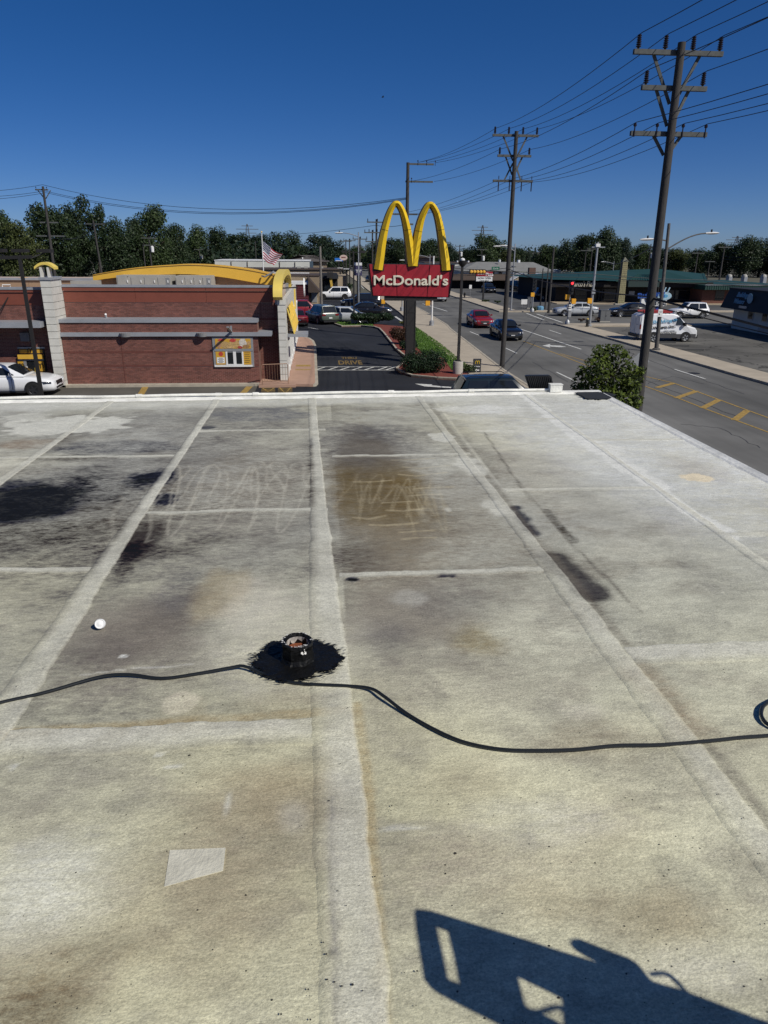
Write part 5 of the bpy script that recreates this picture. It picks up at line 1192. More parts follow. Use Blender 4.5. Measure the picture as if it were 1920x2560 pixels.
MB().cyl((-hl+.15, .3, 2.3), (hl-2.1, .3, 2.3), .08, n=10).build('pipe_carrier', redr, van)
blue_l = mat('letter_blue', (.10, .33, .52), .5); black_l = mat('letter_black', (.015, .016, .02), .5)
text('lettering', 'Building', blue_l, van, (-.62, -1.002, 1.58), (R(90), R(-5), 0), .5, width=1.55, height=.30, ext=.004, bold=.012)
text('lettering', 'Waters, Inc.', black_l, van, (-.45, -1.006, 1.14), (R(90), R(-5), 0), .4, width=1.9, height=.27, ext=.004, bold=.014)
text('lettering', 'Heating & Cooling Division', whitem, van, ((-hl+1.5+hl-1.75)/2+.05, -1.014, .715), (R(90), 0, 0), .12, width=(2*hl-3.25)*.94, ext=.003, bold=.003)
text('lettering', 'FAMILY OWNED', black_l, van, (.05, -1.004, .87), (R(90), 0, 0), .08, width=.9, ext=.003)
c0 = (.38, -.985, 1.70)
MB().prism([(c0[0]+.17*math.cos(a*.5236), c0[1], c0[2]+.11*math.sin(a*.5236)) for a in range(12)], (0, -.004, 0)).build('emblem', blue_l, van)
for a in range(8): MB().bar((c0[0], c0[1]-.006, c0[2]), (c0[0]+.22*math.cos(a*.785), c0[1]-.006, c0[2]+.17*math.sin(a*.785)), .006, .03, (0, 1, 0)).build('emblem_ray', mat('letter_navy', (.03, .08, .2), .5), van)

# ------------------------------------------------------------------ utility poles and wires
insm = mat('insulator_brown', (.02, .012, .012), .25)
def insulator(o, x, z, h=.36, r=.075):
    pr = [(.02, 0)]
    n = 6
    for k in range(n): z0 = .05+k*(h-.05)/n; pr += [(r*.55, z0), (r*(1-.04*k), z0+.012), (r*(1-.04*k), z0+.03), (r*.5, z0+.04)]
    pr += [(.03, h), (.001, h+.01)]
    MB().lathe(pr, (x, .17, z), n=10).build('insulator', insm, o, True)
def upole(base, top, label, arms, r=.17, lean=(0, 0), steps=True, nm='utility_pole', group='utility poles'):
    o = T(nm, label, 'utility pole', base, group=group)
    pts = [(lean[0]*k/8, lean[1]*k/8, -.1+(top+.1)*k/8) for k in range(9)]
    MB().tube(pts, [r*(1-.32*k/8) for k in range(9)], 12, (0, 1, 0)).build('pole', wood_pole, o, True)
    for arm in arms:
        z, x0, x1, ins = arm['z'], arm['x0'], arm['x1'], arm.get('ins', [])
        lx = lean[0]*z/top
        MB().box(lx+x0, lx+x1, r*.72-.02, r*.72+.10, z-.06, z+.06).build('crossarm', wood_arm, o)
        for x in ins:
            if arm.get('kind') == 'tall': insulator(o, lx+x, z+.06)
            elif arm.get('kind') == 'pin':
                MB().cyl((lx+x, r*.72-.03, z-.1), (lx+x, r*.72-.03, z+.2), .018, n=6).build('pin', insm, o); MB().lathe([(.02, 0), (.05, .02), (.045, .07), (.02, .1), (.001, .1)], (lx+x, r*.72-.03, z+.16), n=8).build('insulator', insm, o)
        br = arm.get('brace')
        if br:
            for s in (-1, 1): MB().bar((lx+s*br[0], r*.72+.12, z-.04*(1 if br[1] > 0 else -1)), (lx-.18*lean[0]/top*br[1]+s*.06, r*.72+.06, z-br[1]), .05, .08).build('brace', wood_arm, o)
        for x in arm.get('hang', []):
            MB().cyl((lx+x, -r-.1, z-.08), (lx+x, -r-.1, z-.55), .03, n=6).build('cutout', insm, o); MB().cyl((lx+x, -r-.1, z+.05), (lx+x, -r-.1, z+.22), .02, n=6).build('pin', insm, o)
    return o
Z1 = dict(top=AY(1705, 106, 22).z, a=AY(1705, 129, 22).z, b=AY(1690, 218, 22).z, c=AY(1670, 333, 22).z)
xp1 = AY(1695, 218, 22).x; xb1 = AY(1590, 1015, 22).x
lean1 = (AY(1705, 106, 22).x-AY(1590, 1015, 22).x*1.0)
zb1 = AY(1590, 1015, 22).z
sl1 = (AY(1705, 106, 22).x-AY(1597, 1000, 22).x)/(Z1['top']-AY(1597, 1000, 22).z)
bx1 = AY(1597, 1000, 22).x-sl1*AY(1597, 1000, 22).z
ax = lambda px, z_: AY(px, 200, 22).x
w0 = (AY(1815, 130, 22).x-AY(1591, 127, 22).x)/2; w1 = (AY(1770, 222, 22).x-AY(1608, 214, 22).x)/2; w2 = (AY(1768, 337, 22).x-AY(1578, 326, 22).x)/2
def armset(z, sub=None, **k): return dict(z=z, **k)
def arms_for(a, b_, c, low='pin'):
    return [dict(z=a, x0=-w0, x1=w0, ins=[-w0*.9, -w0*.30, w0*.32, w0*.93], kind='tall', brace=(w0*.52, 1.25)),
            dict(z=b_, x0=-w1, x1=w1, ins=[-w1*.88, w1*.88], kind='tall', brace=(w1*.5, .95)),
            dict(z=c, x0=-w2, x1=w2, ins=[-w2*.93, -w2*.35, w2*.33, w2*.93], kind='pin', brace=(w2*.36, .55))]
upole((bx1, 22, 0), Z1['top'], 'tall nearest wooden utility pole at right with three crossarms', arms_for(Z1['a'], Z1['b'], Z1['c']), r=.155, lean=(sl1*Z1['top'], 0))
g2 = G(1255, 921); Y2 = g2.y
Z2 = dict(top=AY(1290, 333, Y2).z, a=AY(1290, 343, Y2).z, b=AY(1285, 394, Y2).z, c=AY(1283, 457, Y2).z)
ar2 = arms_for(Z2['a'], Z2['b'], Z2['c']); ar2[2] = dict(z=Z2['c'], x0=-w2, x1=w2, ins=[], brace=(w2*.42, -.9), hang=[-w2*.8, -w2*.25, w2*.35, w2*.85])
sl2 = AY(1291, 335, Y2).x-g2.x
upole((g2.x, Y2, .1), Z2['top'], 'wooden utility pole with three crossarms standing mid picture on the sidewalk', ar2, r=.155, lean=(sl2, 0))
Y3 = 58.0; x3 = AY(1020, 412, Y3).x; z3 = AY(1020, 410, Y3).z
a3 = [dict(z=AY(1020, 413, Y3).z, x0=-.1, x1=AY(1085, 412, Y3).x-x3, ins=[.75, 1.4, 2.05], kind='pin'), dict(z=AY(1020, 457, Y3).z, x0=-.15, x1=AY(1083, 457, Y3).x-x3, ins=[.3], kind='pin'),
      dict(z=AY(1020, 539, Y3).z, x0=-1.1, x1=.8, ins=[]), dict(z=AY(1020, 564, Y3).z, x0=-.3, x1=.5, ins=[])]
upole((x3, Y3, .1), z3, 'wooden utility pole behind the yellow arches with one-sided crossarms', a3, r=.17)
wirem = mat('wire_dark', (.012, .012, .014), .6, var=.05)
def wire(label, pts, r=.011, sag=.35, name='overhead_wire', group='overhead wires'):
    out = []
    for a, b_ in zip(pts[:-1], pts[1:]):
        a, b_ = Vector(a), Vector(b_); n = 14; sg_ = sag*min(1.6, (b_-a).length/24)
        for k in range(n): u = k/n; p = a.lerp(b_, u); p.z -= sg_*4*u*(1-u); out.append(p)
    out.append(Vector(pts[-1])); o = MB(); o.tube([p-out[len(out)//2] for p in out], r, 5); ob = o.build(name, wirem, None, True); ob.location = out[len(out)//2]
    return tag(ob, label, 'wire', group)
def lx1(z): return bx1+sl1*z
def lx2(z): return g2.x+sl2*z/Z2['top']
tops = [-w0*.9, -w0*.30, w0*.32, w0*.93]; lab4 = ['leftmost', 'second', 'third', 'rightmost']
far3 = [(x3+d, Y3, a3[0]['z']+.2) for d in (.75, .75, 1.4, 2.05)]
for i in range(4):
    zA, zB = Z1['a']+.42, Z2['a']+.42
    wire('%s wire carried on the top crossarms of the roadside poles' % lab4[i], [(lx1(0)+tops[i]+.35, -6, zA+.3), (lx1(zA)+tops[i], 22, zA), (lx2(zB)+tops[i], Y2, zB), far3[i]])
for i, d in enumerate((-w1*.88, w1*.88)):
    zA, zB = Z1['b']+.42, Z2['b']+.42
    wire('%s wire carried on the middle crossarms of the roadside poles' % ('left', 'right')[i], [(lx1(0)+d+.35, -6, zA+.3), (lx1(zA)+d, 22, zA), (lx2(zB)+d, Y2, zB), (x3+(.3, 2.0)[i], Y3, a3[1]['z']+.12)])
for i, d in enumerate((-w2*.93, -w2*.35, w2*.33, w2*.93)):
    zA, zB = Z1['c']+.26, Z2['c']+.05
    wire('%s wire carried on the lowest crossarms of the roadside poles' % lab4[i], [(lx1(0)+d+.3, -6, zA+.2), (lx1(zA)+d, 22, zA), (lx2(zB)+d, Y2, zB), (x3+(-1, .2, .5, .7)[i], Y3, a3[2]['z']+.05)], r=.010)
# beyond: continuing line to distant poles
# far-left pole and the long span to the arch pole
def at_top(px, py, Y): v = AY(px, py, Y); return v
Yl = 78; bl = AY(137, 690, Yl); tl = AY(107, 466, Yl)
o = upole((bl.x+(tl.x-bl.x)*-.35, Yl, 0), tl.z, 'leaning wooden utility pole at far left behind the small pier', [dict(z=AY(105, 474, Yl).z, x0=-.8, x1=.4, ins=[-.7, .3], kind='pin', brace=(.6, .8)), dict(z=AY(120, 556, Yl).z, x0=-.8, x1=1.0, ins=[]), dict(z=AY(125, 590, Yl).z, x0=-1.3, x1=1.5, ins=[])], r=.16, lean=(tl.x-bl.x-(tl.x-bl.x)*-.35, 0))
for i, (d, zz_) in enumerate(((0, .15), (.1, -.4), (.2, -.55))):
    wire('%s long thin span between the far left pole and the arch pole' % ('upper', 'middle', 'lower')[i], [AY(-250, 470+10*i, Yl), (tl.x+d, Yl, tl.z+zz_), (x3, Y3, AY(1020, 494+i*2, Y3).z)], r=.018, sag=.9)
wire('low thin wire crossing left of the arches below the treetops', [AY(560, 585, 120), AY(940, 563, 70), (x3, Y3, AY(1020, 560, Y3).z)], r=.018, sag=.3)
Yq = 112; tq = AY(250, 551, Yq)
upole((AY(257, 690, Yq).x, Yq, 0), tq.z, 'weathered pole rising behind the left end of the yellow roof arch', [dict(z=AY(250, 560, Yq).z, x0=-1.2, x1=1.5, ins=[-1.1, 1.4], kind='pin')], r=.17, lean=(-.4, 0))
for i, dz_ in enumerate((0, .25)): wire('%s drooping wire between the two poles at the far left' % ('lower', 'upper')[i], [(bl.x-.4+i*.8, Yl, AY(125, 590, Yl).z+.1), (tq.x-.8+i, Yq, tq.z-.3+dz_)], r=.018, sag=.8)
def far_pole(px, yt, yb, label, Y=None, arms=1, r=.14, tr=False, mt=None):
    Y = Y or G(px, yb).y; x = AY(px, (yt+yb)/2, Y).x; z = AY(px, yt, Y).z
    o = T('utility_pole', label, 'utility pole', (x, Y, 0), group='utility poles')
    MB().cyl((0, 0, -.1), (0, 0, z), r, r*.7, 8).build('pole', mt or wood_pole, o, True)
    for k in range(arms):
        zz = z-.35-1.2*k; MB().box(-1.2+.2*k, 1.2-.2*k, -.2, -.08, zz-.07, zz+.07).build('crossarm', wood_arm, o)
        for q in (-1.1, 0.1, 1.1): MB().cyl((q*(1-.15*k), -.14, zz), (q*(1-.15*k), -.14, zz+.4), .05, n=6).build('insulator', insm, o)
    if tr: MB().lathe([(.001, -.5), (.28, -.5), (.3, .4), (.15, .5), (.001, .55)], (.45, -.1, z-2.2), n=12).build('transformer', whitem, o, True)
    return o
far_pole(362, 612, 700, 'short thin pole left of the transformer pole behind the roof arch', 140, 0, .12)
far_pole(377, 590, 700, 'pole with a white transformer above the roof arch', 140, 2, .15, True)
far_pole(501, 620, 700, 'pole with a pale transformer in the dark trees left of the flag', 190, 1, .16, True)
far_pole(640, 603, 690, 'bare thin pole just left of the flag', 170, 0, .13)
far_pole(530, 615, 690, 'faint pole against the trees above the roof arch crest', 210, 1, .15)
far_pole(802, 616, 772, 'plain grey pole at the corner of the tan building', 86, 0, .17, mt=mat('pole_grey', (.16, .145, .13), .85, var=.2))
far_pole(865, 599, 706, 'roadside pole with crossarm left of the banner, farthest of the row', None, 1)
far_pole(874, 597, 712, 'roadside pole with crossarm left of the banner, second of the row', None, 1)
far_pole(900, 592, 731, 'roadside pole with crossarms close behind the banner', None, 2)
far_pole(931, 575, 745, 'roadside pole with crossarms hugging the left yellow arch', None, 2)
far_pole(941, 548, 700, 'tall pole peeking left of the left arch foot', 95, 2, .16)
far_pole(1203, 620, 690, 'pole with two transformers above the reader board', 170, 2, .15, True)
far_pole(1218, 615, 690, 'thin pole right of the transformer pole above reader board', 210, 1, .15)
far_pole(1148, 612, 690, 'pole with transformers right of the right arch', 190, 1, .15, True)
far_pole(1378, 619, 783, 'leaning wooden pole left of the pizza shop', None, 0, .15)
far_pole(1367, 660, 772, 'dark pole beside the leaning wooden pole', None, 0, .10)
far_pole(1354, 671, 766, 'thin dark pole left of the parked black SUV', None, 0, .09, mt=dkmetal)
far_pole(1462, 622, 700, 'pole with small grey boxes behind the pizza shop', 150, 1, .14)
far_pole(1477, 618, 700, 'second pole behind the pizza shop roof', 155, 1, .14)
far_pole(1622, 610, 700, 'pole with a transformer behind the nearest utility pole', 150, 0, .15, True)
far_pole(1740, 628, 700, 'leaning crossarm pole behind the green roof', 140, 1, .15)
far_pole(1806, 613, 690, 'pale crossarm pole at far right above the green roof', 130, 1, .17)
far_pole(1772, 650, 690, 'faint pole between the two crossarm poles at right', 170, 1, .14)
# low wires by the far right poles
for i, (y0, y1) in enumerate(((641, 644), (648, 651))): wire('%s pale wire at the far right against the trees' % ('upper', 'lower')[i], [AY(1806, y0, 130), AY(1990, y1, 110)], r=.03, sag=.2)
# service drop cables near pole one
wire('thick black cable slanting down right from the nearest pole', [(lx1(5.3), 22, AY(1608, 745, 22).z), AY(1760, 778, 19.5), AY(1990, 838, 17)], r=.032, sag=.04)
wire('thin black cable below the thick one at right', [(lx1(4.9), 22, AY(1606, 765, 22).z), AY(1760, 795, 19.5), AY(1990, 850, 17)], r=.014, sag=.05)
wire('black cable reaching left from the nearest pole to the middle pole', [(lx1(5.3), 22, AY(1608, 742, 22).z), (lx2(5.0), Y2, AY(1275, 672, Y2).z)], r=.022, sag=.3)
wire('cable from the right street light to the nearest pole', [AY(1640, 598, 50), (lx1(7.4), 22, AY(1632, 606, 22).z)], r=.02, sag=.2)
wire('wire drooping left from the nearest pole to the pizza shop', [(lx1(7.4), 22, AY(1632, 610, 22).z), AY(1500, 635, 110)], r=.02, sag=.6)
# diamond sign back
dm = AY(1600, 903, 22.6)
o = T('diamond_sign', 'grey back of a diamond road sign behind the nearest pole', 'sign', (dm.x, 22.6, 0))
hs_ = (AY(1622, 903, 22.6).x-AY(1573, 903, 22.6).x)/2
MB().prism([(-hs_, 0, dm.z), (0, 0, dm.z-hs_), (hs_, 0, dm.z), (0, 0, dm.z+hs_)], (0, .008, 0)).build('plate', galv, o); MB().box(-.03, .03, .01, .05, -.05, dm.z+hs_*.8).build('post', galv, o)

# ------------------------------------------------------------------ street lights
poleg = mat('pole_dark_grey', (.085, .08, .075), .7, var=.25, scale=6)
def cobra(base, ztop, label, arms, r=.11, mt=poleg, nm='street_light'):
    o = T(nm, label, 'street light', base, group='street lights')
    MB().cyl((0, 0, -.05), (0, 0, ztop), r, r*.65, 10).build('pole', mt, o, True); MB().lathe([(r*1.9, 0), (r*1.8, .12), (r*1.05, .16)], n=10).build('base', mt, o)
    for (dx, dz, z0) in arms:
        s = 1 if dx > 0 else -1
        pts = [(dx*k/8, 0, z0+dz*math.sin(k/8*math.pi/2)) for k in range(9)]
        MB().tube(pts, .045, 7).build('arm', mt, o, True)
        ex, ez = dx, z0+dz
        mb = MB(); vs = []
        for u, hw, h0, h1 in ((0, .06, -.05, .05), (.2, .12, -.08, .08), (.55, .17, -.09, .09), (.85, .13, -.07, .06), (1, .04, -.03, .02)):
            x = ex+s*u*.95; vs += [(x, -hw, ez+(h0+h1)/2), (x, 0, ez+h1), (x, hw, ez+(h0+h1)/2), (x, 0, ez+h0)]
        mb.add(vs, [(i*4+j, (i+1)*4+j, (i+1)*4+(j+1) % 4, i*4+(j+1) % 4) for i in range(4) for j in range(4)]+[(0, 1, 2, 3), (19, 18, 17, 16)]); mb.build('lamp_head', whitem, o, True, 70)
        MB().cyl((ex+s*.4, 0, ez+.08), (ex+s*.4, 0, ez+.24), .06, n=8).build('photocell', trim_m, o)
    return o
g4 = G(1640, 879); Y4 = g4.y; zt4 = AY(1673, 562, Y4).z; za4 = AY(1655, 628, Y4).z
dx4 = AY(1757, 592, Y4).x-AY(1658, 628, Y4).x
sl4 = cobra((g4.x, Y4, .1), zt4, 'street light on right sidewalk with long curved arm and white head', [(dx4, AY(1757, 591, Y4).z-za4, za4), (-1.0, .15, AY(1640, 602, Y4).z-.1)], r=.15)
sl4.rotation_euler = (0, math.atan((AY(1671, 562, Y4).x-g4.x)/zt4)*.9, 0)
a, b_ = AY(1644, 792, Y4-.2), AY(1658, 773, Y4-.2)
o = T('regulatory_sign', 'white centre lane sign fixed to the curved-arm street light', 'sign', (a.x, Y4-.19, .1))
MB().box(0, b_.x-a.x, -.01, .01, a.z-.1, b_.z-.1).build('plate', whitem, o); hw = (b_.x-a.x)/2
text('lettering', 'CENTER\nLANE', black_l, o, (hw, -.012, b_.z-.1-.18), (R(90), 0, 0), .12, width=hw*1.6, ext=.001)
MB().prism([(hw-.05, -.013, a.z), (hw-.12, -.013, a.z+.12), (hw-.02, -.013, a.z+.12)], (0, -.002, 0)).build('arrow', black_l, o)
MB().box(hw-.02, hw+.02, .011, .04, a.z-.1, b_.z-.1).build('bracket', galv, o)
g5 = G(1277, 778)
cobra((g5.x, g5.y, .1), AY(1284, 612, g5.y).z, 'street light left of the traffic signals with twin thin arms', [(-1.6, .5, AY(1284, 616, g5.y).z-.6), (-.9, .2, AY(1284, 612, g5.y).z-.4)], r=.10, mt=galv)
g6 = G(1473, 818)
tl6 = cobra((g6.x, g6.y, .1), AY(1490, 608, g6.y).z, 'tall grey signal pole with a camera at the corner of the side street', [], r=.13, mt=galv)
MB().box(-.2, .2, -.15, .15, AY(1490, 620, g6.y).z, AY(1490, 612, g6.y).z).build('camera_box', whitem, tl6); MB().box(-.55, .7, -.04, .04, AY(1490, 622, g6.y).z, AY(1490, 621, g6.y).z+.05).build('bracket', galv, tl6)
for i, (px, py, Y, d, lb) in enumerate(((1075, 640, 120, -1, 'far street light seen between the arches'), (1035, 652, 140, -1, 'far street light low between the arch legs'), (1535, 656, 150, -1, 'far street light above the pizza shop roof'), (896, 585, 88, -1, 'thin street light behind the banner left of the sign'))):
    b0 = AY(px, py, Y); cobra((b0.x, Y, 0), b0.z+.2, lb, [(d*1.8, .4, b0.z-.3)], r=.09, mt=galv)

# ------------------------------------------------------------------ traffic signals
sigb = mat('signal_black', (.012, .012, .013), .5); red_on = emis('red_lamp', (1, .04, .05), 2.0); lens_off = mat('lens_dark', (.05, .05, .05), .2); lens_y = mat('lens_amber', (.75, .42, .06), .3)
def ped_box(o, x, z, y=-.12):
    MB().box(x-.2, x+.2, y-.14, y+.1, z-.22, z+.22).build('pedestrian_signal', amber, o); MB().box(x-.22, x+.22, y-.02, y+.02, z-.24, z+.24).build('housing_rim', amber, o)
def sig_pole(pxb, pyb, pxt, pyt, label, head=None, red=False, ped=(), vis=True):
    g = G(pxb, pyb); o = T('traffic_signal', label, 'traffic light', (g.x, g.y, .1), group='traffic signals')
    zt = AY(pxt, pyt, g.y).z-.1
    MB().cyl((0, 0, 0), (0, 0, zt), .07, .06, 10).build('pole', galv, o, True); MB().lathe([(.24, 0), (.22, .3), (.10, .42), (.07, .45)], n=10).build('base', galv, o, True)
    if head:
        z1, z0 = AY(pxt, head[0], g.y).z-.1, AY(pxt, head[1], g.y).z-.1
        MB().box(-.2, .2, -.34, -.08, z0, z1).build('signal_head', sigb, o); n = head[2]
        for k in range(n):
            zz = z1-(z1-z0)*(k+.5)/n; MB().lathe([(.001, -.36), (.12, -.36), (.13, -.342)], (0, 0, zz), 'y', 14).build('lens', red_on if (red and k == 0) else lens_off, o)
            MB().prism([(-.15, -.34, zz+.08), (0, -.34, zz+.16), (.15, -.34, zz+.08), (.13, -.34, zz+.08), (0, -.34, zz+.14), (-.13, -.34, zz+.08)], (0, -.18, 0)).build('visor', sigb, o)
    for dx, py in ped: ped_box(o, dx, AY(pxt, py, g.y).z-.1)
    return o
sig_pole(1330, 782, 1333, 712, 'dark traffic signal head on the pole left of the pizza shop', (696, 728, 4), ped=[(-.15, 736)])
sg5 = sig_pole(1418, 813, 1427, 735, 'traffic signal showing red at the corner of the side street', (702, 736, 3), True, ped=[(.35, 753), (-.3, 742)])
a, b_ = AY(1416, 776, sg5.location.y-.25), AY(1430, 759, sg5.location.y-.25); L0 = sg5.location
MB().box(a.x-L0.x, b_.x-L0.x, -.26, -.24, a.z-.1, b_.z-.1).build('sign_plate', whitem, sg5)
for k in range(3): MB().box(a.x-L0.x+.08, b_.x-L0.x-.08, -.266, -.261, a.z+.05+k*.2, a.z+.13+k*.2).build('print_line', black_l, sg5)
a, b_ = AY(1420, 793, L0.y-.2), AY(1429, 777, L0.y-.2); MB().box(a.x-L0.x, b_.x-L0.x, -.2, -.18, a.z-.1, b_.z-.1).build('sign_back', galv, sg5)
ped_box(tl6, -.28, AY(1475, 752, g6.y).z-.1); MB().box(-.16, .16, -.2, -.05, AY(1478, 737, g6.y).z, AY(1478, 727, g6.y).z).build('control_box', galv, tl6)
# poles left side seen under the sign
for i, (px, py, pt, lb) in enumerate(((1079, 817, 751, 'white signal pole right below the red sign'), (1005, 780, 742, 'slim grey signal pole left of the sign post'), (957, 781, 749, 'slim pole with amber box under the left of the sign'))):
    g = G(px, py); o = T('signal_pole', lb, 'pole', (g.x, g.y, .1), group='signal poles under the sign'); zt = AY(px, 640 if i == 0 else pt, g.y).z-.1
    MB().cyl((0, 0, 0), (0, 0, zt), .08, .07, 10).build('pole', whitem if i == 0 else galv, o, True); MB().lathe([(.24, 0), (.22, .4), (.10, .5)], n=10).build('base', galv, o, True)
    if i != 1: ped_box(o, -.45 if i == 0 else .02, (AY(px-20, 757, g.y).z if i == 0 else AY(px, 754, g.y).z)-.1)
# span wires with the amber five-lamp head and street sign
Ys = 76.
A0, A1 = AY(1079, 668, Ys), AY(1490, 700, Ys)
wire('upper span wire carrying the amber signal cluster', [AY(1060, 664, Ys), AY(1475, 684, Ys), AY(1760, 700, Ys), AY(2000, 716, Ys)], r=.03, sag=.25)
wire('lower span wire below the amber signal cluster', [AY(1060, 690, Ys), AY(1260, 684, Ys), AY(1480, 694, Ys), AY(2000, 716, Ys-4)], r=.025, sag=.2)
wire('white mast wire behind the reader board', [AY(1130, 687, 82), AY(1290, 667, 82)], r=.035, sag=.02)
a, b_ = AY(1174, 684.5, Ys-.1), AY(1214, 673.5, Ys-.1); o = T('signal_cluster', 'row of five amber signal lamps hanging over the road', 'traffic light', ((a.x+b_.x)/2, Ys-.1, (a.z+b_.z)/2))
hw, hh = (b_.x-a.x)/2, (b_.z-a.z)/2
MB().box(-hw, hw, .0, .25, -hh, hh).build('backplate', sigb, o)
for k in range(5):
    x = -hw+hw*2*(k+.5)/5; MB().lathe([(.001, -.2), (.14, -.16), (.17, -.02), (.17, .0)], (x, 0, -.01), 'y', 14).build('lamp_hood', lens_y, o, True)
MB().box(-.03, .03, .1, .16, hh, hh+.35).build('hanger', galv, o)
a, b_ = AY(1229, 675, Ys-.1), AY(1249, 667, Ys-.1); o = T('street_name_sign', 'green street name sign hanging over the crossing', 'sign', ((a.x+b_.x)/2, Ys-.1, (a.z+b_.z)/2)); hw, hh = (b_.x-a.x)/2, (b_.z-a.z)/2
MB().box(-hw, hw, -.02, .02, -hh, hh).build('plate', mat('street_green', (.01, .11, .06), .5), o); text('lettering', '22nd St', whitem, o, (0, -.022, 0), (R(90), 0, 0), .2, width=hw*1.4, ext=.002); MB().box(-.02, .02, -.01, .01, hh, hh+.3).build('hanger', galv, o)

# ------------------------------------------------------------------ roadside signs, cabinets, hydrants
g = G(1208, 749); YS_ = g.y; o = T('reader_board', 'red and white pizza reader board sign on a dark post', 'sign', (g.x, YS_, 0))
q_ = lambda x, y: AY(x, y, YS_)-o.location
a, b_ = q_(1189, 704), q_(1233, 678); m_ = q_(1200, 691).z
MB().box(a.x, b_.x, 0, .35, a.z, b_.z).build('cabinet', dkmetal, o)
MB().box(a.x+.06, b_.x-.06, -.03, -.001, m_+.02, b_.z-.06).build('red_face', redsign, o); MB().box(a.x+.06, b_.x-.06, -.03, -.001, a.z+.06, m_-.02).build('white_face', whitem, o)
MB().box(-.12, .12, .08, .28, -.1, a.z).build('post', dkmetal, o)
text('lettering', 'Pizza', whitem, o, ((a.x+b_.x)/2+.75, -.035, b_.z-.42), (R(90), 0, 0), .4, width=1.1, ext=.002, bold=.012); text('lettering', '222-8700  Carryout', whitem, o, ((a.x+b_.x)/2, -.035, m_+.28), (R(90), 0, 0), .3, width=2.0, ext=.002)
text('lettering', 'NOW OPEN', black_l, o, ((a.x+b_.x)/2, -.035, m_-.25), (R(90), 0, 0), .3, width=1.9, ext=.002, bold=.01); text('lettering', 'LARGE MEAT', black_l, o, ((a.x+b_.x)/2, -.035, m_-.6), (R(90), 0, 0), .3, width=1.4, ext=.002, bold=.01)
def hydrant(px, py, label, c):
    g = G(px, py); o = T('fire_hydrant', label, 'fire hydrant', (g.x, g.y, .1), group='fire hydrants'); m = mat('hydrant_'+label[:5], c, .5)
    MB().lathe([(.18, 0), (.18, .06), (.12, .08), (.12, .55), (.15, .57), (.15, .62), (.11, .72), (.04, .78), (.03, .84), (.001, .84)], n=14).build('barrel', m, o, True); MB().cyl((-.2, 0, .42), (.2, 0, .42), .06, n=8).build('nozzle', m, o); MB().cyl((0, -.2, .4), (0, 0, .4), .075, n=8).build('nozzle', m, o)
    MB().lathe([(.125, .0), (.12, .07), (.04, .12), (.03, .18), (.001, .18)], (0, 0, .66), n=12).build('bonnet', mat('hydrant_top', (.55, .4, .1), .5), o, True)
hydrant(1161, 747, 'dark hydrant with pale cap on the far right sidewalk', (.03, .03, .032)); hydrant(1467, 820, 'black hydrant with yellow cap at the side street corner', (.02, .02, .02))
def cabinet(px0, px1, py0, py1, label, c, nm='utility_cabinet', d=.7):
    g = G((px0+px1)/2, py1); a, b_ = AY(px0, py1, g.y), AY(px1, py0, g.y); o = T(nm, label, 'cabinet', ((a.x+b_.x)/2, g.y, .02)); hw = (b_.x-a.x)/2; h = b_.z-a.z; m = mat('cab_'+label[:9], c, .55)
    MB().box(-hw, hw, 0, d, .1, h).build('body', m, o); MB().box(-hw-.04, hw+.04, -.05, d+.05, 0, .1).build('plinth', concrete, o); MB().box(-hw-.03, hw+.03, -.03, d+.03, h, h+.05).build('lid', m, o); MB().box(-.01, .01, -.008, -.001, .15, h-.05).build('door_seam', trim_m, o)
    MB().box(.05, .08, -.03, -.001, h*.5, h*.6).build('handle', trim_m, o)
cabinet(1500, 1527, 777, 806, 'grey signal control cabinet at the side street corner', (.12, .125, .13)); cabinet(1318, 1332, 744, 772, 'dark grey board-like cabinet left of the pizza shop poles', (.10, .105, .115), d=.2)
g = G(1312, 768); o = T('yard_sign', 'small white yard sign left of the grey cabinet', 'sign', (g.x, g.y, .0)); MB().box(-.5, .5, 0, .03, .35, .95).build('plate', whitem, o)
for s in (-1, 1): MB().box(s*.35-.015, s*.35+.015, 0, .02, -.03, .35).build('stake', galv, o)
g = G(1350, 777); o = T('water_meter_box', 'small pale blue box among the poles at the crossing', 'utility box', (g.x, g.y, .0)); MB().lathe([(.001, .55), (.3, .55), (.42, .45), (.45, .1), (.4, 0)], n=8).build('cover', mat('pale_blue', (.12, .28, .42), .5), o, True); MB().box(-.5, .5, -.5, .5, -.03, .02).build('pad', concrete, o)
g = G(1175, 742); o = T('parking_sign', 'tiny white parking sign on the right verge', 'sign', (g.x, g.y, 0)); MB().cyl((0, 0, -.05), (0, 0, 1.7), .03, n=6).build('post', galv, o); MB().box(-.2, .2, -.05, -.03, 1.2, 1.75).build('plate', whitem, o)
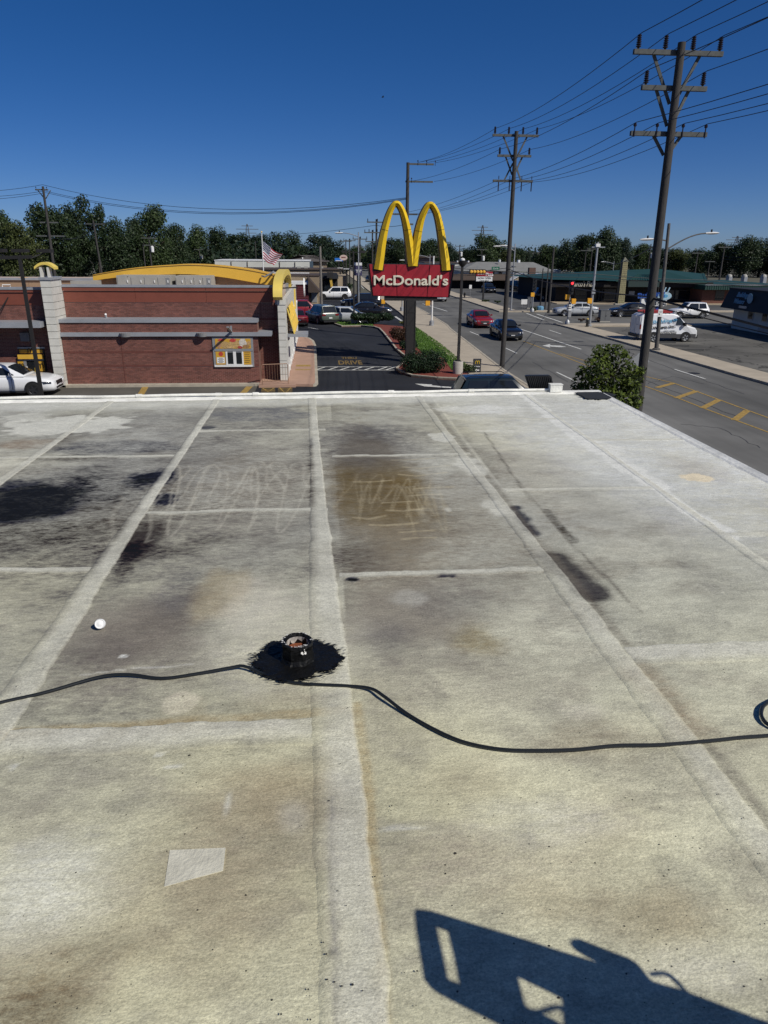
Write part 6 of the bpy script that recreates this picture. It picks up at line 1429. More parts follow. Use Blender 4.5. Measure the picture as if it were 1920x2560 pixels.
# left of the arches: blue sign, oval sign, banner, boom
def board(px0, px1, py0, py1, Y, label, c, post=None, nm='shop_sign', lines=None, oval=False):
    a, b_ = AY(px0, py1, Y), AY(px1, py0, Y); cx_, cz_ = (a.x+b_.x)/2, (a.z+b_.z)/2; o = T(nm, label, 'sign', (cx_, Y, 0)); hw, hh = (b_.x-a.x)/2, (b_.z-a.z)/2; m = mat('board_'+label[:14], c, .5)
    if oval: MB().prism([(hw*math.cos(k*.2618), 0, cz_+hh*math.sin(k*.2618)) for k in range(24)], (0, .3, 0)).build('panel', m, o)
    else: MB().box(-hw, hw, 0, .3, cz_-hh, cz_+hh).build('panel', m, o)
    MB().box(-.12, .12, .06, .24, -.1, cz_-hh+.01).build('post', dkmetal, o)
    for (zz, wd, hgt, mm) in (lines or []): MB().box(-hw*wd, hw*wd, -.03, -.001, cz_+hh*zz-hgt*hh, cz_+hh*zz+hgt*hh).build('print_band', mm, o)
    return o
navyp = mat('print_navy', (.02, .025, .07), .6)
board(837, 857, 645, 653, 150, 'bright blue shop sign down the street', (.02, .16, .55), lines=[(-.7, .8, .2, whitem)])
board(849, 868.5, 637, 651, 140, 'pale oval shop sign beside the blue sign', (.55, .42, .36), oval=True, lines=[(.1, .55, .18, mat('print_brown', (.2, .06, .05), .6))])
bb = board(884, 905, 656.5, 689, 88.4, 'white and purple banner board on poles left of the sign', (.05, .045, .10), lines=[(.78, .98, .22, whitem)])
text('lettering', 'STEP UP', whitem, bb, (0, -.02, AY(894, 676, 88.4).z), (R(90), 0, 0), .4, width=.9, ext=.002, bold=.01); text('lettering', 'CITY', whitem, bb, (.1, -.02, AY(894, 680.5, 88.4).z), (R(90), 0, 0), .4, width=.5, ext=.002, bold=.01)
board(843, 858, 668, 672, 118, 'low dark reader sign with white letters near the boom, left one', (.03, .03, .03), lines=[(0, .9, .35, whitem)]); board(858, 875, 670, 674.5, 112, 'low dark reader sign with white letters near the boom, right one', (.03, .03, .03), lines=[(0, .9, .35, whitem)])
yb_ = 110.4; o = T('boom_lift', 'yellow lift boom standing beside the dark shop front', 'boom lift', (AY(832, 725, yb_).x, yb_, 0)); p = AY(826, 693, yb_)-o.location
MB().bar((0, 0, .6), p, .3, .35).build('boom', mat('boom_yellow', (.55, .36, .06), .5), o); MB().box(-.7, .7, -.6, .6, .35, .95).build('chassis', MATS['boom_yellow'], o); MB().box(p.x-.5, p.x+.4, -.4, .4, p.z-.1, p.z+.7).build('platform', dkmetal, o)
for sx in (-.5, .5):
    for sy in (-.55, .55): MB().lathe([(.001, .1), (.3, .1), (.35, .05), (.35, -.05), (.3, -.1), (.001, -.1)], (sx, sy, .35), 'y', 12).build('wheel', tyre_m, o)
# monument sign of the corner business
g = G(1640, 782); Ym = 82.; o = T('monument_sign', 'blue and white plumbing company sign on a stone base', 'sign', (AY(1637, 760, Ym).x, Ym, 0)); q_ = lambda x, y: AY(x, y, Ym)-o.location
a, b_ = q_(1602, 765), q_(1668, 745); MB().box(a.x, b_.x, 0, .4, a.z, b_.z).build('panel', whitem, o); MB().box(a.x+.6, a.x+1.1, .1, .3, 0, a.z).build('leg', mat('leg_blue', (.02, .06, .3), .5), o); MB().box(b_.x-1.1, b_.x-.6, .1, .3, 0, a.z).build('leg', MATS['leg_blue'], o)
e = q_(1661, 740); MB().prism([(e.x+.85*math.cos(k*.2618), -.05, e.z+.45*math.sin(k*.2618)) for k in range(24)], (0, .3, 0)).build('emblem', mat('emblem_pale', (.35, .5, .58), .5), o); MB().prism([(e.x+.4*math.cos(k*.2618), -.07, e.z+.2*math.sin(k*.2618)) for k in range(24)], (0, .02, 0)).build('emblem_mark', blue_l, o)
for d in (-.15, .3): MB().bar((e.x+d, 0, e.z+.4), (e.x+d+.2, 0, e.z+.95), .1, .12).build('emblem_prong', MATS['emblem_pale'], o)
c0 = q_(1628, 738); text('lettering', 'Building', mat('letter_deepblue', (.015, .07, .30), .5), o, (c0.x, -.02, c0.z), (R(90), R(-6), 0), .8, width=3.2, height=.75, ext=.08, bold=.03)
c0 = q_(1633, 748); text('lettering', 'Waters', black_l, o, (c0.x, -.06, c0.z), (R(90), R(-6), 0), .5, width=1.9, height=.45, ext=.05, bold=.02)
for k in range(2): c0 = q_(1640, 756+k*5); text('lettering', ('Plumbing Service', 'Heating & Cooling')[k], black_l, o, (c0.x, -.02, c0.z), (R(90), 0, 0), .3, width=2.4, ext=.01, bold=.004)
# flag
Yf = 82.; f0 = AY(654, 582, Yf); o = T('flagpole', 'white flagpole with a waving striped flag behind the roof arch', 'flagpole', (f0.x, Yf, 0))
MB().cyl((0, 0, 0), (0, 0, f0.z), .07, .045, 8).build('pole', whitem, o, True); MB().lathe([(.001, .2), (.09, .12), (.1, .05), (.05, 0)], (0, 0, f0.z), n=10).build('finial', mat('finial_gold', (.6, .45, .15), .3), o, True)
fr, fw, fb, fc = mat('flag_red', (.36, .012, .03), .8, var=.05), mat('flag_white', (.74, .73, .76), .8, var=.05), mat('flag_blue', (.015, .025, .09), .8), None
TLq, BLq, TRq, BRq = [AY(x, y, Yf)-o.location for x, y in ((657, 607), (656, 645), (691, 614.5), (685, 666))]; TRq = AY(707, 639, Yf)-o.location; TLq = AY(663, 606, Yf)-o.location
# hoist runs down the pole, fly corner hangs low
H0, H1, F0, F1 = AY(658, 603, Yf)-o.location, AY(656, 645, Yf)-o.location, AY(707, 638, Yf)-o.location, AY(685, 666, Yf)-o.location
def fpt(u, v):
    top = H0.lerp(F0, u); bot = H1.lerp(F1, u); p = top.lerp(bot, v); p.y += .22*math.sin(u*7+v*2)*(.2+u); p.z += .10*math.sin(u*6.5+1+v)*(.3+u)-.35*u*(1-u)*(1-v); return p
flag = MB()
nU = 16
def fl_part(nm, m, u0, u1, v0, v1, nv):
    mb = MB(); vs = [fpt(u0+(u1-u0)*i/nU, v0+(v1-v0)*j/nv) for i in range(nU+1) for j in range(nv+1)]
    mb.add(vs, [(i*(nv+1)+j, i*(nv+1)+j+1, (i+1)*(nv+1)+j+1, (i+1)*(nv+1)+j) for i in range(nU) for j in range(nv)]); return mb.build(nm, m, o, True)
for k in range(13): fl_part('flag_stripe', fr if k % 2 == 0 else fw, .40 if k < 7 else 0, 1, k/13, (k+1)/13, 1)
cn = fl_part('flag_canton', fb, 0, .40, 0, 7/13, 6)
mb = MB()
for i in range(6):
    for j in range(5):
        p = fpt(.035+.066*i, .05+.105*j); mb.sheet([(p.x+.05*math.cos(k*1.2566), p.y-.03, p.z+.05*math.sin(k*1.2566)) for k in range(5)])
tag(mb.build('flag_stars', fw, o), kind='stuff')
# bird
b0 = AY(957, 243, 60); o = T('bird', 'small dark bird high in the blue sky', 'bird', b0)
mb = MB(); mb.add([(-.14, 0, 0), (.12, 0, .02), (0, 0, -.035), (0, 0, .03), (-.02, -.2, .07), (.05, -.18, .07), (-.02, .2, .07), (.05, .18, .07), (-.05, 0, .01), (.06, 0, .015)], [(0, 2, 1), (1, 3, 0), (8, 9, 5, 4), (9, 8, 6, 7)]); mb.build('body', trim_m, o)

# ------------------------------------------------------------------ other buildings
def bld(name, label, loc): return T(name, label, 'building', loc)
class BB:                                           # builder in world coordinates under one thing
    def __init__(s, o): s.o = o
    def box(s, x0, x1, y0, y1, z0, z1, nm, m, par=None):
        L0 = s.o.location; return MB().box(x0-L0.x, x1-L0.x, y0-L0.y, y1-L0.y, z0, z1).build(nm, m, par or s.o)
    def poly(s, pts, vec, nm, m, par=None): return MB().prism([Vector(p)-s.o.location for p in pts], vec).build(nm, m, par or s.o)
    def sheet(s, pts, nm, m, par=None): return MB().sheet([Vector(p)-s.o.location for p in pts]).build(nm, m, par or s.o)
X_ = lambda px, Y: AY(px, 700, Y).x
Z_ = lambda py, Y, px=960: AY(px, py, Y).z
maroon_w = mat('maroon_siding', (.10, .016, .02), .7, var=.08); brownm = mat('brown_fascia', (.06, .042, .032), .8); tan2 = mat('tan_block', (.23, .18, .125), .9, var=.08); beige = mat('beige_panel', (.36, .29, .20), .9, var=.12); offw = mat('off_white_wall', (.55, .55, .50), .85, var=.1, scale=.5)
shingle = mat('grey_shingle', (.085, .075, .068), .95, var=.2, scale=1.5); green_r = mat('green_metal_roof', (.012, .05, .038), .55, var=.1, scale=.4); dkwall = mat('dark_brown_wall', (.012, .010, .010), .85, var=.2, scale=1)
# maroon shop
Yr = 92; xr = X_(770, Yr); b = BB(bld('maroon_building', 'maroon sided shop with white flat roof behind the restaurant', (xr-8, Yr+6, 0))); zr_ = Z_(711, Yr, 740)
b.box(xr-17, xr, Yr+.03, Yr+13, 0, zr_, 'wall', maroon_w)
for k in range(11): b.box(xr-17, xr+.01, Yr, Yr+.029, .05+k*zr_/11, (k+.93)*zr_/11, 'siding_board', maroon_w)
b.box(xr-17.2, xr+.15, Yr-.1, Yr+13, zr_, zr_+.25, 'roof', whitem); b.box(xr-17, xr, Yr+12, Yr+13, zr_+.25, zr_+1.0, 'parapet', whitem); b.box(xr-1.9, xr-1.5, Yr-.05, Yr-.001, 0, zr_-.01, 'downpipe', brownm)
b.poly([(xr, Yr-.3, zr_+.8), (xr+1.5, Yr-.3, Z_(731, Yr, 789)), (xr, Yr-.3, Z_(731, Yr, 789))], (0, 12, 0), 'mansard', brownm)
b.box(xr-9, xr-7.5, Yr+4, Yr+6, zr_+.25, zr_+1.2, 'roof_unit', hvacm)
Yt = 97; x0, x1 = X_(768, Yt), X_(798, Yt); b = BB(bld('tan_building', 'plain tan block building right of the maroon shop', ((x0+x1)/2, Yt+4, 0))); b.box(x0-12, x1, Yt, Yt+8, 0, Z_(691, Yt), 'wall', tan2); b.box(x0, x1-.2, Yt-.12, Yt-.001, 0, Z_(745, Yt), 'lower_panel', beige); b.box(x0-12.1, x1+.1, Yt-.1, Yt+8.1, Z_(691, Yt), Z_(689, Yt), 'coping', brownm); b.box(x0+.5, x0+1.2, Yt-.16, Yt-.121, .2, 1.9, 'meter_box', galv)
Yw = 122; x0, x1 = X_(600, Yw), X_(855, Yw); b = BB(bld('brown_building', 'long low brown flat-roofed building behind the maroon shop', ((x0+x1)/2, Yw+5, 0))); b.box(x0, x1, Yw, Yw+10, 0, Z_(676, Yw), 'wall', tan2); b.box(x0-.2, x1+.2, Yw-.2, Yw+10, Z_(676, Yw), Z_(673.5, Yw), 'fascia', brownm)
for k, px in enumerate((742, 760, 800)): b.box(X_(px, Yw), X_(px+9, Yw), Yw+3, Yw+5, Z_(673, Yw), Z_(669, Yw), 'roof_unit', hvacm)
Yk = 112; x0, x1 = X_(804, Yk), X_(844, Yk); b = BB(bld('dark_shop', 'dark shop front behind the yellow boom', ((x0+x1)/2, Yk+3, 0))); b.box(x0, x1, Yk, Yk+7, 0, Z_(686, Yk), 'wall', dkwall); b.box(x0-.1, x1+.1, Yk-.8, Yk-.001, Z_(697, Yk), Z_(687, Yk), 'awning', mat('awning_dark', (.015, .018, .025), .7)); b.box(x0+.3, x0+1.8, Yk-.05, Yk-.002, .3, 2.2, 'window', glass); b.box(x1+.0, x1+1.5, Yk+.5, Yk+7, 0, Z_(690, Yk), 'side_wall', beige)
Yv = 140; x0, x1 = X_(540, Yv), X_(776, Yv); b = BB(bld('white_building', 'long white flat-roofed building above the yellow roof arch', ((x0+x1)/2, Yv+5, 0))); b.box(x0, x1, Yv, Yv+12, 0, Z_(654, Yv), 'wall', offw); b.box(x0-.1, x1+.1, Yv-.1, Yv+12.1, Z_(654, Yv), Z_(652.5, Yv), 'coping', whitem)
for px in (580, 620, 700, 738): b.box(X_(px, Yv), X_(px, Yv)+.12, Yv-.12, Yv-.101, 0, Z_(656, Yv), 'downpipe', brownm)
for px in (733, 742): b.box(X_(px, Yv), X_(px+6, Yv), Yv-.06, Yv-.001, Z_(673, Yv), Z_(668, Yv), 'vent', galv)
b.box(X_(776, Yv), X_(783, Yv), Yv-.05, Yv+8, 0, Z_(656, Yv), 'blue_end', mat('blue_grey', (.05, .08, .11), .7))
def hip(b, x0, x1, y0, y1, ze, zr__, m, ov=.6, rl=.5):
    x0, x1, y0, y1 = x0-ov, x1+ov, y0-ov, y1+ov; ym = (y0+y1)/2; w_ = (y1-y0)/2*(1/rl if rl > 0 else 1)*.5
    A_, B_, C_, D_ = (x0, y0, ze), (x1, y0, ze), (x1, y1, ze), (x0, y1, ze); r0, r1 = (x0+w_, ym, zr__), (x1-w_, ym, zr__); L0 = b.o.location
    mb = MB(); mb.add([Vector(p)-L0 for p in (A_, B_, C_, D_, r0, r1)], [(0, 1, 5, 4), (1, 2, 5), (2, 3, 4, 5), (3, 0, 4), (3, 2, 1, 0)]); return mb.build('roof', m, b.o)
Yh = 155; x0, x1 = X_(715, Yh), X_(818, Yh); b = BB(bld('hip_roof_house', 'grey hip-roofed house beyond the white building', ((x0+x1)/2, Yh+6, 0))); b.box(x0, x1, Yh, Yh+12, 0, Z_(655, Yh), 'wall', tan2); r_ = hip(b, x0, x1, Yh, Yh+12, Z_(655, Yh), Z_(640, Yh), shingle); b.box(X_(756, Yh), X_(759, Yh), Yh+2, Yh+3, Z_(652, Yh), Z_(645, Yh), 'chimney', whitem, r_)
for px in (790, 803): b.box(X_(px, Yh), X_(px+6, Yh), Yh-.05, Yh-.002, .8, 2.3, 'window', glass)
# seen between and right of the arches
Yb = 175; x0, x1 = X_(1045, Yb), X_(1082, Yb); b = BB(bld('brick_building', 'small pinkish brick building seen through the right arch', ((x0+x1)/2, Yb+4, 0))); b.box(x0, x1, Yb, Yb+8, 0, Z_(643, Yb), 'wall', mat('pink_brick', (.30, .19, .15), .9)); b.box(x0-.8, x1+.8, Yb-1, Yb+8, Z_(643, Yb), Z_(640, Yb), 'roof', brownm); b.box(X_(1066, Yb), X_(1080, Yb), Yb-.06, Yb-.002, .6, 2.6, 'window', glass)
Yn = 160; x0, x1 = X_(1060, Yn), X_(1185, Yn); b = BB(bld('white_building', 'white building with small windows right of the red sign', ((x0+x1)/2, Yn+5, 0))); b.box(x0, x1, Yn, Yn+10, 0, Z_(657, Yn), 'wall', offw); b.box(x0, x1+.2, Yn-.2, Yn+10, Z_(657, Yn), Z_(655, Yn), 'roof', brownm)
for px in (1143, 1163, 1176): w_ = b.box(X_(px, Yn), X_(px+7, Yn), Yn-.05, Yn-.002, Z_(677, Yn), Z_(668, Yn), 'window', glass)
for px in (1147, 1175): b.box(X_(px, Yn), X_(px+3, Yn), Yn+3, Yn+4, Z_(655, Yn), Z_(651, Yn), 'roof_vent', whitem)
Yg = 138; x0, x1 = X_(1120, Yg), X_(1372, Yg); b = BB(bld('gabled_building', 'long grey-roofed building with two tan gables and a brick chimney', ((x0+x1)/2, Yg+8, 0)))
b.box(x0, x1, Yg, Yg+16, 0, Z_(697, Yg), 'wall', dkwall); ze = Z_(690, Yg)
L0 = b.o.location; xa, xb = X_(1190, Yg+9), X_(1330, Yg+9)
mb = MB(); mb.add([Vector(p)-L0 for p in ((X_(1150, Yg), Yg-.5, Z_(676, Yg)), (X_(1385, Yg), Yg-.5, Z_(676, Yg)), (X_(1385, Yg), Yg+18, Z_(676, Yg)), (X_(1150, Yg), Yg+18, Z_(676, Yg)), (xa, Yg+9, Z_(653, Yg+9)), (xb, Yg+9, Z_(653, Yg+9)))], [(0, 1, 5, 4), (1, 2, 5), (2, 3, 4, 5), (3, 0, 4), (3, 2, 1, 0)]); rf = mb.build('roof', mat('pale_grey_roof', (.20, .20, .19), .8, var=.15, scale=1), b.o)
b.box(X_(1150, Yg)+.2, X_(1380, Yg), Yg+.1, Yg+17, Z_(697, Yg), Z_(676, Yg), 'upper_wall', offw)
b.poly([(x0-1, Yg-2.2, Z_(700, Yg-2)), (x0-1, Yg-2.2, Z_(698, Yg-2)), (x0-1, Yg-.02, Z_(684, Yg)), (x0-1, Yg-.02, Z_(700, Yg))], (X_(1290, Yg)-x0+1, 0, 0), 'mansard', brownm)
for px in (1200, 1213, 1226, 1245): b.box(X_(px, Yg), X_(px+9, Yg), Yg+.0-.03, Yg-.002, Z_(694, Yg), Z_(679, Yg), 'window', glass)
for gx0, gx1 in ((1283, 1330), (1328, 1370)):
    xm_ = X_((gx0+gx1)/2, Yg-4); a_, c_ = X_(gx0, Yg-4), X_(gx1, Yg-4)
    b.poly([(a_, Yg-4, 0), (c_, Yg-4, 0), (c_, Yg-4, Z_(700, Yg-4)), (xm_, Yg-4, Z_(683, Yg-4)), (a_, Yg-4, Z_(700, Yg-4))], (0, 3.9, 0), 'gable_wall', beige)
    for s, e_ in ((a_, -1), (c_, 1)): b.poly([(s+e_*.5, Yg-4.3, Z_(701.5, Yg-4)), (s+e_*.5, Yg-4.3, Z_(700, Yg-4)), (xm_, Yg-4.3, Z_(681, Yg-4)), (xm_, Yg-4.3, Z_(683, Yg-4))], (0, 4.2, 0), 'gable_trim', whitem)
    for k in range(3):
        w0_ = lerp(Vector((a_, 0, 0)), Vector((c_, 0, 0)), .28+.16*k).x; w_ = b.box(w0_, w0_+.42*(c_-a_)/3, Yg-4.06, Yg-4.002, Z_(716, Yg-4), Z_(704, Yg-4), 'window', whitem); b.box(w0_+.08, w0_+.42*(c_-a_)/3-.08, Yg-4.09, Yg-4.061, Z_(715, Yg-4), Z_(705, Yg-4), 'pane', glass, w_)
b.box(X_(1320, Yg-5), X_(1336, Yg-5), Yg-5.4, Yg-4.4, 0, Z_(667, Yg-5), 'chimney', mat('brown_brick', (.12, .07, .055), .9, var=.2, scale=6)); b.box(X_(1303, Yg), X_(1308, Yg), Yg+3, Yg+4, Z_(655, Yg), Z_(648, Yg), 'roof_vent', whitem, rf); b.box(X_(1265, Yg), X_(1268, Yg), Yg+6, Yg+7, Z_(655, Yg), Z_(648, Yg), 'roof_vent', whitem, rf)
Ye = 175; x0, x1 = X_(1385, Ye), X_(1440, Ye); b = BB(bld('white_building', 'cream flat building left of the green roof', ((x0+x1)/2, Ye+5, 0))); b.box(x0, x1, Ye, Ye+8, 0, Z_(674, Ye), 'wall', offw); b.box(x0-.1, x1+.1, Ye-.1, Ye+8, Z_(674, Ye), Z_(673, Ye), 'coping', whitem); b.box(X_(1392, Ye), X_(1408, Ye), Ye-.05, Ye-.002, Z_(685, Ye), Z_(681, Ye), 'window', glass)
# pizza shop
Yz = 101; x0, x1 = X_(1392, Yz), X_(1770, Yz); b = BB(bld('pizza_shop', 'low dark pizza shop with wide green metal roof', ((x0+x1)/2, Yz+9, 0)))
ze = Z_(703, Yz-1.8); zrg = Z_(668, Yz+11)
b.box(x0, x1, Yz, Yz+20, 0, ze, 'wall', dkwall); b.box(x0-1.2, x1, Yz-1.6, Yz-.002, Z_(716, Yz-1.6), ze, 'fascia', dkwall)
L0 = b.o.location; P_ = [(X_(1381, Yz-2), Yz-2, Z_(697, Yz-2)), (X_(1540, Yz-2), Yz-2, Z_(700, Yz-2)), (X_(1768, Yz-2), Yz-2, Z_(703, Yz-2)), (X_(1768, Yz-2)+2, Yz+24, ze), (X_(1381, Yz-2), Yz+24, ze), (X_(1545, Yz+11), Yz+11, Z_(672, Yz+11)), (X_(1640, Yz+11), Yz+11, zrg), (X_(1755, Yz+11), Yz+11, Z_(680, Yz+11))]
mb = MB(); mb.add([Vector(p)-L0 for p in P_], [(0, 1, 5), (1, 2, 7, 6, 5), (2, 3, 7), (3, 4, 5, 6, 7), (4, 0, 5), (4, 3, 2, 1, 0)]); rf = mb.build('roof', green_r, b.o)
for k in range(0):                                 # standing seams on the front slope
    u = (k+.5)/46; xe = P_[1][0]+(P_[2][0]-P_[1][0])*u; a_ = Vector((xe, Yz-2, P_[1][2]+(P_[2][2]-P_[1][2])*u+.02)); t_ = .98
    xr_ = P_[5][0]+(P_[7][0]-P_[5][0])*u; zr2 = np.interp(xr_, [P_[5][0], P_[6][0], P_[7][0]], [P_[5][2], P_[6][2], P_[7][2]]); c_ = Vector((xr_, Yz+11, zr2+.02))
    MB().bar(a_-L0, a_.lerp(c_, t_)-L0, .05, .05).build('roof_seam', green_r, rf)
MB().bar(Vector(P_[2])-L0, Vector(P_[7])-L0, .35, .12).build('ridge_cap', green_r, rf); MB().bar(Vector(P_[1])-L0+Vector((0, -.05, 0)), Vector(P_[2])-L0+Vector((0, -.05, 0)), .12, .15).build('gutter', green_r, rf)
text('lettering', "Marco's Pizza", letter_m, b.o, (X_(1459, Yz-1.6)-L0.x, Yz-1.62-L0.y, Z_(709, Yz-1.6, 1459)), (R(90), 0, 0), 1, width=X_(1490, Yz-1.6)-X_(1429, Yz-1.6), height=.75, ext=.03, bold=-.004, shear=.25)
for a_, c_, y0_, y1_ in ((1486, 1502, 722, 752), (1508, 1543, 720, 752), (1665, 1690, 722, 746), (1692, 1733, 722, 748), (1622, 1640, 722, 755), (1440, 1470, 722, 752)):
    w_ = b.box(X_(a_, Yz), X_(c_, Yz), Yz-.06, Yz-.002, Z_(y1_, Yz), Z_(y0_, Yz), 'window', mat('window_frame_dark', (.05, .045, .04), .5)); b.box(X_(a_, Yz)+.1, X_(c_, Yz)-.1, Yz-.08, Yz-.061, Z_(y1_, Yz)+.1, Z_(y0_, Yz)-.1, 'pane', glass, w_)
b.box(X_(1576, Yz), X_(1590, Yz), Yz-.05, Yz-.002, Z_(737, Yz), Z_(726, Yz), 'notice', galv)
# entry hip and fascia
E_ = [(X_(1572, Yz-3.5), Yz-3.5, Z_(697, Yz-3.5)), (X_(1650, Yz-3.5), Yz-3.5, Z_(699, Yz-3.5)), (X_(1650, Yz+4), Yz+4, Z_(695, Yz+4)), (X_(1572, Yz+4), Yz+4, Z_(693, Yz+4)), (X_(1592, Yz+2), Yz+2, Z_(682, Yz+2)), (X_(1622, Yz+2), Yz+2, Z_(683, Yz+2))]
mb = MB(); mb.add([Vector(p)-L0 for p in E_], [(0, 1, 5, 4), (1, 2, 5), (2, 3, 4, 5), (3, 0, 4), (3, 2, 1, 0)]); er = mb.build('entry_roof', green_r, b.o)
for k in range(12): u = (k+.5)/12; a_ = Vector(E_[0]).lerp(Vector(E_[1]), u); c_ = Vector(E_[4]).lerp(Vector(E_[5]), u); MB().bar(a_-L0+Vector((0, 0, .03)), c_-L0+Vector((0, 0, .03)), .08, .08).build('roof_seam', green_r, er)
b.box(X_(1572, Yz-3.4), X_(1650, Yz-3.4), Yz-3.4, Yz-1.7, Z_(715, Yz-3.4), Z_(699, Yz-3.4), 'entry_fascia', mat('fascia_green', (.012, .03, .028), .7)); b.box(X_(1648, Yz-3.2), X_(1650, Yz-3.2), Yz-3.3, Yz-3.0, 0, Z_(715, Yz-3.4), 'post', dkwall)
# right wing
xq0, xq1 = X_(1766, Yz-4), X_(1990, Yz-4); b.box(xq0, xq1, Yz-3.5, Yz+14, 0, Z_(722, Yz-3.5), 'wing_wall', mat('orange_brick', (.13, .055, .038), .9, var=.2, scale=5)); b.box(xq0-.3, xq1, Yz-4.6, Yz+14, Z_(722, Yz-4.5), Z_(710, Yz-4.5), 'wing_fascia', green_r); b.box(xq0-.4, xq1, Yz-4.7, Yz-4.6, Z_(710, Yz-4.7), Z_(708.5, Yz-4.7), 'gutter', galv)
for k in range(40): xx = xq0+(xq1-xq0)*k/40; b.box(xx, xx+.06, Yz-4.66, Yz-4.601, Z_(721.5, Yz-4.5), Z_(711, Yz-4.5), 'fascia_rib', green_r)
b.box(X_(1794, Yz-3.5), X_(1816, Yz-3.5), Yz-3.56, Yz-3.502, Z_(749, Yz-3.5), Z_(724, Yz-3.5), 'window', glass); b.box(xq0-.2, xq1, Yz+2, Yz+26, Z_(722, Yz), Z_(706, Yz+2)-.2, 'flat_roof', mat('flat_roof_grey', (.10, .105, .11), .9))
for px in (1822, 1860, 1908): MB().lathe([(.42, 0), (.4, .22), (.26, .38), (.001, .44)], (X_(px, Yz+14)-L0.x, Yz+14-L0.y, Z_(688, Yz+14)), n=12).build('roof_vent', hvacm, b.o, True); b.box(X_(px-4, Yz+14), X_(px+4, Yz+14), Yz+13.5, Yz+14.5, Z_(720, Yz+14), Z_(688, Yz+14)+.02, 'vent_base', galv)
tag(slab('pavement', [(x0-1, Yz-4), (xq1, Yz-5.5), (xq1, Yz-4.4), (x0-1, Yz-.2)], beige, -.02, .1), kind='structure')
# tapered tiled tower in front
Yo = 97.2; g = Vector((X_(1556, Yo), Yo, 0)); o = T('tiled_tower', 'tapered yellowish tiled pillar with pyramid cap before the green roof', 'tower', g); tw_ = mat('tower_tile', (.27, .24, .13), .8, var=.12); q_ = lambda x, y, d=0: AY(x, y, Yo+d)-o.location
zt_ = q_(1565, 654).z; bl_, br_ = q_(1548, 757).x, q_(1565, 757).x; tl_, tr_ = q_(1560, 654).x-.1, q_(1574, 654).x-.1
bl_, br_, tl_, tr_ = -.46, .46, -.34, .34; lx_ = q_(1564, 654).x*.0
tp = q_(1567, 660).x-q_(1556, 757).x*0
mb = MB(); mb.add([(bl_, -.46, 0), (br_, -.46, 0), (br_, .46, 0), (bl_, .46, 0), (tl_, -.34, zt_), (tr_, -.34, zt_), (tr_, .34, zt_), (tl_, .34, zt_)], [(0, 1, 5, 4), (1, 2, 6, 5), (2, 3, 7, 6), (3, 0, 4, 7)]); mb.build('shaft', mat('tower_joint', (.12, .11, .08), .9), o)
nr = 22
for k in range(nr):
    u0, u1 = k/nr, (k+.88)/nr
    for c in range(4):
        A_ = []
        for u, s in ((u0, c/4+.02), (u0, (c+.86)/4+.02), (u1, (c+.86)/4+.02), (u1, c/4+.02)):
            hw_ = .46+(.34-.46)*u; A_.append(Vector((-hw_+2*hw_*s, -hw_-.002, zt_*u)))
        MB().prism(A_, (0, -.02, 0)).build('tile', tw_, o)
mb = MB(); mb.add([(-.42, -.42, zt_), (.42, -.42, zt_), (.42, .42, zt_), (-.42, .42, zt_), (0, 0, zt_+.6)], [(0, 1, 4), (1, 2, 4), (2, 3, 4), (3, 0, 4), (3, 2, 1, 0)]); mb.build('cap', mat('cap_olive', (.10, .10, .07), .7), o); MB().box(-1.0, 1.0, -1.0, 1.0, -.02, .12).build('plinth', concrete, o)
# corner business, seen on its shaded side
wA, wB = G(1827, 820), G(1920, 838); Xw = wA.x; b = BB(bld('corner_business', 'white block building with black mansard at the right edge', (Xw+5, 58, 0)))
b.box(Xw, Xw+12, 44, wA.y, 0, AX(1860, 771, Xw).z, 'wall', offw); zm0, zm1 = AX(1828, 771, Xw-.6).z, AX(1828, 722, Xw-.6).z
b.poly([(Xw-.9, 43, zm0), (Xw-.2, 43, zm1), (Xw+12.5, 43, zm1), (Xw+12.5, 43, zm0)], (0, wA.y-43+.9, 0), 'mansard', mat('mansard_black', (.012, .012, .013), .7)); b.box(Xw-.3, Xw+12.6, 42.9, wA.y+1, zm1, zm1+.08, 'coping', dkmetal)
nrm = Vector((-1, 0, .35)).normalized(); tilt = math.atan2(.7, zm1-zm0)
yc = AX(1867, 735, Xw-.6).y; L0 = b.o.location
text('lettering', 'Building\nWaters', mat('letter_paleblue', (.16, .30, .40), .5), b.o, (Xw-.66-L0.x, yc+.7-L0.y, (zm0+zm1)/2+.15), (R(90)-tilt, 0, R(-90)), .6, width=1.7, height=1.05, ext=.02, bold=.012)
MB().lathe([(.001, -.03), (.42, -.03), (.45, .0)], (Xw-.68-L0.x, yc-.75-L0.y, (zm0+zm1)/2+.2), 'x', 18).build('emblem', MATS['letter_paleblue'], b.o); MB().box(Xw-.85-L0.x, Xw-.75-L0.x, yc-.7-L0.y, yc+.5-L0.y, zm0+.18, zm0+.38).build('caption_panel', galv, b.o)
for d0, d1, z0_, z1_, nm in ((62.8, 63.7, 1.0, 2.0, 'window'), (60.6, 61.5, 1.0, 2.0, 'window'), (58.6, 59.6, .05, 2.2, 'door')):
    w_ = b.box(Xw-.05, Xw-.002, d0, d1, z0_, z1_, nm, galv); b.box(Xw-.07, Xw-.051, d0+.1, d1-.1, z0_+.1, z1_-.1, 'pane', glass if nm == 'window' else dkwall, w_)
b.box(Xw-.02, Xw-.0015, 60.3, 61.8, .1, .5, 'vent', galv)
for i, (x, y) in enumerate(((34.5, 57.5), (35.0, 59.5))): pass
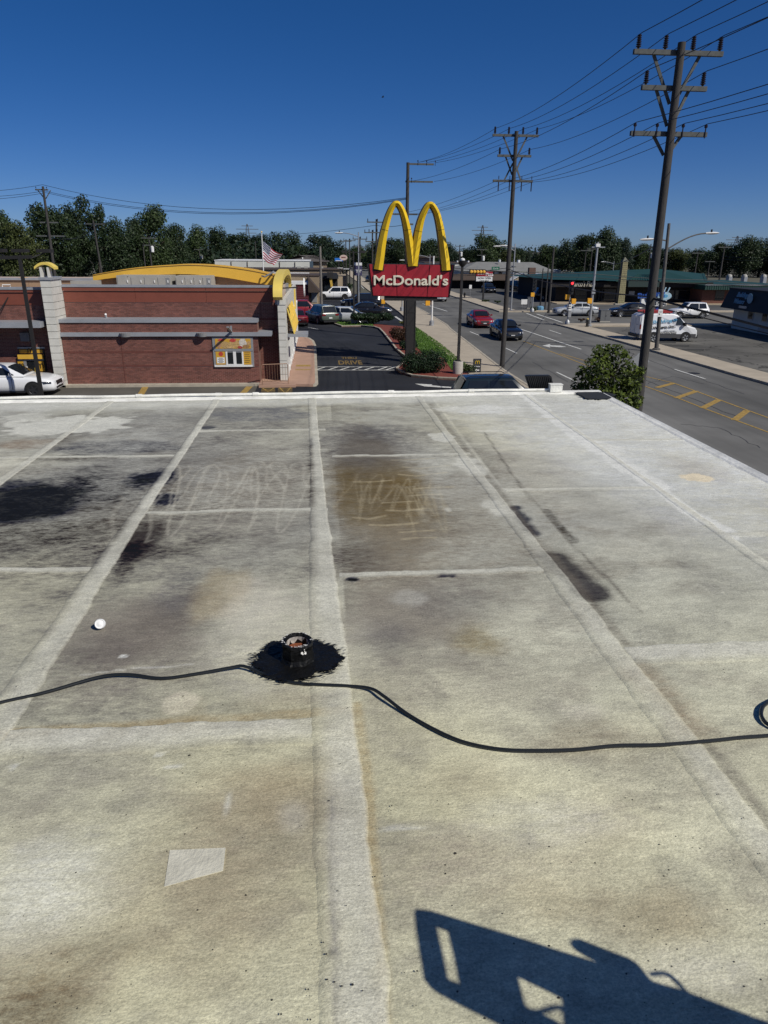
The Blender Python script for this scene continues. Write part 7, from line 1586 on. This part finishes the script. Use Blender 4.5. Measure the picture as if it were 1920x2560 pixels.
# wheel stops in the corner lot
for px, py in ((1692, 866), (1727, 876), (1522, 835), (1660, 857)):
    g = G(px, py); o = tag(MB().prism([(-.9, -.08, 0), (-.9, .08, 0), (-.9, .05, .11), (-.9, -.05, .11)], (1.8, 0, 0)).build('wheel_stop', mat('stop_dark', (.05, .05, .05), .9)), 'dark wheel stop near the van, %s' % {1692: 'below its front door', 1727: 'nearest the street', 1522: 'farthest left by the corner', 1660: 'under its rear wheel'}[px], 'wheel stop', 'wheel stops in the corner lot'); o.location = (g.x, g.y, .0); o.rotation_euler = (0, 0, R(-8))

# ------------------------------------------------------------------ trees
bark = mat('bark', (.07, .055, .04), .95, var=.3, scale=8)
LM = [leafmat('leaf_dark', (.026, .046, .018), .3), leafmat('leaf_mid', (.038, .064, .022), .3), leafmat('leaf_olive', (.054, .072, .022), .3), leafmat('leaf_blue', (.018, .035, .019), .3)]
def leaves(rr, blobs, n, s, mb, up=.3):
    tot = sum(b_[3]**2 for b_ in blobs)
    for (bx, by, bz, br, sx, sz) in [(*b_[:4], b_[4] if len(b_) > 4 else 1, b_[5] if len(b_) > 5 else 1) for b_ in blobs]:
        for _ in range(int(n*br*br/tot)):
            d = Vector((rr.gauss(0, 1), rr.gauss(0, 1), rr.gauss(0, 1))).normalized(); r = br*(rr.random()**.33)*rr.uniform(.86, 1.12)
            p = Vector((bx+d.x*r*sx, by+d.y*r*sx, bz+d.z*r*sz)); nr = (d*.8+Vector((rr.gauss(0, .6), rr.gauss(0, .6), rr.gauss(0, .6)+up))).normalized()
            a = nr.orthogonal().normalized(); a = (a*math.cos(rr.uniform(0, 3.1))+nr.cross(a)*math.sin(rr.uniform(0, 3.1))).normalized(); c = nr.cross(a); q = s*rr.uniform(.6, 1.4)
            mb.add([p-a*q, p-c*q*.55, p+a*q, p+c*q*.55], [(0, 1, 2, 3)])
def tree_mesh(seed, kind):
    rr = random.Random(seed); mb = MB(); blobs = []
    if kind == 'cone':
        for k in range(9): u = k/8; blobs.append((rr.uniform(-.03, .03), rr.uniform(-.03, .03), .12+.84*u, .40*(1-u)+.03, 1, .5))
        leaves(rr, blobs, 4000, .024, mb)
    elif kind == 'spiky':
        for k in range(22):
            a = rr.uniform(0, 6.3); u = rr.random(); blobs.append((.32*math.cos(a)*u, .32*math.sin(a)*u, .30+.62*rr.random(), .10, 1, 1.2))
        leaves(rr, blobs, 5200, .020, mb, .8)
    else:
        n = 16 if kind == 'round' else 24
        for k in range(n):
            a = rr.uniform(0, 6.3); h = rr.uniform(.16, .88); w_ = math.sin(math.pi*min(1, (h+.06)*.98))**.6; rad = .36*w_*rr.uniform(.35, 1)
            blobs.append((rad*math.cos(a), rad*math.sin(a), h, rr.uniform(.10, .19)))
        blobs += [(0, 0, .45, .30), (0, 0, .68, .24), (0, 0, .2, .26)]
        leaves(rr, blobs, 9500, .0185, mb)
    cr = bpy.data.meshes.new('crown'); cr.from_pydata(mb.v, [], mb.f); cr.update()
    tb = MB(); tb.tube([(0, 0, -.01), (.006, 0, .2), (-.004, .004, .45), (.0, 0, .8)], [.028, .022, .015, .006], 8, (0, 1, 0))
    for k in range(7):
        a = k*2.4; z0 = .22+.07*k; tb.tube([(0, 0, z0), (.12*math.cos(a), .12*math.sin(a), z0+.10), (.25*math.cos(a), .25*math.sin(a), z0+.17)], [.011, .007, .003], 5, (0, 1, 0))
    tk = bpy.data.meshes.new('trunk'); tk.from_pydata(tb.v, [], tb.f); tk.materials.append(bark); tk.update(); return cr, tk
VAR = {(k, s): tree_mesh(s, k) for k, s in (('round', 1), ('round', 2), ('loose', 3), ('loose', 4), ('spiky', 5), ('cone', 6), ('round', 8))}
CR = {}
def tree(px, yt, hwp, Y, var, mi, label):
    b0 = AY(px, 690, Y); h = AY(px, yt, Y).z*1.05; wd = hwp*Y/FPX*2*1.22
    o = T('tree', label, 'tree', (b0.x, Y, 0), random.uniform(0, 6.3), 'trees along the horizon')
    k = (var, mi)
    if k not in CR: m_ = VAR[var][0].copy(); m_.materials.append(LM[mi]); CR[k] = m_
    c = bpy.data.objects.new('crown', CR[k]); t_ = bpy.data.objects.new('trunk', VAR[var][1])
    for q in (c, t_): COL.objects.link(q); q.parent = o
    o.scale = (wd, wd, h)
r1, r2, l1, l2, sp_, co, r3 = ('round', 1), ('round', 2), ('loose', 3), ('loose', 4), ('spiky', 5), ('cone', 6), ('round', 8)
for a in [(8, 535, 46, 150, l1, 1, 'loose tree at the very left edge of the picture'), (62, 548, 55, 146, r1, 2, 'olive tree behind the lamp heads at far left'), (140, 512, 62, 160, r2, 0, 'tall dark tree beside the leaning far left pole'), (196, 517, 50, 166, l2, 0, 'dark tree just right of the leaning pole'), (252, 497, 46, 168, sp_, 0, 'tall spiky topped tree over the left roof arch end'), (290, 548, 48, 158, r3, 0, 'dark tree right of the spiky one'), (340, 540, 42, 170, r1, 0, 'leafy tree left of the transformer pole'), (388, 522, 50, 172, l1, 1, 'airy tall tree behind the transformer pole'), (445, 560, 42, 178, r2, 0, 'rounded dark tree right of the airy tall tree'), (495, 566, 40, 200, r3, 1, 'tree over the crest of the yellow roof arch'), (545, 572, 42, 205, l2, 0, 'tree at the left end of the long white building'), (600, 580, 50, 235, r1, 0, 'tree below the left transmission tower'), (650, 586, 40, 240, r2, 3, 'dark tree directly behind the flagpole top'), (712, 583, 52, 232, l2, 0, 'broad tree right of the flag'), (750, 612, 34, 215, r3, 1, 'small tree behind the hip-roofed house'), (808, 583, 50, 200, r1, 3, 'big rounded tree above the tan building'), (856, 618, 30, 225, r2, 0, 'low tree behind the blue and oval signs'), (900, 615, 40, 270, r3, 1, 'low tree behind the banner board'), (945, 602, 36, 250, l1, 1, 'tree at the outer side of the left arch'), (992, 592, 36, 240, r1, 0, 'tree seen inside the left arch'), (1075, 598, 42, 232, r2, 0, 'tree seen inside the right arch'), (1120, 608, 34, 250, r3, 3, 'tree outside the right arch foot'), (1165, 622, 32, 225, l2, 0, 'low tree left of the round crowned tree'), (1215, 582, 46, 200, r1, 1, 'round crowned tree above the reader board'), (1262, 622, 34, 205, r3, 2, 'olive tree left of the middle utility pole'), (1292, 622, 26, 262, l1, 0, 'low tree right of the middle utility pole'), (1317, 614, 11, 262, co, 3, 'left one of two slim conifers'), (1334, 614, 11, 262, co, 3, 'right one of two slim conifers'), (1368, 612, 38, 235, r2, 1, 'tree behind the gabled building chimney'), (1420, 600, 36, 176, l2, 0, 'left shoulder tree of the big grove behind the pizza shop'), (1462, 580, 42, 168, r1, 0, 'tree in the big grove behind the pizza shop, middle one'), (1508, 570, 44, 166, r3, 0, 'tallest tree of the big grove behind the pizza shop'), (1546, 596, 30, 172, r2, 3, 'right shoulder tree of the big grove'), (1592, 606, 38, 222, r1, 1, 'tree left of the nearest utility pole'), (1640, 622, 36, 230, l1, 3, 'low tree behind the nearest utility pole'), (1692, 622, 46, 228, r3, 2, 'yellowish tree under the curved lamp arm'), (1745, 624, 42, 218, r2, 0, 'tree right of the curved street light head'), (1800, 604, 42, 205, r1, 0, 'tree in the far right grove, left one'), (1848, 592, 46, 200, r3, 0, 'tree in the far right grove, tallest one'), (1895, 597, 42, 205, l2, 0, 'tree in the far right grove near the picture edge'), (1945, 615, 40, 200, r2, 0, 'tree cut by the right picture edge'), (-40, 560, 50, 150, r3, 1, 'tree just cut by the left picture edge')]: tree(*a)
mb = MB(); rr = random.Random(11); tmpb = []
for k in range(130): tmpb.append((-300+k*5.4+rr.uniform(-2, 2), 300+rr.uniform(-12, 30), rr.uniform(1, 3.5), rr.uniform(4, 6.5), 1, .9))
for k in range(46): tmpb.append((-112+k*2.5, 196+rr.uniform(-6, 6), rr.uniform(2, 4.5), rr.uniform(3.5, 5.5), 1, 1.1))
leaves(rr, tmpb, 42000, .55, mb); tag(mb.build('distant_woods', LM[3]), 'dark band of distant woods along the horizon', 'woods', kind='stuff')
# transmission towers
def tower(px, yt, Y, label):
    b0 = AY(px, 640, Y); zt = AY(px, yt, Y).z; o = T('transmission_tower', label, 'pylon', (b0.x, Y, 0), group='distant transmission towers'); mb = MB(); w_ = 4.5; lv = [(0, w_), (zt*.4, w_*.6), (zt*.7, w_*.3), (zt*.85, w_*.22), (zt, .3)]
    for (z0, a), (z1, c) in zip(lv[:-1], lv[1:]):
        for sx, sy in ((1, 1), (1, -1), (-1, -1), (-1, 1)):
            mb.bar((sx*a, sy*a, z0), (sx*c, sy*c, z1), .35, .35); mb.bar((sx*a, sy*a, z0), (-sy*c if sx == sy else sy*c*-1, sx*c if sx == sy else sx*c*-1, z1), .2, .2)
    mb.build('lattice', mat('tower_steel', (.10, .11, .12), .6), o)
    for z, l in ((zt*.72, 8), (zt*.84, 10), (zt*.94, 5)): MB().bar((-l, 0, z), (l, 0, z), .5, .5).build('crossarm', MATS['tower_steel'], o)
tower(622, 560, 700, 'faint lattice tower above the trees left of the flag'); tower(1203, 563, 700, 'faint lattice tower above the round crowned tree'); tower(1836, 590, 650, 'faint lattice tower above the far right grove'); 

# ------------------------------------------------------------------ shrubs and the street tree
def shrub(px, py, wpx, hpx, label, m, n=1600, s=.05, blobsn=7, seed=1):
    g = G(px, py); sc_ = g.y/FPX*1.03; wd, h = wpx*sc_, hpx*sc_; rr = random.Random(seed); o = T('shrub', label, 'shrub', (g.x, g.y+wd*.25, .1), 0, 'shrubs'); mb = MB(); bl_ = []
    for k in range(blobsn): u = (k+.5)/blobsn; bl_.append(((u-.5)*wd*.75, rr.uniform(-.15, .15)*wd*.5, h*rr.uniform(.40, .58), min(h*.5, wd*.3)*rr.uniform(.85, 1.1), 1, min(1., h/wd*1.6) if wd > 2*h else 1))
    bl_.append((0, 0, h*.3, h*.35, wd/h*.45, .8)); leaves(rr, bl_, n, s, mb); mb.build('foliage', m, o)
    st_ = MB()
    for k in range(5): a = k*1.26; st_.tube([(.08*math.cos(a), .08*math.sin(a), -.05), (.3*wd*math.cos(a)*.6, .2*wd*math.sin(a), h*.55)], .02, 5, (0, 1, 0))
    st_.build('stem', bark, o)
LB = leafmat('leaf_bronze', (.060, .034, .022), .4); LD = leafmat('leaf_yew', (.016, .036, .016), .5); LY = leafmat('leaf_lime', (.09, .10, .025), .4); LG = leafmat('leaf_shrub', (.030, .060, .016), .5)
shrub(934, 816, 112, 34, 'long dark green shrub at the far end of the planting island', LD, 9000, .075, 9, 1)
shrub(1004, 866, 52, 48, 'bronze leaved shrub behind the pylon sign post', LB, 5200, .05, 6, 2); shrub(1022, 880, 40, 26, 'dark low shrub at the foot of the bronze shrub', LD, 2800, .05, 5, 3)
shrub(1060, 940, 100, 54, 'large dark green shrub in front of the pylon sign post', LD, 14000, .042, 8, 4); shrub(1172, 938, 40, 22, 'low olive shrub right of the concrete lamp drum', LG, 1100, .04, 5, 5)
shrub(1018, 818, 40, 14, 'yellowish low shrub beyond the bronze shrub', LY, 700, .06, 5, 6); shrub(1215, 757, 26, 7, 'small plant under the reader board, left one', LG, 260, .09, 3, 7); shrub(1245, 759, 22, 6, 'small plant under the reader board, right one', LG, 240, .09, 3, 8); shrub(870, 726, 22, 20, 'dark hedge bush beyond the black SUV', LD, 700, .12, 4, 9); shrub(1497, 806, 20, 10, 'dry low plant left of the control cabinet', LB, 260, .06, 3, 10); shrub(1455, 806, 22, 8, 'dry low plant right of the red signal pole', LB, 260, .06, 3, 12); shrub(1335, 780, 16, 12, 'small bush beside the signal pole left of the pizza shop', LG, 240, .08, 3, 13)
Yt_ = 20.6; c0 = AY(1522, 950, Yt_); o = T('street_tree', 'small leafy street tree at the roof corner before the nearest pole', 'tree', (c0.x, Yt_, .1)); rr = random.Random(21); zt_ = AY(1522, 868, Yt_).z-.1; cz = c0.z-.1; mb = MB(); k_ = Yt_/FPX*1.0
bl_ = [((px-1522)*k_, rr.uniform(-.5, .5), cz-(py-950)*k_, r_*k_) for px, py, r_ in ((1480, 915, 40), (1520, 900, 38), (1495, 880, 22), (1534, 872, 16), (1560, 930, 38), (1470, 955, 34), (1460, 985, 26), (1530, 960, 52), (1580, 960, 32), (1590, 925, 16), (1500, 1000, 46), (1570, 1000, 40), (1545, 1040, 40), (1490, 1040, 36), (1455, 930, 14), (1545, 885, 16), (1592, 1000, 20))]
leaves(rr, bl_, 4600, .062, mb, .5); LS = leafmat('leaf_street', (.066, .100, .018), .55); mb.build('crown', LS, o)
tb = MB().tube([(.1, 0, -.12), (.06, .02, 1.0), (0, 0, cz-.7), (.02, 0, cz+.3)], [.09, .075, .05, .02], 8, (0, 1, 0))
for k in range(8): a = k*.8; z0 = cz-.9+.14*k; tb.tube([(0, 0, z0), (.4*math.cos(a), .4*math.sin(a), z0+.4), (.65*math.cos(a), .6*math.sin(a), z0+.75)], [.03, .018, .006], 5, (0, 1, 0))
tb.build('trunk', bark, o, True)
